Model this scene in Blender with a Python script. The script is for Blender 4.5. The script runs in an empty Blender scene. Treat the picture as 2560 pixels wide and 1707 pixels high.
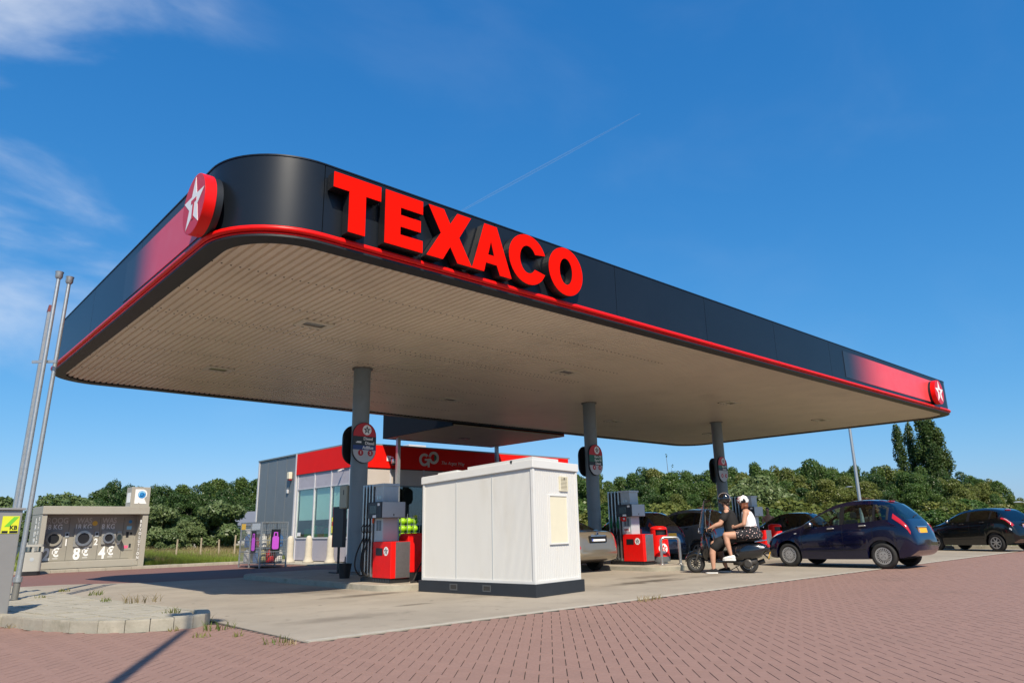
import bpy, math, random
import numpy as np
from mathutils import Vector, Matrix
random.seed(7)
RNG = np.random.default_rng(7)
PI = math.pi
R = math.radians
scene = bpy.context.scene
COL = scene.collection

# ------------------------------------------------------------------ camera
CAM_H = 1.08
CAM_F, CAM_A, CAM_T, CAM_R = 1771.6168, R(47.54529), R(14.85982), R(-1.17595)
_F = Vector((math.cos(CAM_A)*math.cos(CAM_T), math.sin(CAM_A)*math.cos(CAM_T), math.sin(CAM_T)))
_R0 = Vector((math.sin(CAM_A), -math.cos(CAM_A), 0)); _U0 = _R0.cross(_F)
_R = _R0*math.cos(CAM_R) + _U0*math.sin(CAM_R); _U = _R.cross(_F)
cam_data = bpy.data.cameras.new('camera'); cam = bpy.data.objects.new('camera', cam_data); COL.objects.link(cam)
m = Matrix((_R, _U, -_F)).transposed().to_4x4(); m.translation = (0, 0, CAM_H); cam.matrix_world = m
cam_data.sensor_width = 36; cam_data.lens = 36*CAM_F/2560; cam_data.clip_end = 20000; cam_data.clip_start = 0.05
scene.camera = cam
def G(x, y, z=0.0):            # photo pixel -> point on the level z
    d = _F*CAM_F + _R*(x-1280) - _U*(y-853.5)
    return Vector((0, 0, CAM_H)) + d*((z-CAM_H)/d.z)
def DIRV(x, y):
    return (_F*CAM_F + _R*(x-1280) - _U*(y-853.5)).normalized()

# ------------------------------------------------------------------ sun and sky
SUN_AZ, SUN_EL = R(62.9), R(45)          # the light travels along (cos az, sin az) and down
sun_d = bpy.data.lights.new('sun', 'SUN'); sun = bpy.data.objects.new('sun', sun_d); COL.objects.link(sun)
sun_d.energy = 4.9; sun_d.angle = R(0.55); sun_d.color = (1.0, 0.89, 0.72)
ldir = Vector((math.cos(SUN_EL)*math.cos(SUN_AZ), math.cos(SUN_EL)*math.sin(SUN_AZ), -math.sin(SUN_EL)))
sun.rotation_euler = ldir.to_track_quat('-Z', 'Y').to_euler(); sun.location = (-20, -40, 40)
SKY_GRADE = [(0.2825, 1.33), (1.1335, 0.73), (2.47, 0.51)]     # gain and exponent for red, green, blue
world = bpy.data.worlds.new('World'); scene.world = world; world.use_nodes = True
wt = world.node_tree; wt.nodes.clear()
def WN(t, **k):
    n = wt.nodes.new(t)
    for a, b in k.items(): setattr(n, a, b)
    return n
sky = WN('ShaderNodeTexSky', sky_type='NISHITA', sun_disc=False, sun_elevation=SUN_EL,
         sun_rotation=math.atan2(-math.cos(SUN_AZ), -math.sin(SUN_AZ)), altitude=0, air_density=1.0, dust_density=0.5, ozone_density=3.0)
# mild colour grade of the whole dome (the picture is processed to a deep, saturated blue)
sep = WN('ShaderNodeSeparateColor'); comb = WN('ShaderNodeCombineColor')
wt.links.new(sky.outputs[0], sep.inputs[0])
for i_c, (gn, pw) in enumerate(SKY_GRADE):
    pn = WN('ShaderNodeMath', operation='POWER'); pn.inputs[1].default_value = pw; wt.links.new(sep.outputs[i_c], pn.inputs[0])
    mn = WN('ShaderNodeMath', operation='MULTIPLY'); mn.inputs[1].default_value = gn; wt.links.new(pn.outputs[0], mn.inputs[0]); wt.links.new(mn.outputs[0], comb.inputs[i_c])
hsv = comb
bg = WN('ShaderNodeBackground'); bg.inputs['Strength'].default_value = 0.106
wo = WN('ShaderNodeOutputWorld')
# thin cirrus: streaky noise on the sky dome, thickest over the laundry side of the forecourt
tc = WN('ShaderNodeTexCoord')
mp = WN('ShaderNodeMapping'); mp.inputs['Rotation'].default_value = (0.25, -0.2, 0.55); mp.inputs['Scale'].default_value = (2.0, 3.6, 5.2)
wt.links.new(tc.outputs['Generated'], mp.inputs['Vector'])
nz = WN('ShaderNodeTexNoise'); nz.inputs['Scale'].default_value = 1.15; nz.inputs['Detail'].default_value = 7; nz.inputs['Roughness'].default_value = 0.52; nz.inputs['Distortion'].default_value = 0.35
wt.links.new(mp.outputs[0], nz.inputs['Vector'])
cr = WN('ShaderNodeMapRange', interpolation_type='SMOOTHSTEP'); cr.inputs['From Min'].default_value = 0.45; cr.inputs['From Max'].default_value = 0.80
wt.links.new(nz.outputs['Fac'], cr.inputs['Value'])
dp = WN('ShaderNodeVectorMath', operation='DOT_PRODUCT'); cdv = DIRV(-130, 300); dp.inputs[1].default_value = cdv
wt.links.new(tc.outputs['Generated'], dp.inputs[0])
dm = WN('ShaderNodeMapRange', interpolation_type='SMOOTHSTEP'); dm.inputs['From Min'].default_value = 0.925; dm.inputs['From Max'].default_value = 0.995; dm.inputs['To Min'].default_value = 0.04
wt.links.new(dp.outputs['Value'], dm.inputs['Value'])
mu = WN('ShaderNodeMath', operation='MULTIPLY'); wt.links.new(cr.outputs[0], mu.inputs[0]); wt.links.new(dm.outputs[0], mu.inputs[1])
mx = WN('ShaderNodeMixRGB'); mx.inputs['Color2'].default_value = (6.6, 7.0, 7.6, 1)
wt.links.new(mu.outputs[0], mx.inputs['Fac']); wt.links.new(hsv.outputs[0], mx.inputs['Color1'])
wt.links.new(mx.outputs[0], bg.inputs['Color']); wt.links.new(bg.outputs[0], wo.inputs['Surface'])
scene.view_settings.view_transform = 'Standard'; scene.view_settings.look = 'None'
scene.view_settings.exposure = 0.32; scene.view_settings.gamma = 1.0; scene.view_settings.use_curve_mapping = False
scene.render.engine = 'CYCLES'
scene.cycles.max_bounces = 8; scene.cycles.transparent_max_bounces = 24

# ------------------------------------------------------------------ materials
MATS = {}
def mat(name, col, rough=0.6, metal=0.0, var=0.0, vscale=6.0, bump=0.0, bscale=40.0, spec=0.5, alpha=None, coat=0.0, rnd=0.0, isl=0.0, emit=None, dirt=None, dscale=1.5, damt=0.5, stretch=None):
    if name in MATS: return MATS[name]
    M = bpy.data.materials.new(name); M.use_nodes = True; nt = M.node_tree; b = nt.nodes['Principled BSDF']
    L = nt.links
    def N(t, **k):
        n = nt.nodes.new(t)
        for a, c in k.items(): setattr(n, a, c)
        return n
    b.inputs['Base Color'].default_value = (*col, 1); b.inputs['Roughness'].default_value = rough; b.inputs['Metallic'].default_value = metal
    b.inputs['Specular IOR Level'].default_value = spec
    if coat: b.inputs['Coat Weight'].default_value = coat; b.inputs['Coat Roughness'].default_value = 0.04
    if alpha is not None: b.inputs['Alpha'].default_value = alpha
    if emit: b.inputs['Emission Color'].default_value = (*emit[0], 1); b.inputs['Emission Strength'].default_value = emit[1]
    src = None
    crd = N('ShaderNodeTexCoord').outputs['Object']
    if stretch:
        mpn = N('ShaderNodeMapping'); mpn.inputs['Scale'].default_value = stretch; L.new(crd, mpn.inputs[0]); crd = mpn.outputs[0]
    if var or dirt or rnd or isl:
        rgb = N('ShaderNodeRGB'); rgb.outputs[0].default_value = (*col, 1); src = rgb.outputs[0]
    if var:
        n1 = N('ShaderNodeTexNoise'); n1.inputs['Scale'].default_value = vscale; n1.inputs['Detail'].default_value = 8; n1.inputs['Roughness'].default_value = 0.65; L.new(crd, n1.inputs['Vector'])
        mr = N('ShaderNodeMapRange'); mr.inputs['From Min'].default_value = 0.25; mr.inputs['From Max'].default_value = 0.75; mr.inputs['To Min'].default_value = 1-var; mr.inputs['To Max'].default_value = 1+var; L.new(n1.outputs['Fac'], mr.inputs[0])
        h = N('ShaderNodeHueSaturation'); L.new(src, h.inputs['Color']); L.new(mr.outputs[0], h.inputs['Value']); src = h.outputs[0]
    if rnd or isl:
        val = None
        if rnd:
            oi = N('ShaderNodeObjectInfo'); mr = N('ShaderNodeMapRange'); mr.inputs['To Min'].default_value = 1-rnd; mr.inputs['To Max'].default_value = 1+rnd; L.new(oi.outputs['Random'], mr.inputs[0]); val = mr.outputs[0]
            h = N('ShaderNodeHueSaturation'); L.new(src, h.inputs['Color']); L.new(val, h.inputs['Value']); src = h.outputs[0]
        if isl:
            ge = N('ShaderNodeNewGeometry'); mr = N('ShaderNodeMapRange'); mr.inputs['To Min'].default_value = 1-isl; mr.inputs['To Max'].default_value = 1+isl; L.new(ge.outputs['Random Per Island'], mr.inputs[0])
            h = N('ShaderNodeHueSaturation'); L.new(src, h.inputs['Color']); L.new(mr.outputs[0], h.inputs['Value']); src = h.outputs[0]
    if dirt:
        n2 = N('ShaderNodeTexNoise'); n2.inputs['Scale'].default_value = dscale; n2.inputs['Detail'].default_value = 10; n2.inputs['Roughness'].default_value = 0.7; L.new(crd, n2.inputs['Vector'])
        mr = N('ShaderNodeMapRange', interpolation_type='SMOOTHSTEP'); mr.inputs['From Min'].default_value = 0.5; mr.inputs['From Max'].default_value = 0.78; mr.inputs['To Max'].default_value = damt; L.new(n2.outputs['Fac'], mr.inputs[0])
        mxn = N('ShaderNodeMixRGB'); mxn.inputs['Color2'].default_value = (*dirt, 1); L.new(mr.outputs[0], mxn.inputs['Fac']); L.new(src, mxn.inputs['Color1']); src = mxn.outputs[0]
    if src: L.new(src, b.inputs['Base Color'])
    if bump:
        n3 = N('ShaderNodeTexNoise'); n3.inputs['Scale'].default_value = bscale; n3.inputs['Detail'].default_value = 6; L.new(crd, n3.inputs['Vector'])
        bp = N('ShaderNodeBump'); bp.inputs['Strength'].default_value = bump; bp.inputs['Distance'].default_value = 0.01; L.new(n3.outputs['Fac'], bp.inputs['Height']); L.new(bp.outputs[0], b.inputs['Normal'])
    MATS[name] = M
    return M
def leafmat(name, col, col2, trans=0.35):
    M = bpy.data.materials.new(name); M.use_nodes = True; nt = M.node_tree; L = nt.links; nt.nodes.clear()
    N = nt.nodes.new
    out = N('ShaderNodeOutputMaterial'); ge = N('ShaderNodeNewGeometry'); oi = N('ShaderNodeObjectInfo')
    mx_ = N('ShaderNodeMixRGB'); mx_.inputs[1].default_value = (*col, 1); mx_.inputs[2].default_value = (*col2, 1)
    ad = N('ShaderNodeMath'); ad.operation = 'MULTIPLY_ADD'; ad.inputs[1].default_value = 0.55; L.new(ge.outputs['Random Per Island'], ad.inputs[0])
    m2 = N('ShaderNodeMath'); m2.operation = 'MULTIPLY'; m2.inputs[1].default_value = 0.5; L.new(oi.outputs['Random'], m2.inputs[0]); L.new(m2.outputs[0], ad.inputs[2])
    L.new(ad.outputs[0], mx_.inputs[0])
    d = N('ShaderNodeBsdfDiffuse'); t = N('ShaderNodeBsdfTranslucent'); g = N('ShaderNodeBsdfGlossy'); g.inputs['Roughness'].default_value = 0.45
    L.new(mx_.outputs[0], d.inputs[0]); L.new(mx_.outputs[0], t.inputs[0])
    a = N('ShaderNodeMixShader'); a.inputs[0].default_value = trans; L.new(d.outputs[0], a.inputs[1]); L.new(t.outputs[0], a.inputs[2])
    b = N('ShaderNodeMixShader'); b.inputs[0].default_value = 0.03; L.new(a.outputs[0], b.inputs[1]); L.new(g.outputs[0], b.inputs[2])
    L.new(b.outputs[0], out.inputs['Surface']); MATS[name] = M
    return M
def glassmat(name, tint, refl=0.06, rough=0.0):
    M = bpy.data.materials.new(name); M.use_nodes = True; nt = M.node_tree; L = nt.links; nt.nodes.clear(); N = nt.nodes.new
    out = N('ShaderNodeOutputMaterial'); t = N('ShaderNodeBsdfTransparent'); t.inputs[0].default_value = (*tint, 1)
    g = N('ShaderNodeBsdfGlossy'); g.inputs['Roughness'].default_value = rough
    f = N('ShaderNodeFresnel'); gn = N('ShaderNodeNewGeometry'); im = N('ShaderNodeMath'); im.operation = 'MULTIPLY_ADD'; im.inputs[1].default_value = -0.8333; im.inputs[2].default_value = 1.5; L.new(gn.outputs['Backfacing'], im.inputs[0]); L.new(im.outputs[0], f.inputs['IOR'])
    ad = N('ShaderNodeMath'); ad.operation = 'ADD'; ad.use_clamp = True; ad.inputs[1].default_value = refl; L.new(f.outputs[0], ad.inputs[0])
    s = N('ShaderNodeMixShader'); L.new(ad.outputs[0], s.inputs[0]); L.new(t.outputs[0], s.inputs[1]); L.new(g.outputs[0], s.inputs[2]); L.new(s.outputs[0], out.inputs['Surface'])
    MATS[name] = M
    return M

# ------------------------------------------------------------------ mesh builder
class MB:
    def __init__(s): s.v = []; s.f = []
    def add(s, vs, fs):
        o = len(s.v); s.v += [tuple(p) for p in vs]; s.f += [tuple(i+o for i in f) for f in fs]; return s
    def box(s, x0, x1, y0, y1, z0, z1):
        return s.add([(x0,y0,z0),(x1,y0,z0),(x1,y1,z0),(x0,y1,z0),(x0,y0,z1),(x1,y0,z1),(x1,y1,z1),(x0,y1,z1)],
                     [(0,3,2,1),(4,5,6,7),(0,1,5,4),(1,2,6,5),(2,3,7,6),(3,0,4,7)])
    def cbox(s, c, d): return s.box(c[0]-d[0]/2,c[0]+d[0]/2,c[1]-d[1]/2,c[1]+d[1]/2,c[2]-d[2]/2,c[2]+d[2]/2)
    def loft(s, rings, close=True, cap=True):
        n = len(rings[0]); o = len(s.v)
        for r in rings: s.v += [tuple(p) for p in r]
        for i in range(len(rings)-1):
            for j in range(n if close else n-1):
                a = o+i*n+j; b = o+i*n+(j+1) % n
                s.f.append((a, b, b+n, a+n))
        if cap and close:
            s.f.append(tuple(o+j for j in range(n))[::-1]); s.f.append(tuple(o+(len(rings)-1)*n+j for j in range(n)))
        return s
    def tube(s, pts, r, n=8, cap=True):
        pts = [Vector(p) for p in pts]; rs = r if isinstance(r, (list, tuple)) else [r]*len(pts); rings = []
        prev = None
        for i, p in enumerate(pts):
            t = (pts[min(i+1, len(pts)-1)]-pts[max(i-1, 0)]).normalized()
            if prev is None: a = t.orthogonal().normalized()
            else:
                a = prev - t*prev.dot(t)
                a = a.normalized() if a.length > 1e-6 else t.orthogonal().normalized()
            prev = a; b = t.cross(a)
            rings.append([p+(a*math.cos(2*PI*k/n)+b*math.sin(2*PI*k/n))*rs[i] for k in range(n)])
        return s.loft(rings, True, cap)
    def lathe(s, prof, c=(0,0,0), n=20, axis='z'):
        rings = []
        for r, h in prof:
            ring = []
            for k in range(n):
                a = 2*PI*k/n; x, y = r*math.cos(a), r*math.sin(a)
                p = (x, y, h) if axis == 'z' else ((h, x, y) if axis == 'x' else (y, h, x))
                ring.append((c[0]+p[0], c[1]+p[1], c[2]+p[2]))
            rings.append(ring)
        return s.loft(rings)
    def sphere(s, c, r, n=12, m_=8):
        r = r if isinstance(r, (tuple, list)) else (r, r, r)
        rings = []
        for i in range(m_+1):
            th = PI*i/m_; q = max(math.sin(th), 0.02)
            rings.append([(c[0]+r[0]*q*math.cos(2*PI*k/n), c[1]+r[1]*q*math.sin(2*PI*k/n), c[2]-r[2]*math.cos(th)) for k in range(n)])
        return s.loft(rings)
    def prism(s, poly, h0, h1, fn):   # poly 2D counter-clockwise, fn(u, v, h) -> 3D
        n = len(poly)
        vs = [fn(u, v, h0) for u, v in poly]+[fn(u, v, h1) for u, v in poly]
        return s.add(vs, [tuple(range(n))[::-1], tuple(range(n, 2*n))]+[(i, (i+1) % n, n+(i+1) % n, n+i) for i in range(n)])
    def strip(s, outer, inner, h0, h1, fn):   # ring-shaped prism between two equal-length loops
        n = len(outer); L = []
        for h in (h0, h1):
            for lp in (outer, inner): L += [fn(u, v, h) for u, v in lp]
        F = []
        for i in range(n):
            j = (i+1) % n
            F += [(i, n+i, n+j, j), (2*n+i, 2*n+j, 3*n+j, 3*n+i), (i, j, 2*n+j, 2*n+i), (n+i, 3*n+i, 3*n+j, n+j)]
        return s.add(L, F)
    def xf(s, M):
        s.v = [tuple(M @ Vector(p)) for p in s.v]; return s
    def build(s, name, mt, parent=None, smooth=False, bevel=0.0, loc=None, rot=None, fix=True, kind=None, subs=0):
        me = bpy.data.meshes.new(name); me.from_pydata(s.v, [], s.f)
        if fix:
            import bmesh
            bm = bmesh.new(); bm.from_mesh(me); bmesh.ops.recalc_face_normals(bm, faces=bm.faces); bm.to_mesh(me); bm.free()
        return mobj(name, me, mt, parent, smooth, bevel, loc, rot, kind, subs)
def mobj(name, me, mt, parent=None, smooth=False, bevel=0.0, loc=None, rot=None, kind=None, subs=0):
    if mt is not None:
        for q in (mt if isinstance(mt, (list, tuple)) else [mt]): me.materials.append(q if not isinstance(q, str) else MATS[q])
    o = bpy.data.objects.new(name, me); COL.objects.link(o)
    if parent is not None: o.parent = parent
    if loc is not None: o.location = loc
    if rot is not None: o.rotation_euler = rot
    if smooth:
        me.polygons.foreach_set('use_smooth', [True]*len(me.polygons))
        if smooth != 'all': me.set_sharp_from_angle(angle=R(smooth if smooth is not True else 40))
    if bevel:
        b = o.modifiers.new('bevel', 'BEVEL'); b.width = bevel; b.segments = 2; b.limit_method = 'ANGLE'; b.angle_limit = R(40)
    if subs:
        b = o.modifiers.new('sub', 'SUBSURF'); b.levels = subs; b.render_levels = subs
    if kind: o['kind'] = kind
    return o
def tag(o, label, cat, group=None):
    o['label'] = label; o['category'] = cat
    if group: o['group'] = group
    return o
def thing(name, label, cat, loc=(0,0,0), rz=0.0, group=None):
    o = bpy.data.objects.new(name, None); COL.objects.link(o); o.location = loc; o.rotation_euler = (0, 0, rz)
    o.empty_display_size = 0.2
    return tag(o, label, cat, group)
def dup(src, loc, rz=0.0, label=None, group=None, scale=None):
    def cp(o, par):
        c = o.copy(); COL.objects.link(c)
        if par is not None: c.parent = par
        for ch in o.children: cp(ch, c)
        return c
    r = cp(src, None); r.location = loc; r.rotation_euler = (0, 0, rz)
    if scale: r.scale = scale
    if label: r['label'] = label
    if group: r['group'] = group
    return r
def arc(cx, cy, r, a0, a1, n, rx=None):
    return [(cx+(rx or r)*math.cos(R(a0+(a1-a0)*i/n)), cy+r*math.sin(R(a0+(a1-a0)*i/n))) for i in range(n+1)]
def text(s, size, mt, parent, loc, rot, name='lettering', depth=0.004, bold=0.0, align='CENTER', sx=1.0, shear=0.0):
    cu = bpy.data.curves.new('t', 'FONT'); cu.body = s; cu.size = size; cu.align_x = align; cu.align_y = 'CENTER'; cu.extrude = depth/2; cu.offset = bold*size; cu.shear = shear
    cu.resolution_u = 3
    o = bpy.data.objects.new('t', cu); COL.objects.link(o)
    bpy.context.view_layer.update()
    me = bpy.data.meshes.new_from_object(o.evaluated_get(bpy.context.evaluated_depsgraph_get()))
    bpy.data.objects.remove(o); bpy.data.curves.remove(cu)
    me.materials.clear()
    r = mobj(name, me, mt, parent, loc=loc, rot=rot); r.scale = (sx, 1, 1)
    return r
# rotations that stand flat lettering up on walls:  facing -Y, facing -X, facing +Y
UP_Y = (PI/2, 0, 0); UP_X = (PI/2, 0, -PI/2); UP_YB = (PI/2, 0, PI)
STAR = [(math.cos(PI/2+i*PI/5)*(1 if i % 2 == 0 else 0.40), math.sin(PI/2+i*PI/5)*(1 if i % 2 == 0 else 0.40)) for i in range(10)]
TEE = [(-.27,.20),(-.27,.05),(-.085,.05),(-.085,-.62),(.085,-.62),(.085,.05),(.27,.05),(.27,.20)]
def star_logo(parent, fn, r, disc_mat, star_mat, tee_mat, t=0.004, disc=True):
    """round badge: disc, star on it and the T cut into the star. fn(u, v, h)"""
    o = None
    if disc:
        o = MB().prism(arc(0, 0, r, 0, 350, 35), 0, t, fn).build('badge_disc', disc_mat, parent)
    MB().prism([(x*r*.86, y*r*.86) for x, y in STAR], t-0.001, 2*t, fn).build('star', star_mat, o or parent)
    MB().prism([(x*r*.86, y*r*.86) for x, y in TEE], 2*t-0.001, 3*t, fn).build('letter_t', tee_mat, o or parent)
    return o

# palette
mat('red_sign', (0.92, 0.006, 0.001), 0.6, spec=0.05, var=0.05, vscale=2)
mat('red_tube', (0.80, 0.006, 0.004), 0.35, spec=0.3)
mat('red_plastic', (0.74, 0.008, 0.006), 0.42, spec=0.3, var=0.10, vscale=4, dirt=(0.25,0.03,0.02), damt=0.35, dscale=3)
mat('white_sign', (0.82, 0.82, 0.82), 0.4)
mat('black_sign', (0.012, 0.013, 0.016), 0.45)
mat('black_plastic', (0.015, 0.015, 0.016), 0.5, var=0.3, vscale=9)
mat('rubber', (0.012, 0.012, 0.012), 0.75, var=0.3, vscale=20, bump=0.2)
mat('fascia', (0.011, 0.015, 0.022), 0.33, metal=0.2, spec=0.4, bump=0.06, bscale=1.3, var=0.10, vscale=1.2, dirt=(0.022,0.027,0.034), damt=0.3, dscale=0.9)
mat('fascia_edge', (0.010, 0.012, 0.016), 0.5)
mat('steel', (0.52, 0.52, 0.51), 0.32, metal=0.9, var=0.12, vscale=12)
mat('galv', (0.42, 0.45, 0.47), 0.42, metal=0.7, var=0.15, vscale=18)
mat('paint_grey', (0.185, 0.23, 0.255), 0.42, var=0.08, vscale=2, dirt=(0.06,0.06,0.055), damt=0.3, dscale=2.5)
mat('pump_grey', (0.43, 0.48, 0.51), 0.40, var=0.07, vscale=3, dirt=(0.13,0.12,0.10), damt=0.3, dscale=3)
mat('pump_dark', (0.025, 0.03, 0.038), 0.45, var=0.1)
mat('screen', (0.03, 0.045, 0.05), 0.12)
mat('concrete_post', (0.50, 0.46, 0.38), 0.85, var=0.14, vscale=6, bump=0.3, dirt=(0.16,0.14,0.11), damt=0.5)
mat('wood_post', (0.33, 0.27, 0.19), 0.85, var=0.3, vscale=8, bump=0.4)
mat('bark', (0.10, 0.075, 0.05), 0.9, var=0.35, vscale=10, bump=0.6)
mat('yellow_plate', (0.80, 0.42, 0.01), 0.45, var=0.05)
mat('chrome', (0.75, 0.75, 0.76), 0.12, metal=1.0)
mat('blue_eu', (0.02, 0.07, 0.42), 0.4)
# ------------------------------------------------------------------ ground
def sheet(name, poly, z, mt, parent=None, kind='structure', thick=0.0):
    b = MB()
    if thick: b.prism(poly, z-thick, z, lambda u, v, h: (u, v, h))
    else: b.add([(u, v, z) for u, v in poly], [tuple(range(len(poly)))])
    o = b.build(name, mt, parent)
    if parent is None: o['kind'] = kind
    return o
mat('soil', (0.105, 0.10, 0.055), 0.95, var=0.35, vscale=0.5, bump=0.5, bscale=8, dirt=(0.06,0.10,0.025), dscale=0.3, damt=0.9)
# big ground sheet (meadow soil) reaching the horizon
sheet('ground', [(-9000,-9000),(9000,-9000),(9000,9000),(-9000,9000)], -0.30, 'soil')

# concrete apron with stains
def concrete_mat(name, base, oil):
    M = bpy.data.materials.new(name); M.use_nodes = True; nt = M.node_tree; L = nt.links; b = nt.nodes['Principled BSDF']
    def N(t, **k):
        n = nt.nodes.new(t)
        for a, c in k.items(): setattr(n, a, c)
        return n
    tcn = N('ShaderNodeTexCoord')
    def noise(sc, det=8, ro=0.65, dist=0.0):
        n = N('ShaderNodeTexNoise'); n.inputs['Scale'].default_value = sc; n.inputs['Detail'].default_value = det; n.inputs['Roughness'].default_value = ro; n.inputs['Distortion'].default_value = dist; L.new(tcn.outputs['Object'], n.inputs['Vector']); return n.outputs['Fac']
    def rng(v, a, c, lo, hi):
        r = N('ShaderNodeMapRange', interpolation_type='SMOOTHSTEP'); r.inputs['From Min'].default_value = a; r.inputs['From Max'].default_value = c; r.inputs['To Min'].default_value = lo; r.inputs['To Max'].default_value = hi; L.new(v, r.inputs[0]); return r.outputs[0]
    def mixc(f, c1, c2):
        mxn = N('ShaderNodeMixRGB'); L.new(f, mxn.inputs[0])
        if isinstance(c1, tuple): mxn.inputs[1].default_value = (*c1, 1)
        else: L.new(c1, mxn.inputs[1])
        mxn.inputs[2].default_value = (*c2, 1); return mxn.outputs[0]
    c = mixc(rng(noise(0.55), 0.3, 0.7, 0, 1), base, tuple(x*0.80 for x in base))
    c = mixc(rng(noise(2.6, 10, 0.7, 0.6), 0.52, 0.75, 0, 0.5), c, (0.17, 0.155, 0.125))
    c = mixc(rng(noise(45, 3), 0.55, 0.8, 0, 0.5), c, tuple(x*0.7 for x in base))
    # dark oily patches with a shape of their own beside the pumps
    for (ox, oy, rx, ry, am) in oil:
        mpn = N('ShaderNodeMapping'); mpn.inputs['Location'].default_value = (-ox/rx, -oy/ry, 0); mpn.inputs['Scale'].default_value = (1/rx, 1/ry, 0.0); L.new(tcn.outputs['Object'], mpn.inputs[0])
        nn = N('ShaderNodeTexNoise'); nn.inputs['Scale'].default_value = 3.0; nn.inputs['Detail'].default_value = 8; L.new(tcn.outputs['Object'], nn.inputs['Vector'])
        ln = N('ShaderNodeVectorMath', operation='LENGTH'); L.new(mpn.outputs[0], ln.inputs[0])
        ad = N('ShaderNodeMath', operation='MULTIPLY_ADD'); L.new(nn.outputs['Fac'], ad.inputs[0]); ad.inputs[1].default_value = 1.3; L.new(ln.outputs['Value'], ad.inputs[2])
        c = mixc(rng(ad.outputs[0], 0.7, 1.6, am, 0), c, (0.075, 0.06, 0.045))
    vo = N('ShaderNodeTexVoronoi'); vo.inputs['Scale'].default_value = 1.6; L.new(tcn.outputs['Object'], vo.inputs['Vector'])
    c = mixc(rng(vo.outputs['Distance'], 0.03, 0.075, 0.75, 0), c, (0.10, 0.09, 0.075))
    L.new(c, b.inputs['Base Color']); b.inputs['Roughness'].default_value = 0.88; b.inputs['Specular IOR Level'].default_value = 0.25
    bp = N('ShaderNodeBump'); bp.inputs['Strength'].default_value = 0.25; bp.inputs['Distance'].default_value = 0.01; L.new(noise(60, 5), bp.inputs['Height']); L.new(bp.outputs[0], b.inputs['Normal'])
    MATS[name] = M
concrete_mat('concrete', (0.37, 0.325, 0.265), [(12.6,9.5,1.5,.42,.85),(11.6,9.45,1.1,.3,.7),(13.6,10.3,1.6,.5,.6),(7.1,11.75,1.3,.35,.75),(5.0,8.9,1.2,.4,.4),(6.6,9.6,.5,.16,.7),(8.6,9.9,1.6,.5,.3),(15.0,14.0,1.5,1.2,.5),(14.2,9.4,1.6,.4,.35),(7.0,13.4,1.2,1.4,.5),(21.0,11.0,2.0,.8,.5)])
mat('slab', (0.36, 0.335, 0.275), 0.9, var=0.16, vscale=5, bump=0.35, rnd=0.07, dirt=(0.17,0.155,0.11), damt=0.6, dscale=4)
mat('kerbstone', (0.34, 0.315, 0.255), 0.9, var=0.16, vscale=5, bump=0.35, rnd=0.05, dirt=(0.13,0.13,0.08), damt=0.65, dscale=3)
mat('joint', (0.040, 0.033, 0.027), 0.95, var=0.3, vscale=30)
mat('brick', (0.275, 0.170, 0.139), 0.86, var=0.12, vscale=26, bump=0.25, bscale=120, rnd=0.04, isl=0.03, dirt=(0.205,0.135,0.108), damt=0.6, dscale=0.55, spec=0.3)
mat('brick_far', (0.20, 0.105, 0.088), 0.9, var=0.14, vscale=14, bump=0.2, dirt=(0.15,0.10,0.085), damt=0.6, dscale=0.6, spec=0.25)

CEDGE = 7.26
# concrete sheet (front edge along the brick, back edge, kerb on the far side)
apron = sheet('concrete_apron', [(3.70,CEDGE),(32.75,CEDGE+0.05),(32.75,19.2),(9.0,19.3),(5.7,19.7),(4.1,21.0),(3.2,21.0),(3.1,16.9),(3.45,12.9),(3.75,10.6)], 0.0, 'concrete', thick=0.02)
# lighter concrete rim strip along the front edge
mat('rim', (0.40, 0.37, 0.31), 0.9, var=0.2, vscale=8, bump=0.3)
for i in range(8):
    MB().box(3.72+i*3.85, 3.72+i*3.85+3.84, CEDGE, CEDGE+0.12, 0.0, 0.006).build('edge_strip', 'rim', apron)
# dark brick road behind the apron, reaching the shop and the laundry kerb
def fall(y): return -0.006-0.13*min(1.0, max(0.0, (y-19.6)/7.0))     # road lowered towards the shop to meet the group scaled about the camera
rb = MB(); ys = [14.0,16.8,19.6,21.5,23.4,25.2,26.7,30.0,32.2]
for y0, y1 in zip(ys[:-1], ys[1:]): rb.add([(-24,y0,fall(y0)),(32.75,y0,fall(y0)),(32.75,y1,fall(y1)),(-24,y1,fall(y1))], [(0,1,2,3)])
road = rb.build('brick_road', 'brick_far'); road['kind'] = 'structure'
ZB = -0.136
# ---- herringbone brick paving in front
paving = sheet('brick_paving', [(-30,-30),(60,-30),(60,CEDGE+0.05),(3.70,CEDGE),(3.75,10.4),(3.3,14.0),(-30,16.0)], -0.008, 'joint')
BW = 0.1085
def brick_mesh(gx, gy):      # half joint widths at the ends and along the sides
    hx, hy, z1, z0, c = BW-gx, BW/2-gy, 0.0, -0.03, 0.0006
    vs = [(-hx,-hy,z0),(hx,-hy,z0),(hx,hy,z0),(-hx,hy,z0),(-hx,-hy,z1-c),(hx,-hy,z1-c),(hx,hy,z1-c),(-hx,hy,z1-c),
          (-hx+c,-hy+c,z1),(hx-c,-hy+c,z1),(hx-c,hy-c,z1),(-hx+c,hy-c,z1)]
    fs = [(0,1,5,4),(1,2,6,5),(2,3,7,6),(3,0,4,7),(4,5,9,8),(5,6,10,9),(6,7,11,10),(7,4,8,11),(8,9,10,11)]
    return np.array(vs), fs
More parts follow.
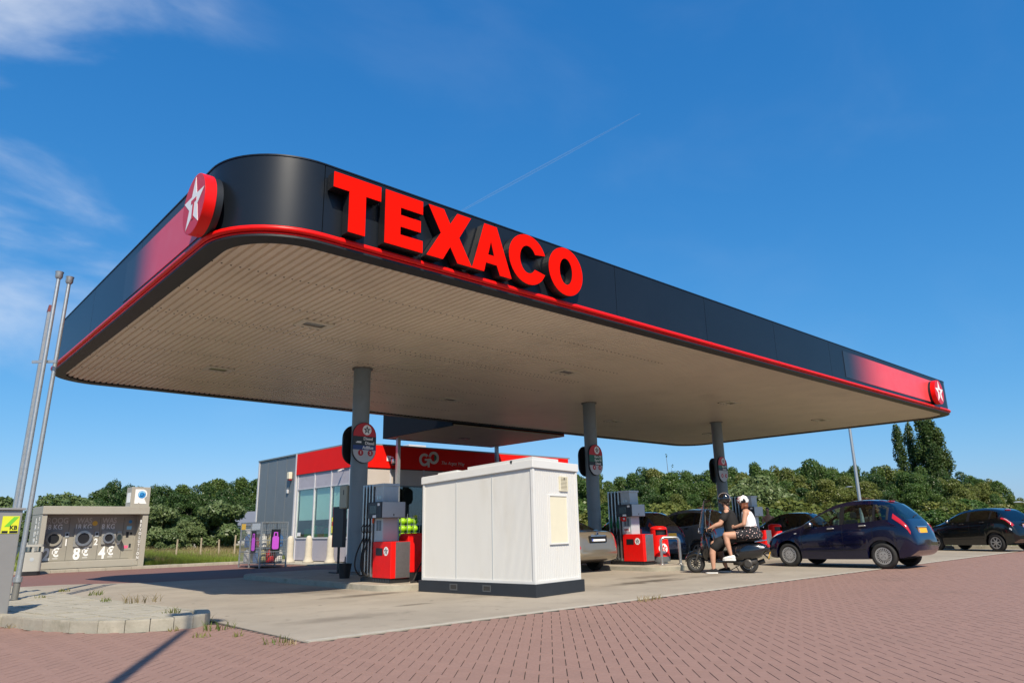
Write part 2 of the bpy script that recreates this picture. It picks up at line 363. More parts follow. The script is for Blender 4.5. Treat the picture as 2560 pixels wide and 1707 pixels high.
# joints running one way are open, those across are tight
BV, BF = brick_mesh(0.0003, 0.0036); BV2, _ = brick_mesh(0.0036, 0.0003)
ISL_FRONT = [(-1.2,17.2),(0.6,14.6),(1.15,13.0),(1.66,11.78),(1.95,10.75),(2.37,9.95),(2.85,9.62),(3.32,9.54),(3.62,9.80),(3.78,10.4)]
def in_island(x, y):
    pts = ISL_FRONT
    if y > 10.4 and x > 3.2: return True
    for (x0, y0), (x1, y1) in zip(pts[:-1], pts[1:]):
        if min(x0, x1) <= x <= max(x0, x1):
            yy = y0+(y1-y0)*(x-x0)/((x1-x0) or 1e-6)
            if y > yy-0.06: return True
    return False
def visible(x, y, mpx=1100):
    d = Vector((x, y, -CAM_H)); w = d.dot(_F)
    if w < (0.5 if mpx < 100 else 0.2): return False
    px = 1280+CAM_F*d.dot(_R)/w; py = 853.5-CAM_F*d.dot(_U)/w
    return -mpx < px < 2560+mpx and py < 1707+mpx
bricks = []
c45, s45 = math.cos(PI/4), math.sin(PI/4)
for i in range(-150, 340):
    for j in range(-340, 130):
        t = (i-j) % 4
        if t not in (0, 3): continue
        u, v = ((i+1)*BW, (j+.5)*BW) if t == 0 else ((i+.5)*BW, (j+1)*BW)
        x, y = u*c45-v*s45, u*s45+v*c45
        if x > 32.6 or y < -4: continue
        lim = CEDGE-0.03 if x > 3.66 else 15.0
        if y > lim or not visible(x, y) or in_island(x, y): continue
        bricks.append((math.hypot(x, y), x, y, PI/4+(0 if t == 0 else PI/2)))
bricks.sort()
bm_mes = []
for q_ in (BV, BV2):
    bm_me = bpy.data.meshes.new('brick'); bm_me.from_pydata([tuple(p) for p in q_], [], BF); bm_me.materials.append(MATS['brick']); bm_mes.append(bm_me)
inframe = [b for b in bricks if visible(b[1], b[2], -10)][:300]
ids = set(id(b) for b in inframe)
for d_, x, y, a in inframe:
    o = bpy.data.objects.new('brick', bm_mes[0 if a < 1.5 else 1]); COL.objects.link(o); o.parent = paving
    o.location = (x, y, random.gauss(0, 0.0004)); o.rotation_euler = (random.gauss(0, .0015), random.gauss(0, .0015), a+random.gauss(0, .003))
rest = [b for b in bricks if id(b) not in ids]
n = len(rest); arr = np.array([(x, y, a) for _, x, y, a in rest])
aa = arr[:, 2]+RNG.normal(0, .003, n); ca, sa = np.cos(aa), np.sin(aa); zz = RNG.normal(0, .0003, n); tx = RNG.normal(0, .0008, n)
P = np.where((arr[:, 2] < 1.5)[:, None, None], BV[None], BV2[None]); X = P[..., 0]*ca[:, None]-P[..., 1]*sa[:, None]+arr[:, 0:1]; Y = P[..., 0]*sa[:, None]+P[..., 1]*ca[:, None]+arr[:, 1:2]; Z = P[..., 2]+zz[:, None]+P[..., 0]*tx[:, None]
V = np.stack([X, Y, Z], -1).reshape(-1, 3)
F_ = (np.array(BF)[None]+np.arange(n)[:, None, None]*12).reshape(-1, 4)
def fast_mesh(name, V, F_):
    me = bpy.data.meshes.new(name); k = F_.shape[1]
    me.vertices.add(len(V)); me.vertices.foreach_set('co', np.ascontiguousarray(V, dtype=np.float32).ravel())
    me.loops.add(F_.size); me.loops.foreach_set('vertex_index', np.ascontiguousarray(F_, dtype=np.int32).ravel())
    me.polygons.add(len(F_)); me.polygons.foreach_set('loop_start', np.arange(0, F_.size, k, dtype=np.int32)); me.polygons.foreach_set('loop_total', np.full(len(F_), k, dtype=np.int32))
    me.update(calc_edges=True); me.validate(); me.shade_flat(); return me
mobj('brick_field', fast_mesh('brick_field', V, F_), 'brick', paving, kind='stuff')

# ---- traffic island on the left: kerb stones round a field of concrete slabs
island = sheet('traffic_island', [(-1.0,18.5),(0.75,14.8),(1.32,13.1),(1.84,11.9),(2.14,10.95),(2.5,10.18),(2.9,9.88),(3.25,9.80),(3.48,10.0),(3.60,10.5),(3.33,12.9),(2.98,16.8),(2.8,19.6),(-1.0,19.6)], 0.104, 'slab', thick=0.12)
ZI = 0.13
def kerb_run(parent, pts, step, w, z0, z1, mt='kerbstone', side=1):
    """stones along a polyline, lying on its left side"""
    seg = []; P_ = [Vector((x, y)) for x, y in pts]
    res = []
    for a, b in zip(P_[:-1], P_[1:]):
        L_ = (b-a).length; k = max(1, round(L_/step))
        for i in range(k): res.append((a+(b-a)*(i/k), a+(b-a)*((i+1)/k)))
    nor = []
    for a, b in res:
        d = (b-a).normalized(); nor.append(Vector((-d.y, d.x))*side)
    for i, (a, b) in enumerate(res):
        n0 = (nor[i]+nor[max(i-1, 0)]).normalized(); n1 = (nor[i]+nor[min(i+1, len(nor)-1)]).normalized()
        d = (b-a).normalized()*0.004
        q = [a+d, b-d, b-d+n1*w, a+d+n0*w]; ch = 0.02
        lo = [(p.x, p.y, z0) for p in q]; hi = [(p.x, p.y, z1-ch) for p in q]
        ctr = (q[0]+q[1]+q[2]+q[3])/4
        tp = [(p.x+(ctr.x-p.x)*ch/0.3*0.6, p.y+(ctr.y-p.y)*ch/0.3*0.6, z1+random.gauss(0, .002)) for p in q]
        MB().loft([lo, hi, tp]).build('kerb_stone', mt, parent)
def smooth_pts(pts, n=4):
    P_ = [Vector(p) for p in pts]; out = []
    for i in range(len(P_)-1):
        p0 = P_[max(i-1, 0)]; p1 = P_[i]; p2 = P_[i+1]; p3 = P_[min(i+2, len(P_)-1)]
        for k in range(n):
            t = k/n
            out.append(0.5*((2*p1)+(-p0+p2)*t+(2*p0-5*p1+4*p2-p3)*t*t+(-p0+3*p1-3*p2+p3)*t**3))
    out.append(P_[-1]); return out
front = smooth_pts([(0.6,14.6),(1.15,13.0),(1.66,11.78),(1.95,10.75),(2.37,9.95),(2.85,9.62),(3.32,9.54),(3.62,9.80),(3.78,10.4)], 2)
kerb_run(island, [(p.x, p.y) for p in front], 0.6, 0.16, -0.05, ZI+0.004, side=1)
kerb_run(island, [(3.78,10.4),(3.45,12.9),(3.1,16.8),(2.9,19.7)], 0.9, 0.10, -0.05, ZI-0.03, side=1)
# slabs cut by the outline: laid on a grid, kept where the whole slab is inside the kerbs
def inside(poly, x, y):
    c = False; k = len(poly)
    for i in range(k):
        x0, y0 = poly[i]; x1, y1 = poly[(i+1) % k]
        if (y0 > y) != (y1 > y) and x < (x1-x0)*(y-y0)/(y1-y0)+x0: c = not c
    return c
isl_poly = [(p.x, p.y) for p in front]+[(3.45,12.9),(3.1,16.8),(2.9,19.7),(0.6,19.7)]
slab_poly = [(0.80,14.7),(1.36,13.1),(1.87,11.92),(2.17,10.97),(2.53,10.2),(2.92,9.90),(3.22,9.83),(3.44,10.02),(3.56,10.5),(3.30,12.9),(2.95,16.8),(2.75,19.5),(0.8,19.5)]
mid_front = [(p[0]*0.955+1.9*0.045, p[1]*0.985+14*0.015) for p in isl_poly]
sl = 0.30
sb = MB().box(-sl/2+.003, sl/2-.003, -sl/2+.003, sl/2-.003, -0.05, 0.0)
sl_me = None
for i in range(-4, 14):
    for j in range(-4, 40):
        a = R(12); u, v = i*sl, j*sl+(sl/2 if i % 2 else 0)
        x, y = 0.9+u*math.cos(a)-v*math.sin(a), 9.4+u*math.sin(a)+v*math.cos(a)
        hs = sl*.5; cn = [(x+(p*math.cos(a)-q*math.sin(a))*hs, y+(p*math.sin(a)+q*math.cos(a))*hs) for p in (-1,1) for q in (-1,1)]
        if not all(inside(slab_poly, *c_) for c_ in cn): continue
        z = ZI-0.012+random.gauss(0, .004)
        if sl_me is None:
            o = MB().box(-sl/2+.004, sl/2-.004, -sl/2+.004, sl/2-.004, -0.06, 0.0).build('paving_slab', 'slab', island, bevel=0.004); sl_me = o.data
        else:
            o = bpy.data.objects.new('paving_slab', sl_me); COL.objects.link(o); o.parent = island
        o.location = (x, y, z); o.rotation_euler = (random.gauss(0, .012), random.gauss(0, .012), a+random.gauss(0, .015))

# ---- kerbs at the back and the far side
kb = bpy.data.objects.new('kerb', None); COL.objects.link(kb); kb['kind'] = 'structure'; kb['label'] = 'low concrete kerb in front of laundry kiosk and verge'
kerb_run(kb, [(-9,31.95),(4.9,32.0),(9.5,32.05),(15.4,32.15)], 1.0, 0.22, -0.25, ZB+0.115, side=1)
kb2 = bpy.data.objects.new('kerb', None); COL.objects.link(kb2); kb2['kind'] = 'structure'; kb2['label'] = 'low concrete kerb behind the parked black hatchback'
kerb_run(kb2, [(32.7,-6),(32.7,26)], 1.0, 0.2, -0.05, 0.13, side=-1)
# shop forecourt paving strip
sheet('pavement', [(13.8,26.9),(15.45,26.9),(15.45,32.1),(13.8,32.1)], ZB+0.04, 'slab', thick=0.05)
sheet('pavement', [(15.46,25.3),(30,25.3),(30,26.98),(15.46,26.98)], ZB+0.039, 'slab', thick=0.05)
# grass verges
mat('meadow', (0.10, 0.12, 0.035), 0.95, var=0.3, vscale=1.5, bump=0.6, bscale=10, dirt=(0.13,0.115,0.05), dscale=0.6, damt=0.8)
sheet('grass_verge', [(-44,32.1),(4.9,32.2),(15.4,32.36),(15.5,37.5),(70,40),(70,140),(-80,140)], ZB+0.08, 'meadow')
b = MB()
NX, NY = 40, 30
def bank_h(x, y):
    d = max(0.0, x-34.0); return 0.03+1.3*(1-math.exp(-d/14.0))*min(1, max(0, (x-33)/4))*(0.55+0.45*math.tanh((10-y)/12.0))+0.06*math.sin(x*.9)*math.sin(y*.7)*min(1, d/6)
vs = []; fs = []
for i in range(NX+1):
    for j in range(NY+1):
        x = 32.8+(i/NX)**1.5*80; y = -30+j/NY*110
        vs.append((x, y, bank_h(x, y)))
for i in range(NX):
    for j in range(NY):
        a = i*(NY+1)+j; fs.append((a, a+NY+1, a+NY+2, a+1))
mat('dry_meadow', (0.21, 0.165, 0.075), 0.95, var=0.3, vscale=1.2, bump=0.6, bscale=9, dirt=(0.10,0.115,0.04), dscale=0.35, damt=0.9)
o = b.add(vs, fs).build('grass_bank', 'dry_meadow', smooth='all'); o['kind'] = 'structure'
# ------------------------------------------------------------------ main canopy
CX0, CX1, CY0, CY1, CRAD = 3.20, 32.25, 8.87, 21.70, 1.22
ZS, ZF0, ZF1 = 5.16, 5.19, 6.385
def rrect(off=0.0, n=10):
    x0, x1, y0, y1, r = CX0+off, CX1-off, CY0+off, CY1-off, max(CRAD-off, 0.05)
    p = []
    for cx, cy, a in ((x0+r, y0+r, 180), (x1-r, y0+r, 270), (x1-r, y1-r, 0), (x0+r, y1-r, 90)):
        p += [(cx+r*math.cos(R(a+90*i/n)), cy+r*math.sin(R(a+90*i/n))) for i in range(n+1)]
    return p
canopy = thing('station_canopy', 'large forecourt canopy with black fascia and raised red letters on round grey columns', 'canopy', (17.8, 15.75, 0))
co = -Vector(canopy.location)
XY = lambda u, v, h: (u, v, h)
mat('soffit', (0.70, 0.62, 0.50), 0.38, var=0.07, vscale=0.8, dirt=(0.44,0.385,0.31), damt=0.4, dscale=0.7)
mat('roof_sheet', (0.2, 0.2, 0.2), 0.8)
# fascia panels: flat ones along the sides, curved ones at the four corners
def panel_line(p0, p1, step):
    p0, p1 = Vector(p0), Vector(p1); L_ = (p1-p0).length; k = max(1, round(L_/step)); d = (p1-p0)/L_; nrm = Vector((d.y, -d.x))
    for i in range(k):
        a = p0+d*(L_*i/k+0.006); b = p0+d*(L_*(i+1)/k-0.006); q = [a, b, b-nrm*0.04, a-nrm*0.04]
        MB().prism([(p.x, p.y) for p in q], ZF0, ZF1, XY).build('fascia_panel', 'fascia', canopy, loc=co)
panel_line((CX0+CRAD, CY0), (CX1-CRAD, CY0), 3.25)
panel_line((CX1, CY0+CRAD), (CX1, CY1-CRAD), 3.4)
panel_line((CX1-CRAD, CY1), (CX0+CRAD, CY1), 3.25)
panel_line((CX0, CY1-CRAD), (CX0, CY0+CRAD), 3.45)
for cx, cy, a in ((CX0+CRAD, CY0+CRAD, 180), (CX1-CRAD, CY0+CRAD, 270), (CX1-CRAD, CY1-CRAD, 0), (CX0+CRAD, CY1-CRAD, 90)):
    o_ = arc(cx, cy, CRAD, a+0.3, a+89.7, 24); i_ = arc(cx, cy, CRAD-0.04, a+0.3, a+89.7, 24)
    MB().prism(o_+i_[::-1], ZF0, ZF1, XY).build('fascia_panel', 'fascia', canopy, smooth=30, loc=co)
# backing behind the panel joints, top flashing, roof
MB().strip(rrect(0.041, 16), rrect(0.10, 16), ZF0+0.01, ZF1-0.01, XY).build('fascia_backing', 'fascia_edge', canopy, loc=co)
MB().strip(rrect(-0.012, 16), rrect(0.12, 16), ZF1+0.001, ZF1+0.022, XY).build('top_flashing', 'fascia', canopy, smooth=30, loc=co)
MB().prism(rrect(0.11, 8), 6.05, 6.09, XY).build('roof', 'roof_sheet', canopy, loc=co)
# black gutter strip under the tube and the red tube itself
MB().strip(rrect(-0.02, 20), rrect(0.26, 20), ZS-0.035, ZF0-0.001, XY).build('soffit_border', 'fascia_edge', canopy, smooth=30, loc=co)
tb = MB(); pth = rrect(-0.035, 12); tb.tube([(x, y, 5.235) for x, y in pth+[pth[0]]], 0.045, 10, cap=False).build('edge_tube', 'red_tube', canopy, smooth='all', loc=co)
tb = MB(); pth = rrect(-0.015, 12); tb.tube([(x, y, 5.172) for x, y in pth+[pth[0]]], 0.018, 6, cap=False).build('edge_tube', 'red_tube', canopy, smooth='all', loc=co)
for i in range(9):
    x = CX0+CRAD+0.3+i*3.25
    tb = MB().tube([(x-0.03, CY0-0.035, 5.235), (x+0.03, CY0-0.035, 5.235)], 0.0495, 10); tb.build('tube_joint', 'red_tube', canopy, smooth=True, loc=co)
# ribbed soffit, ribs run across the canopy
def yr(x, off=0.24):
    r = CRAD-off; x0, x1 = CX0+off, CX1-off
    def d(x):
        if x < x0+r: return r-math.sqrt(max(0, r*r-(x0+r-x)**2))
        if x > x1-r: return r-math.sqrt(max(0, r*r-(x-x1+r)**2))
        return 0
    return CY0+off+d(x), CY1-off-d(x)
sv = []; pitch = 0.145; x = CX0+0.25
while x < CX1-0.3:
    for dx, z in ((0, ZS), (0.083, ZS), (0.098, ZS+0.036), (0.130, ZS+0.036)):
        xx = min(x+dx, CX1-0.245); lo, hi = yr(xx); sv.append(((xx, lo, z), (xx, hi, z)))
    x += pitch
sm = MB()
for a, b in zip(sv[:-1], sv[1:]): sm.add([a[0], b[0], b[1], a[1]], [(0, 1, 2, 3)])
sm.build('soffit', 'soffit', canopy, loc=co, fix=False)
# fixing screws of the soffit sheets
sc_ = MB(); x = CX0+0.25+0.0415
while x < 15:
    for yy in (10.6, 12.1, 13.55, 13.75, 15.2, 16.7, 18.2, 19.7):
        lo, hi = yr(x)
        if lo+.1 < yy < hi-.1: sc_.box(x-.011, x+.011, yy-.011, yy+.011, ZS-0.008, ZS+0.001)
    x += pitch
sc_.build('screws', 'black_plastic', canopy, loc=co, kind='stuff')
mat('lamp_glass', (0.05, 0.047, 0.04), 0.2)
mat('lamp_frame', (0.62, 0.58, 0.48), 0.5)
for lx in (6.3, 13.65, 21.8, 28.7):
    for ly in (12.78, 17.93):
        f = MB().strip([(lx-.34,ly-.23),(lx+.34,ly-.23),(lx+.34,ly+.23),(lx-.34,ly+.23)], [(lx-.22,ly-.13),(lx+.22,ly-.13),(lx+.22,ly+.13),(lx-.22,ly+.13)], ZS-0.03, ZS+0.002, XY).build('downlight', 'lamp_frame', canopy, loc=co)
        MB().box(lx-.215, lx+.215, ly-.125, ly+.125, ZS-0.012, ZS+0.03).build('lens', 'lamp_glass', f)
        for k in range(4): MB().box(lx-.3+k*.17, lx-.25+k*.17, ly+.235, ly+.30, ZS-0.02, ZS+0.001).build('vent', 'black_plastic', f)
# columns
mat('base_plate', (0.2, 0.2, 0.19), 0.6, metal=0.4)
COLS = [(9.17, 15.75), (17.87, 15.75), (25.63, 15.75)]
for cx, cy in COLS:
    c = MB().lathe([(0.215, 0.10), (0.215, ZS+0.05)], (cx, cy, 0), 32).build('column', 'paint_grey', canopy, smooth=True, loc=co)
    MB().lathe([(0.26, ZS-0.03), (0.26, ZS+0.0)], (cx, cy, 0), 24).build('collar', 'base_plate', c, smooth=True)
    MB().lathe([(0.29, 0.10), (0.29, 0.16), (0.23, 0.20)], (cx, cy, 0), 24).build('foot', 'base_plate', c, smooth=True)
# raised letters (front faces red, returns black)
LZ0, LZ1 = 5.33, 6.21
def ell(cx, cz, rx, rz, a0, a1, n): return [(cx+rx*math.cos(R(a0+(a1-a0)*i/n)), cz+rz*math.sin(R(a0+(a1-a0)*i/n))) for i in range(n+1)]
def letter(polys):
    """polys: list of convex-ish outlines (or (outer, inner) ring) in (X, Z)"""
    FN = lambda u, v, h: (u, CY0-h, v)
    body = MB(); face = MB()
    for p in polys:
        if isinstance(p, tuple): body.strip(p[0], p[1], 0.03, 0.205, FN); face.strip(p[0], p[1], 0.2052, 0.215, FN)
        else: body.prism(p, 0.03, 0.205, FN); face.prism(p, 0.2052, 0.215, FN)
    b = body.build('letter', 'black_sign', canopy, loc=co); face.build('letter_face', 'red_sign', b)
    for dx in (-.2, .2):
        xs = sum(q[0] for q in (polys[0][0] if isinstance(polys[0], tuple) else polys[0]))/len(polys[0][0] if isinstance(polys[0], tuple) else polys[0])
letter([[(4.46,LZ1),(4.46,5.97),(4.72,5.97),(4.72,LZ0),(5.0,LZ0),(5.0,5.97),(5.26,5.97),(5.26,LZ1)]])
letter([[(5.34,LZ1),(5.34,LZ0),(6.04,LZ0),(6.04,5.53),(5.62,5.53),(5.62,5.665),(6.0,5.665),(6.0,5.86),(5.62,5.86),(5.62,5.985),(6.04,5.985),(6.04,LZ1)]])
letter([[(6.15,LZ1),(6.40,5.775),(6.12,LZ0),(6.44,LZ0),(6.59,5.58),(6.74,LZ0),(7.045,LZ0),(6.775,5.785),(7.03,LZ1),(6.74,LZ1),(6.59,5.98),(6.46,LZ1)]])
letter([[(7.33,LZ1),(7.05,LZ0),(7.31,LZ0),(7.355,5.50),(7.405,5.655),(7.475,5.92),(7.475,LZ1)], [(7.61,LZ1),(7.475,LZ1),(7.475,5.92),(7.545,5.655),(7.60,5.50),(7.67,LZ0),(7.94,LZ0)], [(7.355,5.50),(7.60,5.50),(7.545,5.655),(7.405,5.655)]])
cc, rx, rz = 8.36, 0.465, 0.475
letter([ell(cc, 5.80, rx, rz, 21, 334, 34)+ell(cc, 5.80, rx*.44, rz*.56, 322, 30, 26)])
letter([(ell(9.35, 5.80, 0.46, 0.475, 0, 352, 44), ell(9.35, 5.80, 0.175, 0.265, 0, 352, 44))])
# illuminated-sign discs and the faded red panels beside them
def gradmat(name, axis, a, b, c_end=(0.018,0.024,0.036), red=(0.66,0.03,0.05)):
    M = bpy.data.materials.new(name); M.use_nodes = True; nt = M.node_tree; bs = nt.nodes['Principled BSDF']; L = nt.links
    t = nt.nodes.new('ShaderNodeTexCoord'); s = nt.nodes.new('ShaderNodeSeparateXYZ'); L.new(t.outputs['Object'], s.inputs[0])
    mr = nt.nodes.new('ShaderNodeMapRange'); mr.interpolation_type = 'SMOOTHSTEP'; mr.inputs['From Min'].default_value = a; mr.inputs['From Max'].default_value = b; L.new(s.outputs[axis], mr.inputs[0])
    nn = nt.nodes.new('ShaderNodeTexNoise'); nn.inputs['Scale'].default_value = 2.5; nn.inputs['Detail'].default_value = 8; L.new(t.outputs['Object'], nn.inputs['Vector'])
    m0 = nt.nodes.new('ShaderNodeMixRGB'); m0.inputs[1].default_value = (*red, 1); m0.inputs[2].default_value = (red[0]*.9+.06, red[1]+.06, red[2]+.06, 1); L.new(nn.outputs['Fac'], m0.inputs[0])
    m1 = nt.nodes.new('ShaderNodeMixRGB'); m1.inputs[1].default_value = (*c_end, 1); L.new(m0.outputs[0], m1.inputs[2]); L.new(mr.outputs[0], m1.inputs[0])
    L.new(m1.outputs[0], bs.inputs['Base Color']); bs.inputs['Roughness'].default_value = 0.35; MATS[name] = M
gradmat('print_left', 1, 14.0, 12.3); gradmat('print_right', 0, 22.2, 25.4, red=(0.78,0.04,0.05))
FX = lambda u, v, h: (CX0-h, -u, v)     # u runs to the right when looking at the left side
o = MB().box(CX0-0.012, CX0-0.001, 10.12, 14.45, 5.40, 6.20).build('sign_panel', 'print_left', canopy, loc=co)
MB().box(22.0, 29.95, CY0-0.012, CY0-0.001, 5.40, 6.24).build('sign_panel', 'print_right', canopy, loc=co)
mat('disc_red', (0.55, 0.014, 0.022), 0.4)
def disc(fn):
    b = MB().prism(arc(0, 0, 0.455, 0, 352, 44), 0.10, 0.255, fn).build('logo_disc', 'red_tube', canopy, smooth=30, loc=co)
    MB().prism(arc(0, 0, 0.44, 0, 352, 44), 0.0, 0.10, fn).build('disc_back', 'fascia_edge', b, smooth=30)
    MB().prism(arc(0, 0, 0.445, 0, 352, 44), 0.2551, 0.258, fn).build('disc_face', 'disc_red', b)
    MB().prism([(x*.425, y*.425) for x, y in STAR], 0.2581, 0.262, fn).build('star', 'white_sign', b)
    MB().prism([(x*.39, y*.39) for x, y in TEE], 0.2621, 0.265, fn).build('letter_t', 'disc_red', b)
disc(lambda u, v, h: (CX0-h, 9.93-u, 5.69+v))
disc(lambda u, v, h: (29.62+u, CY0-h, 5.76+v))

# ------------------------------------------------------------------ oval pump-number signs on the columns
mat('sign_red', (0.50, 0.018, 0.025), 0.4); mat('sign_green', (0.015, 0.13, 0.075), 0.4); mat('sign_blue', (0.018, 0.05, 0.20), 0.4); mat('sign_dark', (0.022, 0.03, 0.035), 0.4); mat('sign_grey', (0.44, 0.46, 0.49), 0.4)
mat('dark_red', (0.40, 0.01, 0.014), 0.4)
def stadium(w, h, n=12):
    r = w/2
    return arc(0, h/2-r, r, 0, 180, n)+arc(0, -h/2+r, r, 180, 360, n)
def pump_sign(cx, cy, rz, label, rows, nums, front=True):
    s = thing('pump_sign', label, 'sign', (cx, cy, 3.23), rz)
    W_, H_ = 0.66, 1.0; fn = lambda u, v, h: (u, -h, v)
    MB().prism(stadium(W_, H_), 0.0, 0.055, fn).build('sign_body', 'black_sign', s, smooth=30)
    MB().cbox((0, 0.04, 0), (0.1, 0.10, 0.5)).build('bracket', 'base_plate', s)
    if not front: return s
    def band(z0, z1, m_, h):
        r = W_/2-0.012
        def half(z):
            c1 = H_/2-W_/2
            dz = max(abs(z)-c1, 0); return math.sqrt(max(r*r-dz*dz, 0.0))
        zs = [z0+(z1-z0)*i/12 for i in range(13)]
        MB().prism([(half(z), z) for z in zs]+[(-half(z), z) for z in zs[::-1]], 0.0551, h, fn).build('sign_band', m_, s)
    band(0.155, 0.487, 'sign_red', 0.058); z = 0.15
    for txt, m_, hh in rows:
        band(z-hh, z, m_, 0.058)
        text(txt, hh*1.0, 'white_sign', s, (0.10 if len(rows) > 2 or txt else 0.1, -0.0595, z-hh/2), UP_Y, bold=0.02); z -= hh+0.004
    band(-0.487, z, 'sign_grey', 0.058)
    star_logo(s, lambda u, v, h: (0.06+u, -0.058-h, 0.315+v), 0.125, 'white_sign', 'sign_dark' if True else 0, 'white_sign', 0.002)
    for i, nm in enumerate(nums):
        q = (-0.10+0.27*i, -0.25)
        c = MB().prism(arc(q[0], q[1], 0.075, 0, 345, 23), 0.0581, 0.061, fn).build('number_disc', 'dark_red', s)
        text(nm, 0.10, 'white_sign', s, (q[0], -0.0625, q[1]), UP_Y, bold=0.02, name='number')
    return s
g6 = 'oval pump signs on the columns'
pump_sign(9.12, 15.50, 0, 'oval pump sign reading Diesel and AdBlue with numbers 1 and 2', [('Diesel','sign_dark',.105),('   Diesel','sign_dark',.105),('AdBlue','sign_blue',.105)], ('1','2'))
s2 = pump_sign(17.74, 15.50, 0, 'oval green-banded pump sign reading Euro and Diesel on the middle canopy column', [('Euro 95','sign_green',.105),('Euro 95','sign_green',.105),('Diesel','sign_dark',.105)], ('4','3'))
s3 = pump_sign(25.33, 15.50, 0, 'oval pump sign with narrow green band on the column behind the riders', [('Euro 95','sign_green',.10),('Diesel','sign_dark',.10)], ('6','5'))
for (cx, nm) in ((9.17, 'Diesel and AdBlue sign'), (17.87, 'middle column sign'), (25.63, 'sign behind the riders')):
    pump_sign(cx, 16.0, PI, 'black rear of oval sign on the column of the '+nm, [], (), front=False)
# the little lorry pictogram on the Diesel line
s1 = [o for o in COL.objects if o.name == 'pump_sign'][0]
MB().box(-.21,-.09,-.0605,-.0582,-.012,.03).box(-.24,-.215,-.0605,-.0582,-.012,.012).build('lorry_pictogram', 'white_sign', s1)

# ------------------------------------------------------------------ lower link canopy to the shop
link = thing('link_canopy', 'low black link roof on slim posts between canopy and shop', 'canopy', (19.7, 24.3, 0)); lo_ = -Vector(link.location)
mat('link_black', (0.006, 0.007, 0.010), 0.6, spec=0.15); mat('link_soffit', (0.42, 0.36, 0.30), 0.6, var=0.08, vscale=1)
LX0, LX1, LY0, LY1, LZ = 16.68, 22.92, 21.74, 26.72, 5.02
MB().box(LX0+.05, LX1-.05, LY0, LY1-.05, LZ+.02, LZ+.06).build('soffit', 'link_soffit', link, loc=lo_)
MB().box(LX0, LX0+.05, LY0, LY1, LZ, LZ+1.15).build('fascia_panel', 'link_black', link, loc=lo_)
MB().box(LX1-.05, LX1, LY0, LY1, LZ, LZ+1.15).build('fascia_panel', 'red_plastic', link, loc=lo_)
MB().box(LX0+.051, LX1-.051, LY1-.049, LY1, LZ, LZ+1.15).build('fascia_panel', 'link_black', link, loc=lo_)
MB().box(LX0+.06, LX1-.06, LY0, LY1-.06, LZ+1.05, LZ+1.08).build('roof', 'roof_sheet', link, loc=lo_)
for px_, py_ in ((17.05, 26.05), (22.72, 26.1)):
    MB().box(px_-.075, px_+.075, py_-.075, py_+.075, -.12, LZ+.02).build('post', 'galv', link, loc=lo_, bevel=0.008)
MB().box(19.4, 19.9, 24.6, 24.9, LZ, LZ+.019).build('downlight', 'lamp_glass', link, loc=lo_)

# ------------------------------------------------------------------ shop
SX, SY, SXE, SYE, SH = 13.77, 24.06, 25.6, 32.7, 4.42
shop = thing('shop_building', 'flat-roofed grey petrol shop with wide red fascia band and glazed corner', 'building', (19.7, 28.4, 0)); so = -Vector(shop.location)
mat('clad_grey', (0.145, 0.168, 0.19), 0.45, var=0.06, vscale=1.0, dirt=(0.11,0.12,0.13), damt=0.4, dscale=0.8)
mat('frame_white', (0.55, 0.55, 0.58), 0.4, var=0.06, vscale=3)
mat('panel_lilac', (0.40, 0.38, 0.43), 0.45, var=0.07, vscale=2, dirt=(0.22,0.2,0.19), damt=0.35, dscale=3)
mat('panel_cream', (0.52, 0.47, 0.43), 0.45, var=0.05, vscale=2)
mat('dark_inside', (0.03, 0.03, 0.03), 0.9)
mat('shop_floor', (0.3, 0.29, 0.27), 0.5)
mat('band_red', (0.74, 0.010, 0.006), 0.5, spec=0.12, var=0.05, vscale=1.5)
glassmat('shop_glass', (0.86, 0.95, 0.92), 0.05)
mat('blind', (0.62, 0.78, 0.73), 0.7, var=0.05, vscale=3)
# grey cladding: long sandwich panels on the rear part of the left wall and on the back walls
for i in range(4):
    y0 = 28.83+i*0.965
    p = MB().box(SX, SX+0.08, y0+0.008, y0+0.957, 0.25, SH-0.06).build('cladding_panel', 'clad_grey', shop, loc=so)
MB().box(SX+0.02, SX+0.07, 28.8, 32.7, 0.03, 0.25).build('plinth', 'dark_inside', shop, loc=so)
for i in range(4): MB().box(SX-0.012, SX-0.001, 28.83+i*.965-0.012, 28.83+i*.965+0.012, 0.25, SH-0.07).build('cover_strip', 'clad_grey', shop, loc=so)
MB().box(SX+0.09, SXE, SYE-0.08, SYE, 0, SH-0.06).build('wall', 'clad_grey', shop, loc=so)
MB().box(SXE-0.08, SXE, SY+0.09, SYE-0.09, 0, SH-0.06).build('wall', 'clad_grey', shop, loc=so)
MB().box(SX+0.1, SXE-0.1, SY+0.1, SYE-0.1, SH-0.25, SH-0.18).build('roof', 'roof_sheet', shop, loc=so)
MB().box(SX-0.03, SX+0.06, SYE-0.10, SYE+0.02, 0.03, SH-0.05).build('corner_post', 'frame_white', shop, loc=so)
# roof edge trims
MB().box(SX-0.05, SX+0.10, SY-0.05, SYE+0.03, SH-0.055, SH).build('roof_trim', 'paint_grey', shop, loc=so)
MB().box(SX+0.101, SXE+0.03, SY-0.05, SY+0.10, SH-0.055, SH).build('roof_trim', 'paint_grey', shop, loc=so)
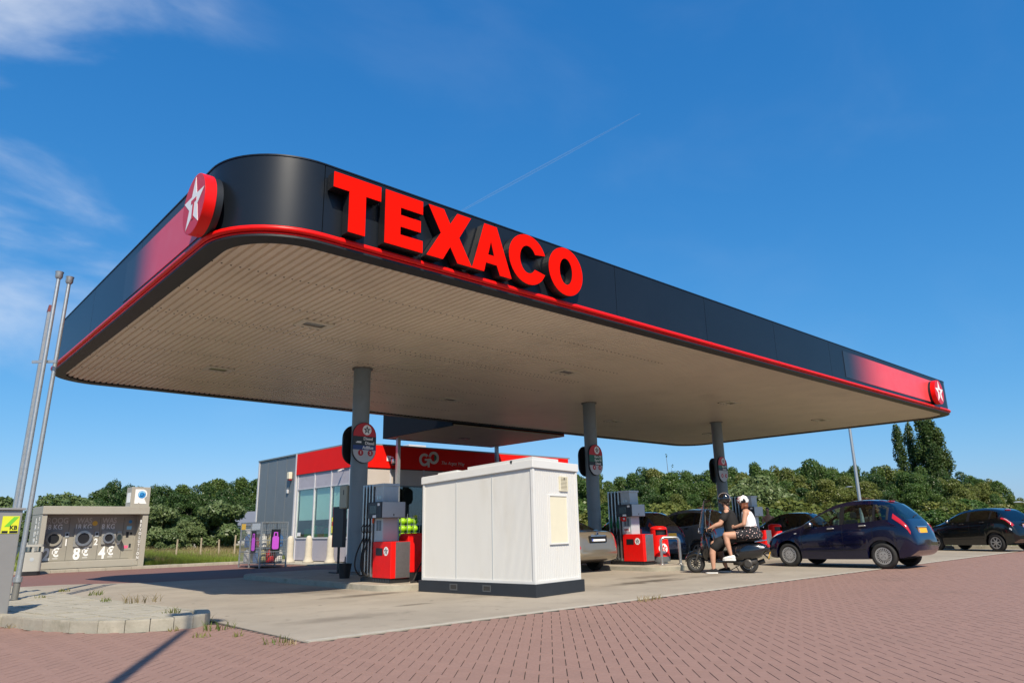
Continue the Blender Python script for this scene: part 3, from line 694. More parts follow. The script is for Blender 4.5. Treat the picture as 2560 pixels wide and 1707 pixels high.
# red band, separate boards
for a, b in ((SY+0.03, 28.72),):
    MB().box(SX-0.05, SX, a, b, 3.50, SH-0.057).build('fascia_board', 'band_red', shop, loc=so)
for i in range(4):
    x0 = SX-0.05+i*2.95; x1 = min(x0+2.945, SXE)
    MB().box(x0, x1, SY-0.05, SY+0.029, 3.50, SH-0.057).build('fascia_board', 'band_red', shop, loc=so)
MB().box(SX-0.06, SX+0.02, 28.73, 28.83, 0.05, SH-0.02).build('corner_post', 'frame_white', shop, loc=so)
# left glazed wall
BAYS = [28.60, 27.10, 25.71, 24.30]
for a, b in zip(BAYS[:-1], BAYS[1:]):
    MB().box(SX+0.005, SX+0.05, b+0.04, a-0.04, 2.91, 3.45).build('wall_panel', 'panel_lilac', shop, loc=so)
    MB().box(SX+0.005, SX+0.05, b+0.04, a-0.04, 0.06, 0.88).build('wall_panel', 'panel_lilac', shop, loc=so)
    w = MB().box(SX+0.02, SX+0.028, b+0.04, a-0.04, 0.95, 2.86).build('window', 'shop_glass', shop, loc=so)
    MB().box(SX+0.10, SX+0.105, b+0.06, a-0.06, 1.62, 2.85).build('roller_blind', 'blind', w)
for yb in BAYS+[]:
    MB().box(SX-0.02, SX+0.06, yb-0.035, yb+0.035, 0.05, 3.497).build('mullion', 'frame_white', shop, loc=so)
MB().box(SX-0.015, SX+0.055, SY+0.05, 28.56, 2.865, 2.905).build('transom', 'frame_white', shop, loc=so)
MB().box(SX-0.025, SX+0.055, SY+0.05, 28.56, 0.89, 0.945).build('sill', 'frame_white', shop, loc=so)
MB().box(SX-0.01, SX+0.055, SY+0.05, 28.56, 3.455, 3.496).build('transom', 'paint_grey', shop, loc=so)
MB().box(SX-0.02, SX+0.10, SY-0.02, SY+0.10, 0.05, 3.497).build('corner_post', 'frame_white', shop, loc=so)
# front wall (faces the pumps)
FB = [13.90, 15.42, 17.0, 18.6, 20.3, 22.0, 23.8, 25.5]
for a, b in zip(FB[:-1], FB[1:]):
    MB().box(a+0.03, b-0.03, SY+0.005, SY+0.05, 2.86, 3.47).build('wall_panel', 'panel_cream', shop, loc=so)
    w = MB().box(a+0.03, b-0.03, SY+0.02, SY+0.028, 0.12, 2.80).build('window', 'shop_glass', shop, loc=so)
for xb in FB: MB().box(xb-0.03, xb+0.03, SY-0.015, SY+0.06, 0.05, 3.49).build('mullion', 'frame_white', shop, loc=so)
MB().box(13.93, 25.5, SY-0.01, SY+0.055, 2.805, 2.855).build('transom', 'paint_grey', shop, loc=so)
MB().box(13.93, 25.5, SY-0.01, SY+0.055, 0.04, 0.115).build('sill', 'frame_white', shop, loc=so)
# things seen dimly inside: floor, back partition, shelves
MB().box(SX+0.1, SXE-0.1, SY+0.1, SYE-0.1, 0.0, 0.04).build('floor', 'shop_floor', shop, loc=so)
MB().box(SX+2.2, SX+2.3, SY+2.0, 30, 0.04, 4.0).build('partition', 'dark_inside', shop, loc=so)
MB().box(SX+2.4, SXE-0.2, SY+3.0, SY+3.1, 0.04, 4.0).build('partition', 'dark_inside', shop, loc=so)
mat('shelf_green', (0.03, 0.22, 0.08), 0.5, var=0.6, vscale=7, stretch=(1,6,0.6)); mat('shelf_mix', (0.20, 0.12, 0.05), 0.6, var=0.8, vscale=9)
for i in range(7):
    MB().box(SX+0.35, SX+0.65, 24.5+i*.58, 24.5+i*.58+.54, 0.9, 1.30+0.05*(i % 3)).build('display_rack', 'shelf_green' if i % 3 != 1 else 'shelf_mix', shop, loc=so)
# blue-white roof vents
MB().box(17.3, 18.2, 25.6, 26.1, SH-0.2, SH+0.30).build('roof_vent', 'frame_white', shop, loc=so, bevel=0.02)
# GO sign: G, O with a green leaf, handwritten slogan
sgn = thing('shop_sign', 'pale GO lettering with small slogan on the red shop band', 'sign', (17.2, SY-0.05, 3.95))
mat('go_grey', (0.62, 0.60, 0.56), 0.5)
fn = lambda u, v, h: (u, -h, v)
def ringarc(cx, cz, r0, r1, a0, a1, n): return arc(cx, cz, r1, a0, a1, n)+arc(cx, cz, r0, a1, a0, n)
MB().prism(ringarc(-.22, -.04, .155, .255, 48, 350, 30), 0.001, 0.03, fn).prism([(-.20,-.08),(.035,-.08),(.035,.0),(-.20,.0)], 0.001, 0.0305, fn).prism([(-.055,-.33),(.035,-.33),(.035,-.081),(-.055,-.081)], 0.001, 0.0302, fn).build('letter_g', 'go_grey', sgn)
MB().prism(ringarc(.24, .06, .15, .255, -170, 172, 32), 0.001, 0.03, fn).build('letter_o', 'go_grey', sgn)
MB().prism(arc(.24, .06, .14, -75, 75, 10), 0.001, 0.02, fn).build('leaf', 'sign_green', sgn)
text('The Argos Way', 0.19, 'go_grey', sgn, (1.24, -0.006, -0.13), UP_Y, shear=0.25, name='slogan')
MB().box(1.35, 1.85, -0.006, -0.001, -0.235, -0.225).build('underline', 'sign_green', sgn)
# dome camera with plate
cm = thing('security_camera', 'silver dome security camera on red shop band', 'camera', (15.30, SY-0.05, 3.80))
MB().box(-.11,.07,-.012,-.001,-.02,.18).build('back_plate', 'white_sign', cm)
MB().tube([(-.02,-.01,.10),(-.02,-.16,.12),(.03,-.26,.10)], 0.022, 8).build('arm', 'frame_white', cm, smooth=True)
MB().lathe([(.02,.08),(.075,.06),(.095,.0),(.10,-.09),(.085,-.12)], (.03,-.27,-.02), 20).build('housing', 'steel', cm, smooth=True)
MB().sphere((.03,-.27,-.14), (.08,.08,.07), 14, 8).build('dome', 'black_sign', cm, smooth=True)
# flood light and junction box on the grey cladding
wl = thing('wall_light', 'cream bulkhead light on the grey cladding of the shop', 'light', (SX-0.012, 29.27, 3.5))
mat('lamp_cream', (0.72, 0.66, 0.50), 0.4)
MB().box(-.15,0,-.12,.12,-.14,.16).build('housing', 'lamp_cream', wl, bevel=0.03)
MB().box(-.12,-.01,-.10,.10,-.19,-.141).build('lens', 'dark_red', wl, bevel=0.01)
MB().tube([(-.01,0,-.19),(-.012,.05,-.4),(-.012,.18,-.58)], 0.008, 6).build('cable', 'black_plastic', wl)
jb = thing('junction_box', 'small grey junction box under the wall light cable', 'box', (SX-0.012, 29.50, 2.86))
MB().box(-.06,0,-.07,.07,-.08,.08).build('housing', 'frame_white', jb, bevel=0.01); MB().box(-.065,-.06,-.05,.05,-.06,.06).build('cover', 'pump_grey', jb)
# second small camera under the band on the glazed side
sc2 = thing('security_camera', 'small bullet camera under the red band above the shop windows', 'camera', (SX-0.02, 24.72, 3.42))
MB().tube([(0,0,.04),(-.12,0,.03)], .018, 8).build('arm', 'frame_white', sc2, smooth=True); MB().tube([(-.10,.04,.0),(-.26,-.02,-.05)], .04, 10).build('housing', 'frame_white', sc2, smooth=True)
# yellow poster in the window and white note
ps = MB().box(SX+0.010, SX+0.018, 25.32, 25.58, 1.10, 1.68).build('window_poster', mat('poster_yellow', (0.75,0.72,0.03), 0.5)); tag(ps, 'yellow price poster stuck in the shop side window', 'poster')
MB().box(SX+0.008, SX+0.0098, 25.34, 25.56, 1.36, 1.52).build('red_field', 'sign_red', ps)
ps2 = MB().box(SX+0.010, SX+0.018, 28.18, 28.46, 1.0, 1.14).build('window_notice', 'white_sign'); tag(ps2, 'small white notice in the lower corner of the shop window', 'notice')
ps3 = MB().box(16.52, 16.72, SY+0.008, SY+0.016, 1.42, 1.72).build('window_poster', MATS['poster_yellow']); tag(ps3, 'yellow price poster on the shop front glass above the balls', 'poster')
# concrete bollards
for (bx, by, lb_) in ((14.43, 30.4, 'at the grey cladding corner of the shop'), (14.75, 29.3, 'below the first shop window'), (15.05, 27.95, 'in shade below the last shop window')):
    bo = thing('bollard', 'rounded pale concrete bollard with flared foot '+lb_, 'bollard', (bx, by, ZB+0.04), 0, 'concrete bollards along the shop'); bo.scale = (1.1, 1.1, 1.1)
    MB().lathe([(.22,0.0),(.20,.05),(.155,.12),(.135,.25),(.13,.82),(.115,.92),(.08,.985),(.02,1.01)], (0,0,0), 20).build('post', 'concrete_post', bo, smooth='all')
# green balls in a wire rack in front of the shop glass
rack = thing('ball_rack', 'wire rack full of green balls standing before the shop', 'rack', (15.95, SY-0.32, 0.034))
for dx in (-.56, -.30, .0, .30, .56):
    MB().tube([(dx,-.12,0),(dx,-.12,1.72)], .010, 6).build('upright', 'galv', rack)
for k in range(6): MB().tube([(-.56,-.12,.20+.275*k),(.56,-.12,.20+.275*k)], .008, 6).tube([(-.56,.13,.20+.275*k),(.56,.13,.20+.275*k)], .008, 6).build('shelf_wire', 'galv', rack)
mat('ball_green', (0.33, 0.62, 0.015), 0.35, var=0.08, vscale=3)
bme = None
for r_ in range(5):
    for c_ in range(4):
        p = (15.95-.42+.28*c_, SY-0.32+0.0, 0.034+.35+.275*r_)
        if bme is None:
            o = MB().sphere((0,0,0), 0.133, 20, 14).build('green_ball', 'ball_green', smooth='all'); bme = o.data
        else: o = bpy.data.objects.new('green_ball', bme); COL.objects.link(o)
        o.location = p; tag(o, 'bright green ball in the wire rack by the shop', 'ball', 'green balls in the rack')

# ------------------------------------------------------------------ white portable cabin
BA = R(8)
cab = thing('portable_cabin', 'white ribbed site cabin on black base in front of pumps', 'cabin', (8.48, 8.81, 0), BA)
mat('cabin_white', (0.60, 0.60, 0.585), 0.5, var=0.03, vscale=1.5, dirt=(0.50,0.475,0.42), damt=0.5, dscale=1.2, stretch=(1,1,0.25))
mat('cabin_trim', (0.66, 0.66, 0.64), 0.45, dirt=(0.5,0.46,0.38), damt=0.35, dscale=2)
mat('cabin_cream', (0.70, 0.655, 0.50), 0.55, var=0.03)
mat('cabin_base', (0.018, 0.022, 0.028), 0.5, var=0.15, vscale=4)
BWX, BLY = 1.41, 2.80
HT = lambda x, y: 2.245-0.145*(y/BLY)-0.015*x/BWX     # roof falls towards the rear end; corner heights fitted to image pixels
def hexa(x0, x1, y0, y1, z0, f1):
    return MB().add([(x0,y0,z0),(x1,y0,z0),(x1,y1,z0),(x0,y1,z0),(x0,y0,f1(x0,y0)),(x1,y0,f1(x1,y0)),(x1,y1,f1(x1,y1)),(x0,y1,f1(x0,y1))], [(0,3,2,1),(4,5,6,7),(0,1,5,4),(1,2,6,5),(2,3,7,6),(3,0,4,7)])
i_ = 0.045
mat('pocket_frame', (0.075, 0.08, 0.085), 0.5)
bs_ = MB().box(0, BWX, 0, BLY, 0.0, 0.205).build('base_frame', 'cabin_base', cab, bevel=0.006)
for yy in (1.88, 1.08): 
    MB().strip([(yy-.095,.055),(yy+.095,.055),(yy+.095,.165),(yy-.095,.165)], [(yy-.075,.075),(yy+.075,.075),(yy+.075,.145),(yy-.075,.145)], 0.001, 0.006, lambda u, v, h: (-h, u, v)).build('forklift_pocket', 'pocket_frame', bs_)
    MB().box(-.002, -.0005, yy-.075, yy+.075, .075, .145).build('pocket_hole', 'dark_inside', bs_)
hexa(i_+.02, BWX-i_-.02, i_+.02, BLY-i_-.02, 0.2, lambda x, y: HT(x, y)-.02).build('wall_core', 'cabin_white', cab)
# ribbed wall panels (vertical micro ribs) between corner posts
def ribbed(name, u0, u1, z0, top, put, pitch_=0.025):
    b = MB(); n_ = max(2, int((u1-u0)/pitch_)); pts = []
    for k in range(n_):
        a = u0+(u1-u0)*k/n_; w = (u1-u0)/n_
        pts += [(a, 0.0), (a+w*.52, 0.0), (a+w*.56, 0.006), (a+w*.94, 0.006)]
    pts.append((u1, 0.0))
    vs = []
    for u, h in pts: vs += [put(u, h, z0), put(u, h, top(u))]
    b.add(vs, [(2*k, 2*k+2, 2*k+3, 2*k+1) for k in range(len(pts)-1)])
    return b.build(name, 'cabin_white', cab)
for a, b_ in ((0.075, 0.98), (0.985, 1.865), (1.87, 2.725)):
    ribbed('wall_panel', a, b_, 0.245, lambda u: HT(0, u)-0.16, lambda u, h, z: (i_+.018-h, u, z))
ribbed('wall_panel', 0.085, BWX-0.085, 0.245, lambda u: HT(u, 0)-0.16, lambda u, h, z: (u, i_+.018-h, z), 0.05)
for (x0, x1, y0, y1) in ((i_, i_+.045, i_, i_+.045), (i_, i_+.03, BLY-i_-.045, BLY-i_), (BWX-i_-.045, BWX-i_, i_, i_+.03)):
    hexa(x0-.004, x1, y0-.004, y1, 0.206, lambda x, y: HT(x, y)-.145).build('corner_post', 'cabin_trim', cab)
MB().box(i_-.003, i_+.02, i_+.05, BLY-i_-.05, 0.206, 0.25).build('bottom_rail', 'cabin_trim', cab)
MB().box(i_+.05, BWX-i_-.05, i_-.003, i_+.02, 0.206, 0.25).build('bottom_rail', 'cabin_trim', cab)
rf = MB().add([(x, y, HT(x, y)-.14) for x, y in ((.02,.02),(BWX-.02,.02),(BWX-.02,BLY-.02),(.02,BLY-.02))]+[(x, y, HT(x, y)) for x, y in ((.02,.02),(BWX-.02,.02),(BWX-.02,BLY-.02),(.02,BLY-.02))], [(0,3,2,1),(4,5,6,7),(0,1,5,4),(1,2,6,5),(2,3,7,6),(3,0,4,7)]).build('roof_frame', 'cabin_trim', cab, bevel=0.008)
rp = lambda x0, x1, y0, y1, t: MB().add([(x, y, HT(x, y)+.001) for x, y in ((x0,y0),(x1,y0),(x1,y1),(x0,y1))]+[(x, y, HT(x, y)+t) for x, y in ((x0,y0),(x1,y0),(x1,y1),(x0,y1))], [(0,3,2,1),(4,5,6,7),(0,1,5,4),(1,2,6,5),(2,3,7,6),(3,0,4,7)])
rp(.03, .78, .03, 1.55, .045).build('roof_plate', 'cabin_trim', rf); rp(.05, .4, 1.85, 2.35, .03).build('roof_plate', 'cabin_trim', rf)
MB().box(.02, .05, .48, .52, 2.19, 2.25).build('roof_clip', 'black_plastic', rf)
for y_ in (0.98, 1.8665): MB().box(i_+.006, i_+.019, y_-.001, y_+.006, .25, HT(0, y_)-.16).build('panel_joint', 'pump_grey', cab)
# blanked window and louvre on the short side
fr = MB().strip([(.48,.82),(1.03,.82),(1.03,1.66),(.48,1.66)], [(.505,.845),(1.005,.845),(1.005,1.635),(.505,1.635)], 0.0, 0.03, lambda u, v, h: (u, i_+.016-h, v)).build('window_frame', 'cabin_trim', cab, bevel=0.004)
MB().box(.506, 1.004, i_-.001, i_+.014, .846, 1.634).build('blank_panel', 'cabin_cream', fr)
lv = MB().strip([(.82,1.73),(1.06,1.73),(1.06,1.99),(.82,1.99)], [(.84,1.75),(1.04,1.75),(1.04,1.97),(.84,1.97)], 0.0, 0.03, lambda u, v, h: (u, i_+.016-h, v)).build('louvre', 'cabin_cream', cab)
MB().box(.841, 1.039, i_+.0, i_+.014, 1.751, 1.969).build('louvre_back', mat('louvre_dark', (0.30,0.24,0.15), 0.7), lv)
for k in range(9): MB().box(.84, 1.04, i_-.014, i_+.002, 1.757+k*.024, 1.757+k*.024+.013).build('louvre_slat', 'cabin_cream', lv)
MB().box(.935, .955, i_-.018, i_-.0141, 1.93, 1.965).build('catch', 'black_plastic', lv)

# the shop and what belongs to it, scaled about the camera onto lowered ground
for o in list(COL.objects):
    if o.parent is None and o.name.split('.')[0] in ('shop_building','shop_sign','security_camera','wall_light','junction_box','window_poster','window_notice','ball_rack','green_ball'):
        o.location = (o.location.x*1.12, o.location.y*1.12, o.location.z*1.12+ZB+0.006); o.scale = (1.12, 1.12, 1.12)
# ------------------------------------------------------------------ pump islands
mat('island_conc', (0.33, 0.295, 0.235), 0.85, var=0.18, vscale=4, bump=0.3, dirt=(0.09,0.075,0.06), damt=0.7, dscale=1.6)
def rr(x0, x1, y0, y1, r, n=8):
    p = []
    for cx, cy, a in ((x0+r,y0+r,180),(x1-r,y0+r,270),(x1-r,y1-r,0),(x0+r,y1-r,90)): p += [(cx+r*math.cos(R(a+90*i/n)), cy+r*math.sin(R(a+90*i/n))) for i in range(n+1)]
    return p
for (x0, x1, y0, y1) in ((7.62, 10.1, 11.92, 19.0), (15.1, 18.38, 11.15, 19.0), (22.45, 26.3, 11.7, 19.0)):
    t = MB(); o_ = rr(x0,x1,y0,y1,.55); i_2 = rr(x0+.02,x1-.02,y0+.02,y1-.02,.53)
    t.loft([[(x,y,-.02) for x,y in o_], [(x,y,.10) for x,y in o_], [(x,y,.12) for x,y in i_2]])
    isl_ = t.build('pump_island', 'island_conc', smooth=30); isl_['kind'] = 'structure'; isl_['label'] = 'raised concrete pump island with rounded end'
    kst = MB().strip(rr(x0-.012,x1+.012,y0-.012,y1+.012,.56), rr(x0-.001,x1+.001,y0-.001,y1+.001,.551), 0.0, 0.095, XY).build('kerb_band', 'kerbstone', isl_, smooth=30)

# ------------------------------------------------------------------ fuel dispensers
mat('nozzle_green', (0.01, 0.16, 0.06), 0.4)
mat('sticker_orange', (0.70, 0.10, 0.02), 0.5)
def pump(loc, label, green, star_m='black_sign'):
    t = thing('fuel_pump', label, 'fuel pump', loc, 0, 'fuel pumps on the islands')
    MB().box(.02, .46, .03, 1.15, 0.0, .085).build('plinth', 'black_plastic', t)
    for k in range(7): MB().box(.012, .019, .06+k*.09, .12+k*.09, .015, .075).build('plinth_slot', 'pump_dark', t)
    rb_ = MB().box(0, .44, 0, .66, .09, .78).build('base_cabinet', 'red_plastic', t, bevel=0.008)
    MB().box(.11, .445, -.006, -.0005, .095, .775).build('end_panel', 'steel', rb_)
    MB().box(-.008, -.0005, .30, .54, .52, .66).build('card_slot', 'black_sign', rb_, bevel=0.003)
    star_logo(t, lambda u, v, h: (-.0006-h, .175-u, .60+v), .085, 'white_sign', star_m, 'white_sign', .002)
    MB().box(.03, .45, .661, 1.14, .09, .16).build('foot_tray', 'base_plate', t)
    cl = MB().box(.04, .40, .38, .70, .781, 1.92).build('tower', 'pump_grey', t, bevel=0.008)
    for j in range(2):
        for k in range(9): MB().box(.032, .0395, .44+j*.10, .51+j*.10, 1.00+k*.022, 1.012+k*.022).build('vent_slot', 'pump_dark', cl)
    for j in range(2): MB().box(.033, .0395, .47+j*.09, .53+j*.09, 1.62, 1.68).build('label_plate', 'steel', cl)
    MB().box(.02, .42, .36, .74, 1.88, 1.93).build('top_cap', 'pump_grey', t, bevel=0.006)
    hd = MB().box(-.10, .50, .24, .74, 1.24, 1.56).build('display_head', 'pump_dark', t, bevel=0.012)
    MB().box(-.106, -.1005, .40, .66, 1.33, 1.49).build('screen', 'screen', hd)
    MB().box(-.104, -.1005, .29, .37, 1.48, 1.53).build('label_plate', 'white_sign', hd); MB().box(-.104, -.1005, .42, .54, 1.25, 1.30).build('label_plate', 'white_sign', hd)
    MB().box(-.07, .47, .234, .2395, 1.25, 1.555).build('side_cover', 'pump_grey', hd); MB().box(.19, .21, .229, .2335, 1.28, 1.32).build('lock', 'black_sign', hd)
    # hose section
    MB().box(.10, .36, .74, 1.14, .16, 1.90).build('hose_housing', 'black_plastic', t)
    for k in range(4):
        for xs in (.035, .405):
            MB().box(xs-.028, xs+.028, .735+k*.118, .775+k*.118, .10, 1.93).build('hose_post', 'steel', t, bevel=0.006)
    MB().box(.0, .03, .70, .73, 1.15, 1.40).build('sticker', 'sticker_orange', t)
    for k in range(3):
        y = .815+k*.118
        nz_ = MB().tube([(.07,y,1.26),(.045,y,1.20),(.02,y,1.02),(.04,y,.93)], [.018,.03,.028,.02], 8).tube([(.02,y,1.15),(-.05,y,1.06),(-.03,y,.98),(.02,y,.95)], .011, 6).build('nozzle', 'nozzle_green' if (green and k != 1) else 'black_plastic', t, smooth=True)
        MB().tube([(.07,y,1.26),(.085,y,1.34)], .014, 8).build('spout', 'steel', nz_, smooth=True)
        sw = (-.13, -.09, -.16)[k]
        hp = smooth_pts([(.04,y,.94),(-.02,y+.01,.80),(sw*.8,y+.03,.55),(sw,y+.03,.30),(sw*.5,y,.14),(.0,y-.02,.13),(.06,y-.02,.22)], 4)
        MB().tube(hp, .016, 8).build('hose', 'rubber', t, smooth=True)
        MB().tube([(.06,y,1.30),(.06,y,1.62)], .012, 6).build('hose_riser', 'rubber', t)
    return t
pump((7.93, 12.30, .12), 'grey fuel pump with black nozzles and plain red base by the white cabin', False)
pump((15.5, 12.02, .12), 'grey fuel pump with green nozzles between beige saloon and round red bin', True)
pump((22.85, 12.6, .12), 'grey fuel pump behind the scooter riders', True)
# notice papers on the middle pump
nt_ = MB().box(15.528, 15.536, 12.46, 12.66, .96, 1.10).build('paper_notice', 'white_sign'); tag(nt_, 'small white paper notice taped on the middle pump tower', 'notice')
for k in range(4): MB().box(15.525, 15.528, 12.49+k*.038, 12.515+k*.038, .985, 1.045).build('print_mark', 'dark_red', nt_)
eb = thing('emergency_button', 'small red emergency stop box on middle pump tower', 'button', (15.534, 12.62, 1.30)); MB().box(-.05,0,-.07,.07,-.06,.06).build('housing', 'red_plastic', eb, bevel=.01); MB().box(-.055,-.05,-.06,-.0,-.02,.03).build('label_plate', 'white_sign', eb)

# squeegee and towel units beside the first pump
sq = thing('service_bin', 'tall red tapered bin between pump and white cabin', 'bin', (8.46, 12.50, .12))
MB().loft([[(x,y,.0) for x,y in ((-.03,-.03),(.50,-.03),(.50,.43),(-.03,.43))], [(x,y,.17) for x,y in ((-.03,-.03),(.50,-.03),(.50,.43),(-.03,.43))]]).build('foot', 'black_plastic', sq)
MB().loft([[(x,y,.171) for x,y in ((-.02,-.02),(.49,-.02),(.49,.42),(-.02,.42))], [(x,y,.86) for x,y in ((.03,.03),(.44,.03),(.44,.37),(.03,.37))], [(x,y,.93) for x,y in ((.05,.06),(.42,.06),(.42,.34),(.05,.34))]]).build('body', 'red_plastic', sq, bevel=0.015)
MB().box(-.006,.003,.16,.19,.22,.25).build('lock', 'black_sign', sq)
tw = thing('towel_dispenser', 'narrow blue paper towel dispenser behind the white cabin', 'dispenser', (9.04, 12.50, .12))
MB().box(0,.45,0,.42,.0,.20).build('foot', 'black_plastic', tw); MB().box(.01,.44,.01,.41,.201,.88).build('body', 'sign_blue', tw, bevel=.02); MB().loft([[(x,y,.881) for x,y in ((.0,.0),(.45,.0),(.45,.42),(.0,.42))],[(x,y,1.0) for x,y in ((.12,.1),(.35,.1),(.35,.33),(.12,.33))]]).build('lid', 'pump_grey', tw)
hs = MB().tube(smooth_pts([(8.86,12.47,.70),(8.78,12.38,.56),(8.62,12.3,.42),(8.48,12.22,.28),(8.36,12.14,.16),(8.28,12.10,.135),(8.5,12.12,.135),(8.8,12.18,.14)], 5), .017, 8).build('air_hose', 'rubber', smooth=True); tag(hs, 'black hose hanging from the red bin onto the island kerb', 'hose')
bk = thing('bucket', 'black squeegee bucket at the foot of the first column', 'bucket', (8.30, 14.72, .12))
MB().lathe([(.11,0),(.15,.30),(.16,.30),(.16,.31),(.135,.31),(.10,.02)], (0,0,0), 20).build('pail', 'black_plastic', bk, smooth=30)
MB().tube([(.02,.02,.05),(.0,.0,.46)], .012, 6).build('squeegee_handle', 'black_plastic', bk)
# beige box and black red-edged board mounted on the first column
ct = thing('control_box', 'beige electric box mounted on the side of the first canopy column', 'box', (9.14, 16.16, 1.95))
mat('box_beige', (0.42, 0.40, 0.30), 0.5, var=.05)
MB().box(-.16,.10,-.18,.18,-.28,.28).build('housing', 'box_beige', ct, bevel=.03); MB().box(-.165,-.16,-.05,-.02,.05,.17).build('lock', 'black_sign', ct)
bd = thing('notice_board', 'black board with red edge standing behind first canopy column', 'board', (9.32, 16.78, .12))
MB().box(-.10,.0,-.25,.25,.62,1.62).build('panel', 'black_sign', bd); MB().box(-.105,.005,.2501,.27,.62,1.62).build('edge_strip', 'sign_red', bd); MB().box(-.07,-.03,-.03,.03,.0,.62).build('stand', 'black_plastic', bd); MB().box(-.2,.1,-.2,.2,0,.03).build('foot', 'black_plastic', bd)

# round red waste bins
def waste_bin(loc, label, rz):
    t = thing('waste_bin', label, 'bin', loc, rz)
    MB().lathe([(.19,.0),(.19,.06)], (0,0,0), 24).build('stand', 'pump_grey', t, smooth=30)
    MB().lathe([(.265,.061),(.265,.19)], (0,0,0), 32).build('foot_ring', mat('bin_foot', (0.10,0.11,0.12), .6), t, smooth=30)
    b = MB().lathe([(.262,.191),(.245,.45),(.232,.70)], (0,0,0), 32).build('body', 'red_plastic', t, smooth=30)
    # hood with an opening towards the front
    n_ = 32; hood = MB()
    for k in range(n_):
        a0, a1 = 2*PI*k/n_, 2*PI*(k+1)/n_
        am = (math.degrees((a0+a1)/2)+360) % 360
        opening = 222 < am < 318
        zs = [(.232,.701),(.229,.74)] if opening else [(.232,.701),(.225,.88)]
        for (r0,z0),(r1,z1) in zip(zs[:-1], zs[1:]): hood.add([(r0*math.cos(a0),r0*math.sin(a0),z0),(r0*math.cos(a1),r0*math.sin(a1),z0),(r1*math.cos(a1),r1*math.sin(a1),z1),(r1*math.cos(a0),r1*math.sin(a0),z1)], [(0,1,2,3)])
    hood.build('hood', 'red_plastic', t, smooth=30)
    MB().lathe([(.226,.8801),(.226,.91),(.20,.95),(.12,.975),(.02,.98)], (0,0,0), 32).build('cap', 'red_plastic', t, smooth='all')
    MB().lathe([(.19,.70),(.19,.88)], (0,.01,0), 20).build('inner_liner', 'black_sign', t)
    c0 = lambda u, v, h: ((.258-.065*(v-.0)-.002+h)*math.sin(u/.25), -(.258-.065*v-.002+h)*math.cos(u/.25), .40+v)
    star_logo(t, c0, .125, 'white_sign', 'red_sign', 'white_sign', .004)
    MB().box(-.02,.02,-.262,-.25,.26,.29).build('lock', 'black_sign', t)
    return t
waste_bin((16.40, 12.16, .12), 'round red waste bin with white star badge beside the steel hoop', R(-30))
waste_bin((24.05, 12.85, .12), 'round red waste bin standing near the pump behind the riders', R(-20))
wb = thing('waste_bin', 'plain red bin half hidden behind the middle pump', 'bin', (16.55, 13.1, .12)); MB().lathe([(.22,.0),(.2,.9),(.05,.95)], (0,0,0), 24).build('body', 'red_plastic', wb, smooth=30); MB().lathe([(.225,.0),(.225,.12)], (0,0,0), 24).build('foot_ring', 'bin_foot', wb, smooth=30)
# steel crash hoop
hoop = thing('crash_hoop', 'brushed steel crash hoop at end of the middle island', 'barrier', (16.08, 11.58, .12), math.atan2(-.25, .36))
w_, h_, r_ = .25, .68, .10
pth = [(-w_,0,0),(-w_,0,h_-r_)]+[(-w_+r_-r_*math.cos(R(a)), 0, h_-r_+r_*math.sin(R(a))) for a in (18,36,54,72,90)]+[(w_-r_+r_*math.sin(R(a)), 0, h_-r_+r_*math.cos(R(a))) for a in (0,18,36,54,72,90)]+[(w_,0,0)]
MB().tube(pth, .038, 14).build('tube', 'steel', hoop, smooth=True)
for s in (-1, 1): MB().lathe([(.085,0),(.085,.015),(.045,.03)], (s*w_,0,0), 16).build('floor_flange', 'steel', hoop, smooth=30)

# ------------------------------------------------------------------ gas cylinder cage
cg = thing('gas_cage', 'galvanised mesh cage with purple cylinder posters beside the shop', 'cage', (10.45, 24.25, 0.0), R(3))
CW, CD, CH = .95, 1.55, 1.50
for x in (0, CW):
    for y in (0, CD/2, CD): MB().box(x-.02,x+.02,y-.02,y+.02,0.0,CH).build('post', 'galv', cg)
for z in (.14, .52, .90, 1.24, CH-.02):
    for (x0,x1,y0,y1) in ((.02,CW-.02,-.015,.015),(.02,CW-.02,CD-.015,CD+.015),(-.015,.015,.02,CD-.02),(CW-.015,CW+.015,.02,CD-.02)):
        MB().box(x0,x1,y0,y1,z-.012,z+.012).build('rail', 'galv', cg)
mw = MB()
for k in range(1, 14):
    x = CW*k/14; mw.box(x-.004,x+.004,-.004,.004,.14,CH-.03)
for k in range(1, 22):
    z = .14+(CH-.17)*k/22; mw.box(.02,CW-.02,-.007,-.0045,z-.003,z+.003)
mw.build('mesh_front', 'galv', cg, kind='stuff')
mw = MB()
for k in range(1, 24):
    y = CD*k/24; mw.box(-.004,.004,y-.004,y+.004,.14,CH-.03)
for k in range(1, 22):
    z = .14+(CH-.17)*k/22; mw.box(-.007,-.0045,.02,CD-.02,z-.003,z+.003)
mw.build('mesh_side', 'galv', cg, kind='stuff')
MB().box(-.02,CW+.02,-.02,CD+.02,CH,CH+.015).build('roof', 'galv', cg); MB().box(.02,CW-.02,.02,CD-.02,.12,.15).build('floor', 'dark_inside', cg)
MB().box(-.014,-.008,1.2,1.5,1.27,1.47).build('warning_sign', mat('sign_yellow', (0.72,0.45,0.06), .5), cg); MB().box(-.014,-.008,.10,.7,1.26,1.47).build('sign_plate', 'pump_grey', cg)
mat('purple', (0.52, 0.09, 0.62), 0.4)
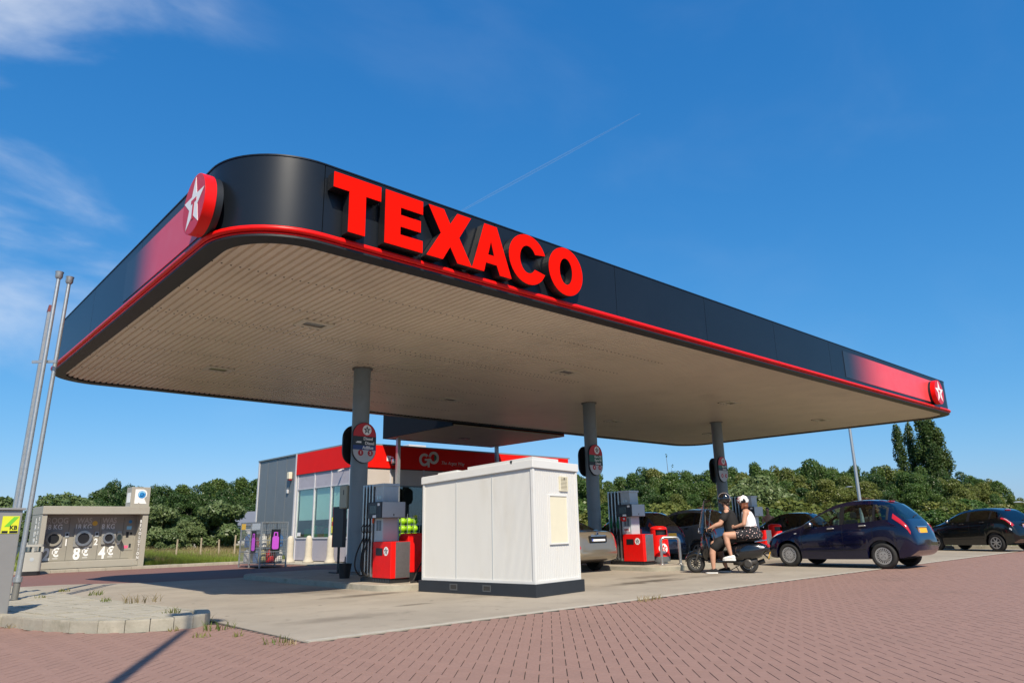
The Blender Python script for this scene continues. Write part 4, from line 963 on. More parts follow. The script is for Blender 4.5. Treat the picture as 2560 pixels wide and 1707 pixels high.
def cyl_poster(put, lab):
    p = MB().prism([(-.17,-.33),(.17,-.33),(.17,.38),(-.17,.38)], .010, .018, put).build('poster', 'black_sign'); tag(p, lab, 'poster')
    body = [(-.12,-.20)]+arc(-.06,-.22,.06,180,270,4)+arc(.06,-.22,.06,270,360,4)+arc(.04,.08,.08,0,80,5)+arc(-.04,.08,.08,100,180,5)
    s = MB().prism(body, .0181, .022, put).build('cylinder_print', 'purple', p)
    MB().strip([(-.085,.15),(.085,.15),(.07,.29),(-.07,.29)], [(-.045,.15),(.045,.15),(.035,.26),(-.035,.26)], .0181, .022, put).build('collar_print', 'purple', p)
cq, sq_ = math.cos(R(3)), math.sin(R(3))
def cgw(x, y, z): return (10.45+x*cq-y*sq_, 24.25+x*sq_+y*cq, z)
cyl_poster(lambda u, v, h: cgw(.52+u, -h, .88+v), 'black poster with purple cylinder on the front of the gas cage')
cyl_poster(lambda u, v, h: cgw(-h, .52-u, .84+v), 'black poster with purple cylinder on the side of the gas cage')
gc_me = {}
mat('cyl_white', (0.62,0.62,0.60), .45); mat('cyl_blue', (0.04,0.16,0.42), .4); mat('cyl_olive', (0.33,0.30,0.16), .5); mat('cyl_red', (0.42,0.02,0.02), .45)
for i in range(3):
    for j in range(4):
        for lv_, zz_ in enumerate((.15, .66)):
            m_ = ('cyl_olive','cyl_white','cyl_blue','cyl_red','cyl_olive')[(i*3+j*2+lv_) % 5]; key = (m_, lv_)
            if key not in gc_me:
                o = MB().lathe([(.11,0),(.13,.03),(.13,.33),(.10,.40),(.05,.42),(.05,.46)], (0,0,0), 16).build('gas_cylinder', m_, smooth=30); gc_me[key] = o.data
            else: o = bpy.data.objects.new('gas_cylinder', gc_me[key]); COL.objects.link(o)
            o.location = cgw(.18+.30*i, .22+.36*j, zz_); cn = {'cyl_olive':'olive','cyl_white':'white','cyl_blue':'blue','cyl_red':'red'}[m_]
            tag(o, cn+' gas cylinder standing inside the mesh cage', 'gas cylinder', cn+' gas cylinders in the cage')

# ------------------------------------------------------------------ self-service laundry kiosk
KX, KY, KW, KH, KD = 4.82, 28.80, 3.26, 2.08, 1.6
kiosk = thing('laundry_kiosk', 'beige outdoor laundry kiosk with three machines and R tower', 'kiosk', (KX, KY, .09), R(1.2))
mat('kiosk', (0.345, 0.325, 0.275), 0.5, var=.04, vscale=1.5, dirt=(0.25,0.225,0.18), damt=.35, dscale=1.8)
mat('kiosk_in', (0.285, 0.27, 0.23), 0.5, var=.05, vscale=1.5)
mat('white_print', (0.80, 0.80, 0.78), .5)
MB().box(0, KW, .62, KD, 0, KH-.02).build('cabinet', 'kiosk_in', kiosk)
MB().box(-.06, KW+.04, -.05, KD, KH-.27, KH).build('roof', 'kiosk', kiosk, bevel=.012)
MB().box(-.05, .10, 0, .615, .0, KH-.271).build('side_wall', 'kiosk', kiosk)
MB().box(-.05, -.005, .6151, KD, .0, KH-.271).build('side_wall', 'kiosk', kiosk)
MB().box(KW-.16, KW+.03, 0, .615, .0, KH-.271).build('side_wall', 'kiosk', kiosk)
MB().box(.101, KW-.161, .05, .619, .02, .24).build('plinth', 'kiosk', kiosk, bevel=.006)
MB().box(-.05, KW+.02, .02, KD, -.05, .015).build('base_slab', 'dark_inside', kiosk)
twr = MB().box(KW-.62, KW+.02, .02, .62, KH+.001, KH+.70).build('tower', 'kiosk', kiosk, bevel=.01)
# R emblem with blue swirl
fk = lambda u, v, h: (KW-.30+u, .018-h, KH+.35+v)
MB().prism([(-.20,-.25),(-.07,-.25),(-.07,-.20),(-.04,-.23),(.02,-.25),(.22,-.25),(.12,-.06),(.20,.02),(.21,.12),(.17,.22),(.08,.27),(-.20,.27)], .001, .008, fk).build('letter_r', 'white_print', twr)
mat('swirl_blue', (0.03,0.22,0.52), .3); mat('swirl_light', (0.30,0.62,0.82), .3); mat('swirl_dark', (0.01,0.05,0.18), .3)
MB().prism(arc(.03,.08,.135,0,345,23), .0081, .012, fk).build('swirl', 'swirl_blue', twr)
MB().prism(ringarc(.03,.08,.085,.12,30,210,14), .0121, .015, fk).build('swirl_band', 'swirl_light', twr)
MB().prism(ringarc(.025,.075,.04,.065,200,400,14), .0121, .015, fk).build('swirl_band', 'swirl_dark', twr)
MB().box(KW-.628, KW-.621, .1, .5, KH+.15, KH+.5).build('side_emblem', 'white_print', twr)
FY = .619    # machine front plane
def kt(s, size, x, z, m_='white_print', bold=.015, sx=.8, name='lettering'): return text(s, size, m_, kiosk, (x, FY-.004, z), UP_Y, bold=bold, sx=sx, name=name)
mat('print_grey', (0.52,0.50,0.47), .5)
cols = [(.47, 'DROOG', '18 KG', '2', '1', .215, False), (1.38, 'WAS', '18 KG', '8', '2', .235, False), (2.18, 'WAS', '8 KG', '4', '3', .17, True)]
for x, t1, t2, pr_, no, rad, opn in cols:
    kt(t1, .27, x, 1.60, 'print_grey'); kt(t2, .25, x-.02, 1.385)
    mc = thing('washing_machine', {'DROOG':'large tumble dryer porthole numbered 1 in laundry kiosk','WAS':'large washing machine with closed round door numbered 2' if rad > .2 else 'small washing machine with its round door swung open'}[t1], 'washer', (KX+x*math.cos(R(1.2)), KY+.62, .09), R(1.2))
    MB().box(-rad-.06, rad+.06, -.02, -.0015, .98-rad-.03, 1.0+rad+.10).build('front_plate', mat('machine_front', (0.25,0.25,0.24), .4), mc, bevel=.004)
    fnm = lambda u, v, h: (u, -.0205-h, 1.0+v)
    ro = MB().strip(arc(0,0,rad*1.12,0,348,29), arc(0,0,rad*.78,0,348,29), 0, .05, fnm).build('porthole_ring', 'steel' if t1 == 'WAS' else 'kiosk_in', mc, smooth=30)
    MB().prism(arc(0,0,rad*.78,0,348,29), 0.001, .012, fnm).build('porthole_glass', 'black_sign', mc)
    if opn:
        d_ = lambda u, v, h: (rad*1.12+.12+u*.45, -.06-h-(u+.1)*.8, 1.0+v)
        dd = MB().strip(arc(0,0,rad*1.0,0,348,29), arc(0,0,rad*.7,0,348,29), 0, .04, d_).build('door', 'steel', mc, smooth=30); MB().prism(arc(0,0,rad*.70,0,348,29), .005, .02, d_).build('door_glass', 'screen', dd)
    elif t1 == 'WAS':
        MB().prism([(-.27,-.06),(-.18,-.06),(-.18,-.12),(-.24,-.13)], .05, .07, fnm).build('handle', 'steel', mc)
    kt(no, .31, x+rad+.20, .86, name='number', bold=.03); kt(pr_, .56, x-.13, .47, sx=.75, bold=.035, name='price'); kt('\u20ac', .40, x+.14, .53, sx=.8, bold=.035, name='price')
    MB().box(x+.06, x+.22, FY-.004, FY-.0005, .335, .352).build('underline', 'white_print', kiosk)
    MB().box(x+rad+.14, x+rad+.26, FY-.02, FY-.0005, 1.05, 1.22).build('coin_panel', 'pump_grey', kiosk); MB().box(x+rad+.165, x+rad+.235, FY-.024, FY-.0201, 1.10, 1.18).build('coin_slot', 'black_sign', kiosk)
for x in (.92, 1.88, 2.66): MB().box(x-.004, x+.004, FY-.003, FY-.0005, .26, 1.70).build('panel_joint', 'dark_inside', kiosk)
MB().box(.12, 2.95, FY-.003, FY-.0005, .268, .274).build('panel_joint', 'dark_inside', kiosk)
# pay terminal column
pt = thing('pay_terminal', 'payment panel with screen at the right of laundry kiosk', 'terminal', (KX+2.86, KY+.62+.06, .09), R(1.2))
MB().box(-.17,.17,-.012,-.0015,.55,1.72).build('panel', 'kiosk_in', pt); MB().box(-.10,-.01,-.018,-.0121,1.0,1.2).build('screen', 'black_sign', pt); MB().box(.03,.10,-.018,-.0121,1.10,1.18).build('keypad', 'black_sign', pt)
MB().box(-.10,.06,-.016,-.0121,1.28,1.40).build('sticker', 'swirl_light', pt); MB().prism(arc(.0,1.56,.06,0,345,15), .0121, .015, lambda u, v, h: (u, -h, v)).build('emblem', 'swirl_blue', pt)
MB().box(-.13,.0,-.016,-.0121,.62,.72).build('sticker', mat('pink', (0.75,0.12,0.25), .5), pt); MB().box(.03,.1,-.016,-.0121,.64,.78).build('sticker', 'sign_dark', pt)
# vertical lettering on the side posts and end wall
for k, ch in enumerate('REVOLUTION'): text(ch, .15, 'white_print', kiosk, (KW-.20, -.004, 1.55-k*.14), UP_Y, bold=.02, sx=.7)
for k, ch in enumerate('REVOLUTION'): text(ch, .17, 'white_print', kiosk, (-.054, .35, 1.66-k*.155), UP_X, bold=.02, sx=1.3)
for k, ch in enumerate('LAUNDRY'): text(ch, .24, 'white_print', kiosk, (-.054, .80, 1.60-k*.22), UP_X, bold=.03, sx=1.6)
yd = MB().prism(arc(0,0,.085,0,345,15), .0, .006, lambda u, v, h: (KX+1.70+u, KY+.66-h, 1.60+v)).build('round_sticker', 'sign_yellow'); tag(yd, 'round yellow sticker beside the WAS lettering on the kiosk', 'sticker')
# grey litter bin next to the kiosk
lb = thing('litter_bin', 'light grey round-backed litter bin beside the laundry kiosk', 'bin', (4.42, 27.6, .0))
mat('bin_grey', (0.40,0.40,0.36), .5, var=.05)
for a, b_, m_ in ((.0,.12,'black_plastic'),(.121,.70,'bin_grey')): MB().prism(rr(-.29,.29,-.22,.22,.12), a, b_, XY).build('body' if a else 'foot', m_, lb, smooth=30)
for s in (-1, 1): MB().box(s*.25-.035, s*.25+.035, -.21, .21, .701, .86).build('hood_side', 'bin_grey', lb)
MB().box(-.03,.03,-.21,.21,.701,.86).build('hood_side', 'bin_grey', lb); MB().box(-.26,.26,-.19,.19,.69,.72).build('inner_liner', 'black_sign', lb)
MB().prism(rr(-.29,.29,-.22,.22,.12), .861, .93, XY).build('hood', 'bin_grey', lb, smooth=30); MB().prism(arc(0,0,.06,0,345,15), .2201, .226, lambda u, v, h: (u, -h, .48+v)).build('emblem', 'pump_grey', lb)

# ------------------------------------------------------------------ poles on the traffic island
fl = (-.010, .006)   # the poles stand a touch out of plumb
def pole_thing(label, base, r, h, lean):
    t = thing('flagpole', label, 'flagpole', (base[0], base[1], ZI-.01))
    p = lambda z: (lean[0]*z, lean[1]*z, z)
    MB().tube([p(0), p(.28)], r*1.25, 14).build('foot', 'base_plate', t, smooth=True); MB().tube([p(.28), p(.36)], r*1.6, 14).build('hinge_collar', 'galv', t, smooth=True)
    MB().tube([p(.36), p(h*.45), p(h)], [r, r*.9, r*.78], 14).build('shaft', 'galv', t, smooth=True)
    MB().tube([p(h-.0), p(h+.03), p(h+.10), p(h+.13)], [r*1.1, r*1.5, r*1.5, r*1.7], 14).build('cap', 'galv', t, smooth=True)
    return t
pole_thing('thin galvanised flagpole with hinged foot in front of its twin', (2.23, 14.83), .042, 5.55, (.0174, -.016))
pole_thing('thin galvanised flagpole half hidden by the sticker pillar', (2.06, 14.72), .042, 5.58, (.0142, -.013))
ms = thing('square_mast', 'square grey mast with dark red cap behind the flagpoles', 'mast', (2.21, 16.03, ZI-.01))
MB().loft([[(x,y,0) for x,y in ((-.06,-.06),(.06,-.06),(.06,.06),(-.06,.06))],[(x+.07,y-.065,5.28) for x,y in ((-.05,-.05),(.05,-.05),(.05,.05),(-.05,.05))]]).build('shaft', 'galv', ms); MB().loft([[(x+.07,y-.065,5.281) for x,y in ((-.055,-.055),(.055,-.055),(.055,.055),(-.055,.055))],[(x+.07,y-.065,5.42) for x,y in ((-.04,-.04),(.04,-.04),(.04,.04),(-.04,.04))]]).build('cap', mat('mast_red', (0.16,0.03,0.03), .5), ms)
clp = thing('pole_clamp', 'flat galvanised bar clamping the two flagpoles together', 'bracket', (2.17, 14.75, 4.15))
MB().box(-.24,.20,-.05,-.02,-.025,.025).build('bar', 'galv', clp, rot=(0,0,R(-42)))
# sticker pillar at the left edge
pl_ = thing('air_pillar', 'grey steel service pillar with yellow green sticker on island', 'pillar', (G(17,1533,.13).x-.20, G(17,1533,.13).y+.09, ZI-.012), R(8))
mat('pillar_grey', (0.30,0.295,0.285), .42, metal=.35, var=.06, vscale=2)
MB().box(-.30,.20,-.10,.14,0,1.36).build('body', 'pillar_grey', pl_, bevel=.012); MB().box(-.33,.225,-.13,.17,1.36,1.39).build('lid', 'pillar_grey', pl_, bevel=.006)
st = MB().box(-.03,.17,-.106,-.1005,1.05,1.28).build('sticker', mat('sticker_yel', (0.66,0.68,0.03), .5), pl_)
MB().prism([(.0,1.14),(.06,1.14),(.16,1.27),(.10,1.27)], .1061, .108, lambda u, v, h: (u, -h, v)).build('green_stripe', mat('sticker_grn', (0.16,0.52,0.04), .5), st)
MB().box(-.02,.05,-.108,-.1061,1.055,1.085).build('black_label', 'black_sign', st); MB().box(.07,.165,-.108,-.1061,1.055,1.085).build('black_label', 'black_sign', st)
text('KB', .075, 'black_sign', st, (.11, -.109, 1.125), UP_Y, bold=.02)
yb = thing('yellow_box', 'yellow service box mounted beside the grey pillar', 'box', (1.27, 11.95, ZI-.012), R(8))
MB().box(-.24,.06,-.10,.05,.58,1.16).build('housing', mat('box_yellow', (0.80,0.46,0.01), .45), yb, bevel=.02); MB().box(-.1,.05,-.106,-.1005,.92,1.0).build('warning_label', 'sign_red', yb); MB().box(-.16,-.02,-.02,.02,0,.58).build('stand', 'pillar_grey', yb)

# ------------------------------------------------------------------ lamp posts
def lamp_post(loc, h, r, label, arm=(0,0), head=.6):
    t = thing('street_lamp', label, 'street lamp', loc)
    MB().tube([(0,0,0),(0,0,1.0),(0,0,h)], [r*1.25,r,r*.7], 12).build('pole', 'galv', t, smooth=True)
    a = Vector((arm[0], arm[1], 0)).normalized()
    MB().tube([(0,0,h-.02),(a.x*.15,a.y*.15,h+.12),(a.x*head,a.y*head,h+.16)], r*.5, 8).build('arm', 'galv', t, smooth=True)
    MB().sphere((a.x*(head+.25),a.y*(head+.25),h+.15), (.34,.34,.07), 12, 6).build('lamp_head', 'pump_grey', t, smooth=True)
    return t
def ray_at(px, py, d):
    v = DIRV(px, py); return Vector((0,0,CAM_H))+v*(d/(math.cos(CAM_A)*v.x+math.sin(CAM_A)*v.y))
LP2, LP3 = ray_at(2111, 1217, 85), ray_at(2566, 1254, 66)
lamp_post((46.3, 18.9, .9), 9.5, .105, 'tall galvanised lamp post rising behind the blue hatchback', (.3,-1))
lamp_post((LP2.x, LP2.y, .6), LP2.z-.75, .06, 'short lamp post with curved arm among the far bushes', (.4,-1), .3)
lamp_post((LP3.x, LP3.y, 1.0), LP3.z-1.15, .07, 'low lamp post at the far end of dry bank', (-.4,1), .4)
# the post whose shadow crosses the brick stands beside the photographer
lamp_post((-.62, 1.93, 0.0), 8.3, .075, 'lamp post beside the camera that throws the long shadow', (.456,.89), .5)
# fence posts in the verge
for k, (fx, fy, h_) in enumerate(((14.6,37.0,1.15),(14.1,37.7,.95),(13.4,38.3,1.05),(12.5,39.2,1.0),(15.9,38.2,1.1))):
    o = MB().tube([(0,0,-.05),(random.uniform(-.05,.05),.02,h_)], [.05,.042], 8).build('fence_post', 'wood_post', loc=(fx,fy,-.05), smooth=30); tag(o, 'short weathered wooden fence post in the tall grass', 'fence post', 'wooden fence posts in the verge')
# contrail high in the sky
M = bpy.data.materials.new('contrail'); M.use_nodes = True; nt = M.node_tree; nt.nodes.clear(); out = nt.nodes.new('ShaderNodeOutputMaterial'); tr = nt.nodes.new('ShaderNodeBsdfTransparent'); df = nt.nodes.new('ShaderNodeBsdfDiffuse'); df.inputs[0].default_value = (.9,.9,.9,1); ms_ = nt.nodes.new('ShaderNodeMixShader'); ms_.inputs[0].default_value = .055
nt.links.new(tr.outputs[0], ms_.inputs[1]); nt.links.new(df.outputs[0], ms_.inputs[2]); nt.links.new(ms_.outputs[0], out.inputs[0]); MATS['contrail'] = M
pa, pb = DIRV(1130, 540), DIRV(1600, 285); k1 = 3500/pa.z; k2 = 3500/pb.z
a_, b_ = Vector((0,0,CAM_H))+pa*k1, Vector((0,0,CAM_H))+pb*k2
o = MB().tube([a_.lerp(b_, t/10) for t in range(11)], [3+13*math.sin(PI*min(1, .1+t/11)) for t in range(11)], 10).build('contrail', 'contrail', smooth='all'); tag(o, 'thin white vapour trail across the blue sky above the canopy', 'vapour trail')

# cage, kiosk and litter bin likewise scaled about the camera, onto the lower ground
for o in list(COL.objects):
    if o.parent is None and o.name.split('.')[0] in ('gas_cage','gas_cylinder','poster','laundry_kiosk','washing_machine','pay_terminal','round_sticker','litter_bin'):
        o.location = (o.location.x*1.12, o.location.y*1.12, o.location.z*1.12+ZB+0.006); o.scale = (1.12, 1.12, 1.12)
# ------------------------------------------------------------------ cars
def paint(name, col, metal=0.0, rough=0.25): return mat(name, col, rough, metal=metal, coat=0.8, var=0.04, vscale=2, dirt=tuple(c*.8+.03 for c in col), damt=0.25, dscale=1.2)
glassmat('car_glass', (0.62, 0.74, 0.70), 0.04); glassmat('car_glass_dark', (0.10, 0.12, 0.125), 0.05); glassmat('rear_glass', (0.16, 0.24, 0.26), 0.10)
mat('lamp_red', (0.42, 0.008, 0.012), 0.15, coat=0.6); mat('lamp_clear', (0.55, 0.57, 0.60), 0.12, coat=0.6); mat('lamp_pink', (0.62,0.33,0.33), .15, coat=.6)
mat('car_black', (0.010, 0.010, 0.011), 0.45); mat('interior', (0.05, 0.05, 0.052), 0.85); mat('seat_green', (0.16, 0.24, 0.21), 0.8); mat('underbody', (0.008, 0.008, 0.008), 0.9)
mat('tyre', (0.018, 0.018, 0.018), 0.8, var=.3, vscale=15, dirt=(0.06,0.055,0.05), damt=.4, dscale=6)
mat('rim_silver', (0.56, 0.56, 0.55), 0.35, metal=0.75); mat('rim_dark', (0.012, 0.012, 0.012), 0.7)
def cr_interp(pts):
    xs = [p[0] for p in pts]; ys = [p[1] for p in pts]
    def f(x):
        if x <= xs[0]: return ys[0]
        if x >= xs[-1]: return ys[-1]
        i = max(k for k in range(len(xs)-1) if xs[k] <= x); h = xs[i+1]-xs[i]; t = (x-xs[i])/h
        def sl(k):
            if k <= 0 or k >= len(xs)-1: return None
            return (ys[k+1]-ys[k-1])/(xs[k+1]-xs[k-1])
        d = (ys[i+1]-ys[i])/h; m0 = sl(i); m1 = sl(i+1); m0 = d if m0 is None else m0; m1 = d if m1 is None else m1
        if d == 0: m0 = m1 = 0
        return ys[i]*(2*t**3-3*t*t+1)+h*m0*(t**3-2*t*t+t)+ys[i+1]*(-2*t**3+3*t*t)+h*m1*(t**3-t*t)
    return f
def lathe_ring(prof, n):
    return MB().loft([[(r_*math.sin(2*PI*k/n), h, r_*math.cos(2*PI*k/n)) for k in range(n)] for r_, h in prof], True, False)
def wheel(parent, x, y, r, style, side, w=.19):
    t = lathe_ring([(r*.66,-w/2),(r*.90,-w/2),(r*.985,-w/2+.03),(r,-w/4),(r,w/4),(r*.985,w/2-.03),(r*.90,w/2),(r*.66,w/2),(r*.66,-w/2)], 36)
    wh = MB().lathe([(r*.64,-w/2+.03),(r*.64,w/2-.03)], (0,0,0), 28, 'y').build('wheel', 'rim_dark', parent, smooth=30, loc=(x, y, r))
    t.build('tyre', 'tyre', wh, smooth='all')
    s = side; f = lambda u, v, h: (u, s*(w/2-.02+h), v)
    rb = MB().strip(arc(0,0,r*.665,0,350,35), arc(0,0,r*.56,0,350,35), 0.0, .012, f)
    if style == 'cover':
        for k in range(22):
            a = 2*PI*k/22; c, s_ = math.cos(a), math.sin(a); p = []
            for (rr_, hw) in ((r*.30, r*.026), (r*.575, r*.038)): p.append((rr_, hw))
            q = [(p[0][0],-p[0][1]),(p[1][0],-p[1][1]),(p[1][0],p[1][1]),(p[0][0],p[0][1])]
            rb.prism([(c*u-s_*v, s_*u+c*v) for u, v in q], 0.0, .010, f)
        rb.prism(arc(0,0,r*.33,0,345,23), 0, .016, f)
    elif style == 'seven':
        for k in range(7):
            a = 2*PI*k/7+.2; c, s_ = math.cos(a), math.sin(a)
            q = [(r*.10,-r*.075),(r*.58,-r*.05),(r*.58,r*.05),(r*.10,r*.075)]; rb.prism([(c*u-s_*v, s_*u+c*v) for u, v in q], 0.0, .014, f)
        rb.prism(arc(0,0,r*.15,0,345,23), 0, .018, f)
    else:
        for k in range(5):
            a = 2*PI*k/5+.2; c, s_ = math.cos(a), math.sin(a)
            q = [(r*.10,-r*.11),(r*.58,-r*.08),(r*.58,r*.08),(r*.10,r*.11)]; rb.prism([(c*u-s_*v, s_*u+c*v) for u, v in q], 0.0, .014, f)
        rb.prism(arc(0,0,r*.2,0,345,23), 0, .018, f)
    rb.build('rim', 'rim_silver', wh)
    MB().prism(arc(0,0,r*.09,0,340,17), .0185, .022, f).build('hub_cap', 'steel', wh)
    if style == 'cover':
        for k in range(4): a = PI/4+k*PI/2; MB().prism(arc(r*.19*math.cos(a), r*.19*math.sin(a), r*.035, 0, 330, 11), .0165, .019, f).build('bolt_hole', 'rim_dark', wh)
    return wh
def car(name, label, loc, rz, S, group=None, scale=1.0):
    root = thing(name, label, 'car', loc, rz, group); root.scale = (scale,)*3
    ztop, zbel, wl, wt, zlo = (cr_interp(sorted(S[k])) for k in ('top', 'belt', 'wide', 'roof', 'low'))
    x0, x1 = S['x']; wr = S['wr']; ra = wr+.055; xw = S['wheels']
    def ring(x):
        zt = ztop(x); zb = min(zbel(x), zt-.02); zl = zlo(x); base = zl
        for xc in xw:
            if abs(x-xc) < ra: zl = max(zl, wr+math.sqrt(ra*ra-(x-xc)**2))
        w = wl(x); wb = w-.035; tp = min(wt(x), wb-.01); ze = zb+(zt-zb)*.78
        mid = lambda t: max(zl+.012, base+(zb-base)*t)
        cab = zt-zb
        return [(0,zl),(w-.14,zl),(w-.02,zl+.005),(w+.0,mid(.30)),(w+.012,mid(.58)),(w-.004,max(mid(.86), zl+.014)),(wb,max(zb, zl+.02)),
                ((wb*.47+tp*.53)+.02*min(1,cab*3),zb+(ze-zb)*.55),(tp+.02,max(ze, zl+.03)),(tp-.06,zb+(zt-zb)*.955),(tp*.5,zb+(zt-zb)*.99),(0,zt)]
    def at_(x, s, off=0.0, side=1):
        r_ = ring(x); i = min(int(s), len(r_)-2); t = s-i
        p = (r_[i][0]*(1-t)+r_[i+1][0]*t, r_[i][1]*(1-t)+r_[i+1][1]*t)
        d = (r_[i+1][0]-r_[i][0], r_[i+1][1]-r_[i][1]); l = math.hypot(*d) or 1; nrm = (d[1]/l, -d[0]/l)
        return (x, side*(p[0]+nrm[0]*off), p[1]+nrm[1]*off)
    def patch(nm, xs, ss, mt, side, off=.008, par=None, fn_s=None):
        """thin skin laid on the body between x range and ring range"""
        nx, ns = 8, 6; o = MB(); vs = []
        for k in (off, -.004):
            for i in range(nx+1):
                for j in range(ns+1):
                    x = xs[0]+(xs[1]-xs[0])*i/nx; s0, s1 = (ss if fn_s is None else fn_s(x)); vs.append(at_(x, s0+(s1-s0)*j/ns, k, side))
        n_ = (nx+1)*(ns+1); F = []
        q = lambda i, j, k: k*n_+i*(ns+1)+j
        for i in range(nx):
            for j in range(ns): F += [(q(i,j,0),q(i+1,j,0),q(i+1,j+1,0),q(i,j+1,0)), (q(i,j,1),q(i,j+1,1),q(i+1,j+1,1),q(i+1,j,1))]
        for i in range(nx): F += [(q(i,0,0),q(i,0,1),q(i+1,0,1),q(i+1,0,0)), (q(i,ns,0),q(i+1,ns,0),q(i+1,ns,1),q(i,ns,1))]
        for j in range(ns): F += [(q(0,j,0),q(0,j+1,0),q(0,j+1,1),q(0,j,1)), (q(nx,j,0),q(nx,j,1),q(nx,j+1,1),q(nx,j+1,0))]
        return o.add(vs, F).build(nm, mt, par or root, smooth=True)
    # stations
    st = set(np.linspace(x0, x1, 72).tolist())
    for xc in xw: st |= set((xc+ra*math.cos(R(a))) for a in range(0, 181, 9))
    for a, b in S['side_win']: st |= {a, b}
    st |= set(S['screen'])|set(S['rear'])
    st = sorted(x for x in st if x0 <= x <= x1)
    rings = [ring(x) for x in st]; nr = len(rings[0])
    parts = {}
    def put(key, quad): parts.setdefault(key, []).append(quad)
    for i in range(len(st)-1):
        xm = (st[i]+st[i+1])/2
        for j in range(nr-1):
            for sd in (1, -1):
                P = [(st[i],sd*rings[i][j][0],rings[i][j][1]),(st[i+1],sd*rings[i+1][j][0],rings[i+1][j][1]),(st[i+1],sd*rings[i+1][j+1][0],rings[i+1][j+1][1]),(st[i],sd*rings[i][j+1][0],rings[i][j+1][1])]
                if sd < 0: P = P[::-1]
                key = 'body'
                if j in (6, 7):
                    lo_x, hi_x = S['cabin']
                    for k, (a, b) in enumerate(S['side_win']):
                        if a < xm < b: key = ('side_window', k, sd)
                    if key == 'body' and lo_x < xm < hi_x: key = ('pillar', sum(1 for a, b in S['side_win'] if xm > a), sd)
                if j >= 9 and S['screen'][0] < xm < S['screen'][1]: key = ('windscreen', 0, 0)
                if j >= (8 if S.get('wide_rear') else 9) and S['rear'][0] < xm < S['rear'][1]: key = ('rear_window', 0, 0)
                put(key, P)
    for (r_, x, fl_) in ((rings[0], st[0], 1), (rings[-1], st[-1], -1)):
        for j in range(nr-1):
            for sd in (1, -1): put('body', [(x,sd*r_[j][0],r_[j][1]),(x,sd*r_[j+1][0],r_[j+1][1]),(x,0,r_[j+1][1]),(x,0,r_[j][1])])
    import bmesh
    for key, qs in parts.items():
        vs = [p for q in qs for p in q]; me = bpy.data.meshes.new('car'); me.from_pydata(vs, [], [tuple(range(4*i, 4*i+4)) for i in range(len(qs))])
        bm = bmesh.new(); bm.from_mesh(me); bmesh.ops.remove_doubles(bm, verts=bm.verts, dist=1e-4); bmesh.ops.dissolve_degenerate(bm, edges=bm.edges, dist=1e-5); bmesh.ops.recalc_face_normals(bm, faces=bm.faces); bm.to_mesh(me); bm.free()
        nm = key if isinstance(key, str) else key[0]
        m_ = {'body': S['paint'], 'pillar': 'car_black', 'side_window': S.get('glass', 'car_glass'), 'windscreen': 'car_glass', 'rear_window': 'rear_glass'}[nm]
        o = mobj(nm, me, m_, root, smooth=42)
        if nm == 'body': body = o
    # floor pan, interior, seats
    MB().box(xw[0]-ra+.02, xw[1]+ra-.02, -wl(0)+.28, wl(0)-.28, zlo(0)+.02, .58).build('underbody', 'underbody', root)
    MB().box(S['cabin'][0]+.15, S['screen'][1]-.25, -wl(0)+.10, wl(0)-.10, .50, .66).build('interior', 'interior', root)
    MB().box(S['screen'][1]-.30, S['screen'][1]-.02, -wl(0)+.12, wl(0)-.12, .6, zbel(S['screen'][1])-.01).build('dashboard', 'interior', root)
    for sx in S['seats']:
        for sy in (-.36, .36):
            m_ = 'seat_green' if (S.get('green') and sx == S['seats'][0]) else 'interior'
            s_ = MB().box(sx-.12, sx+.04, sy-.23, sy+.23, .6, zbel(sx)+.14).build('seat', m_, root, bevel=.05); MB().box(sx-.15, sx-.05, sy-.13, sy+.13, zbel(sx)+.17, zbel(sx)+.33).build('headrest', m_, s_, bevel=.04)
    MB().tube([(S['screen'][1]-.52,.36+.17*math.cos(2*PI*k/16),zbel(0)-.06+.17*math.sin(2*PI*k/16)) for k in range(17)], .014, 6).build('steering_wheel', 'interior', root)
    # wheels
    for xc in xw:
        for sd in (1, -1): wheel(root, xc, sd*(wl(xc)-.105), wr, S['rim'], sd)
    # door seams, handles, mouldings, mirrors
    for sd in (1, -1):
        for xa in S['seams']: patch('door_seam', (xa-.004, xa+.004), (2.9, 6.0), 'car_black', sd, .0015)
        patch('sill_seam', (S['seams'][0], S['seams'][-1]), (2.85, 2.93), 'car_black', sd, .0015)
        if S.get('moulding'): patch('side_moulding', (xw[0]+ra+.06, xw[1]-ra-.06), (3.45, 3.80), S['paint'], sd, .014)
        for xa in S['handles']:
            p0 = at_(xa-.07, 5.3, .03, sd); p1 = at_(xa+.07, 5.3, .03, sd); q0 = at_(xa-.08, 5.3, .0, sd); q1 = at_(xa+.08, 5.3, .0, sd)
            MB().tube([q0, p0, p1, q1], [.012,.018,.018,.012], 8).build('door_handle', S.get('handle_mat', S['paint']), root, smooth=True)
        mp_ = at_(S['mirror'], 6.15, .0, sd)
        mr = MB().sphere((mp_[0], mp_[1]+sd*.10, mp_[2]+.06), (.055,.095,.068), 12, 8).tube([mp_, (mp_[0],mp_[1]+sd*.09,mp_[2]+.04)], .025, 8).build('mirror', S['paint'], root, smooth=True)
        MB().sphere((mp_[0]-.035, mp_[1]+sd*.10, mp_[2]+.06), (.028,.08,.055), 12, 8).build('mirror_glass', 'chrome', mr, smooth=True)
    for sp in S.get('lights', []):
        for sd in (1, -1): patch(sp[0], sp[1], sp[2], sp[3], sd, sp[4] if len(sp) > 4 else .012, fn_s=sp[5] if len(sp) > 5 else None)
    # rear plate, garnish, wiper, high stop lamp, antenna
    px, pz, tilt = S['plate']
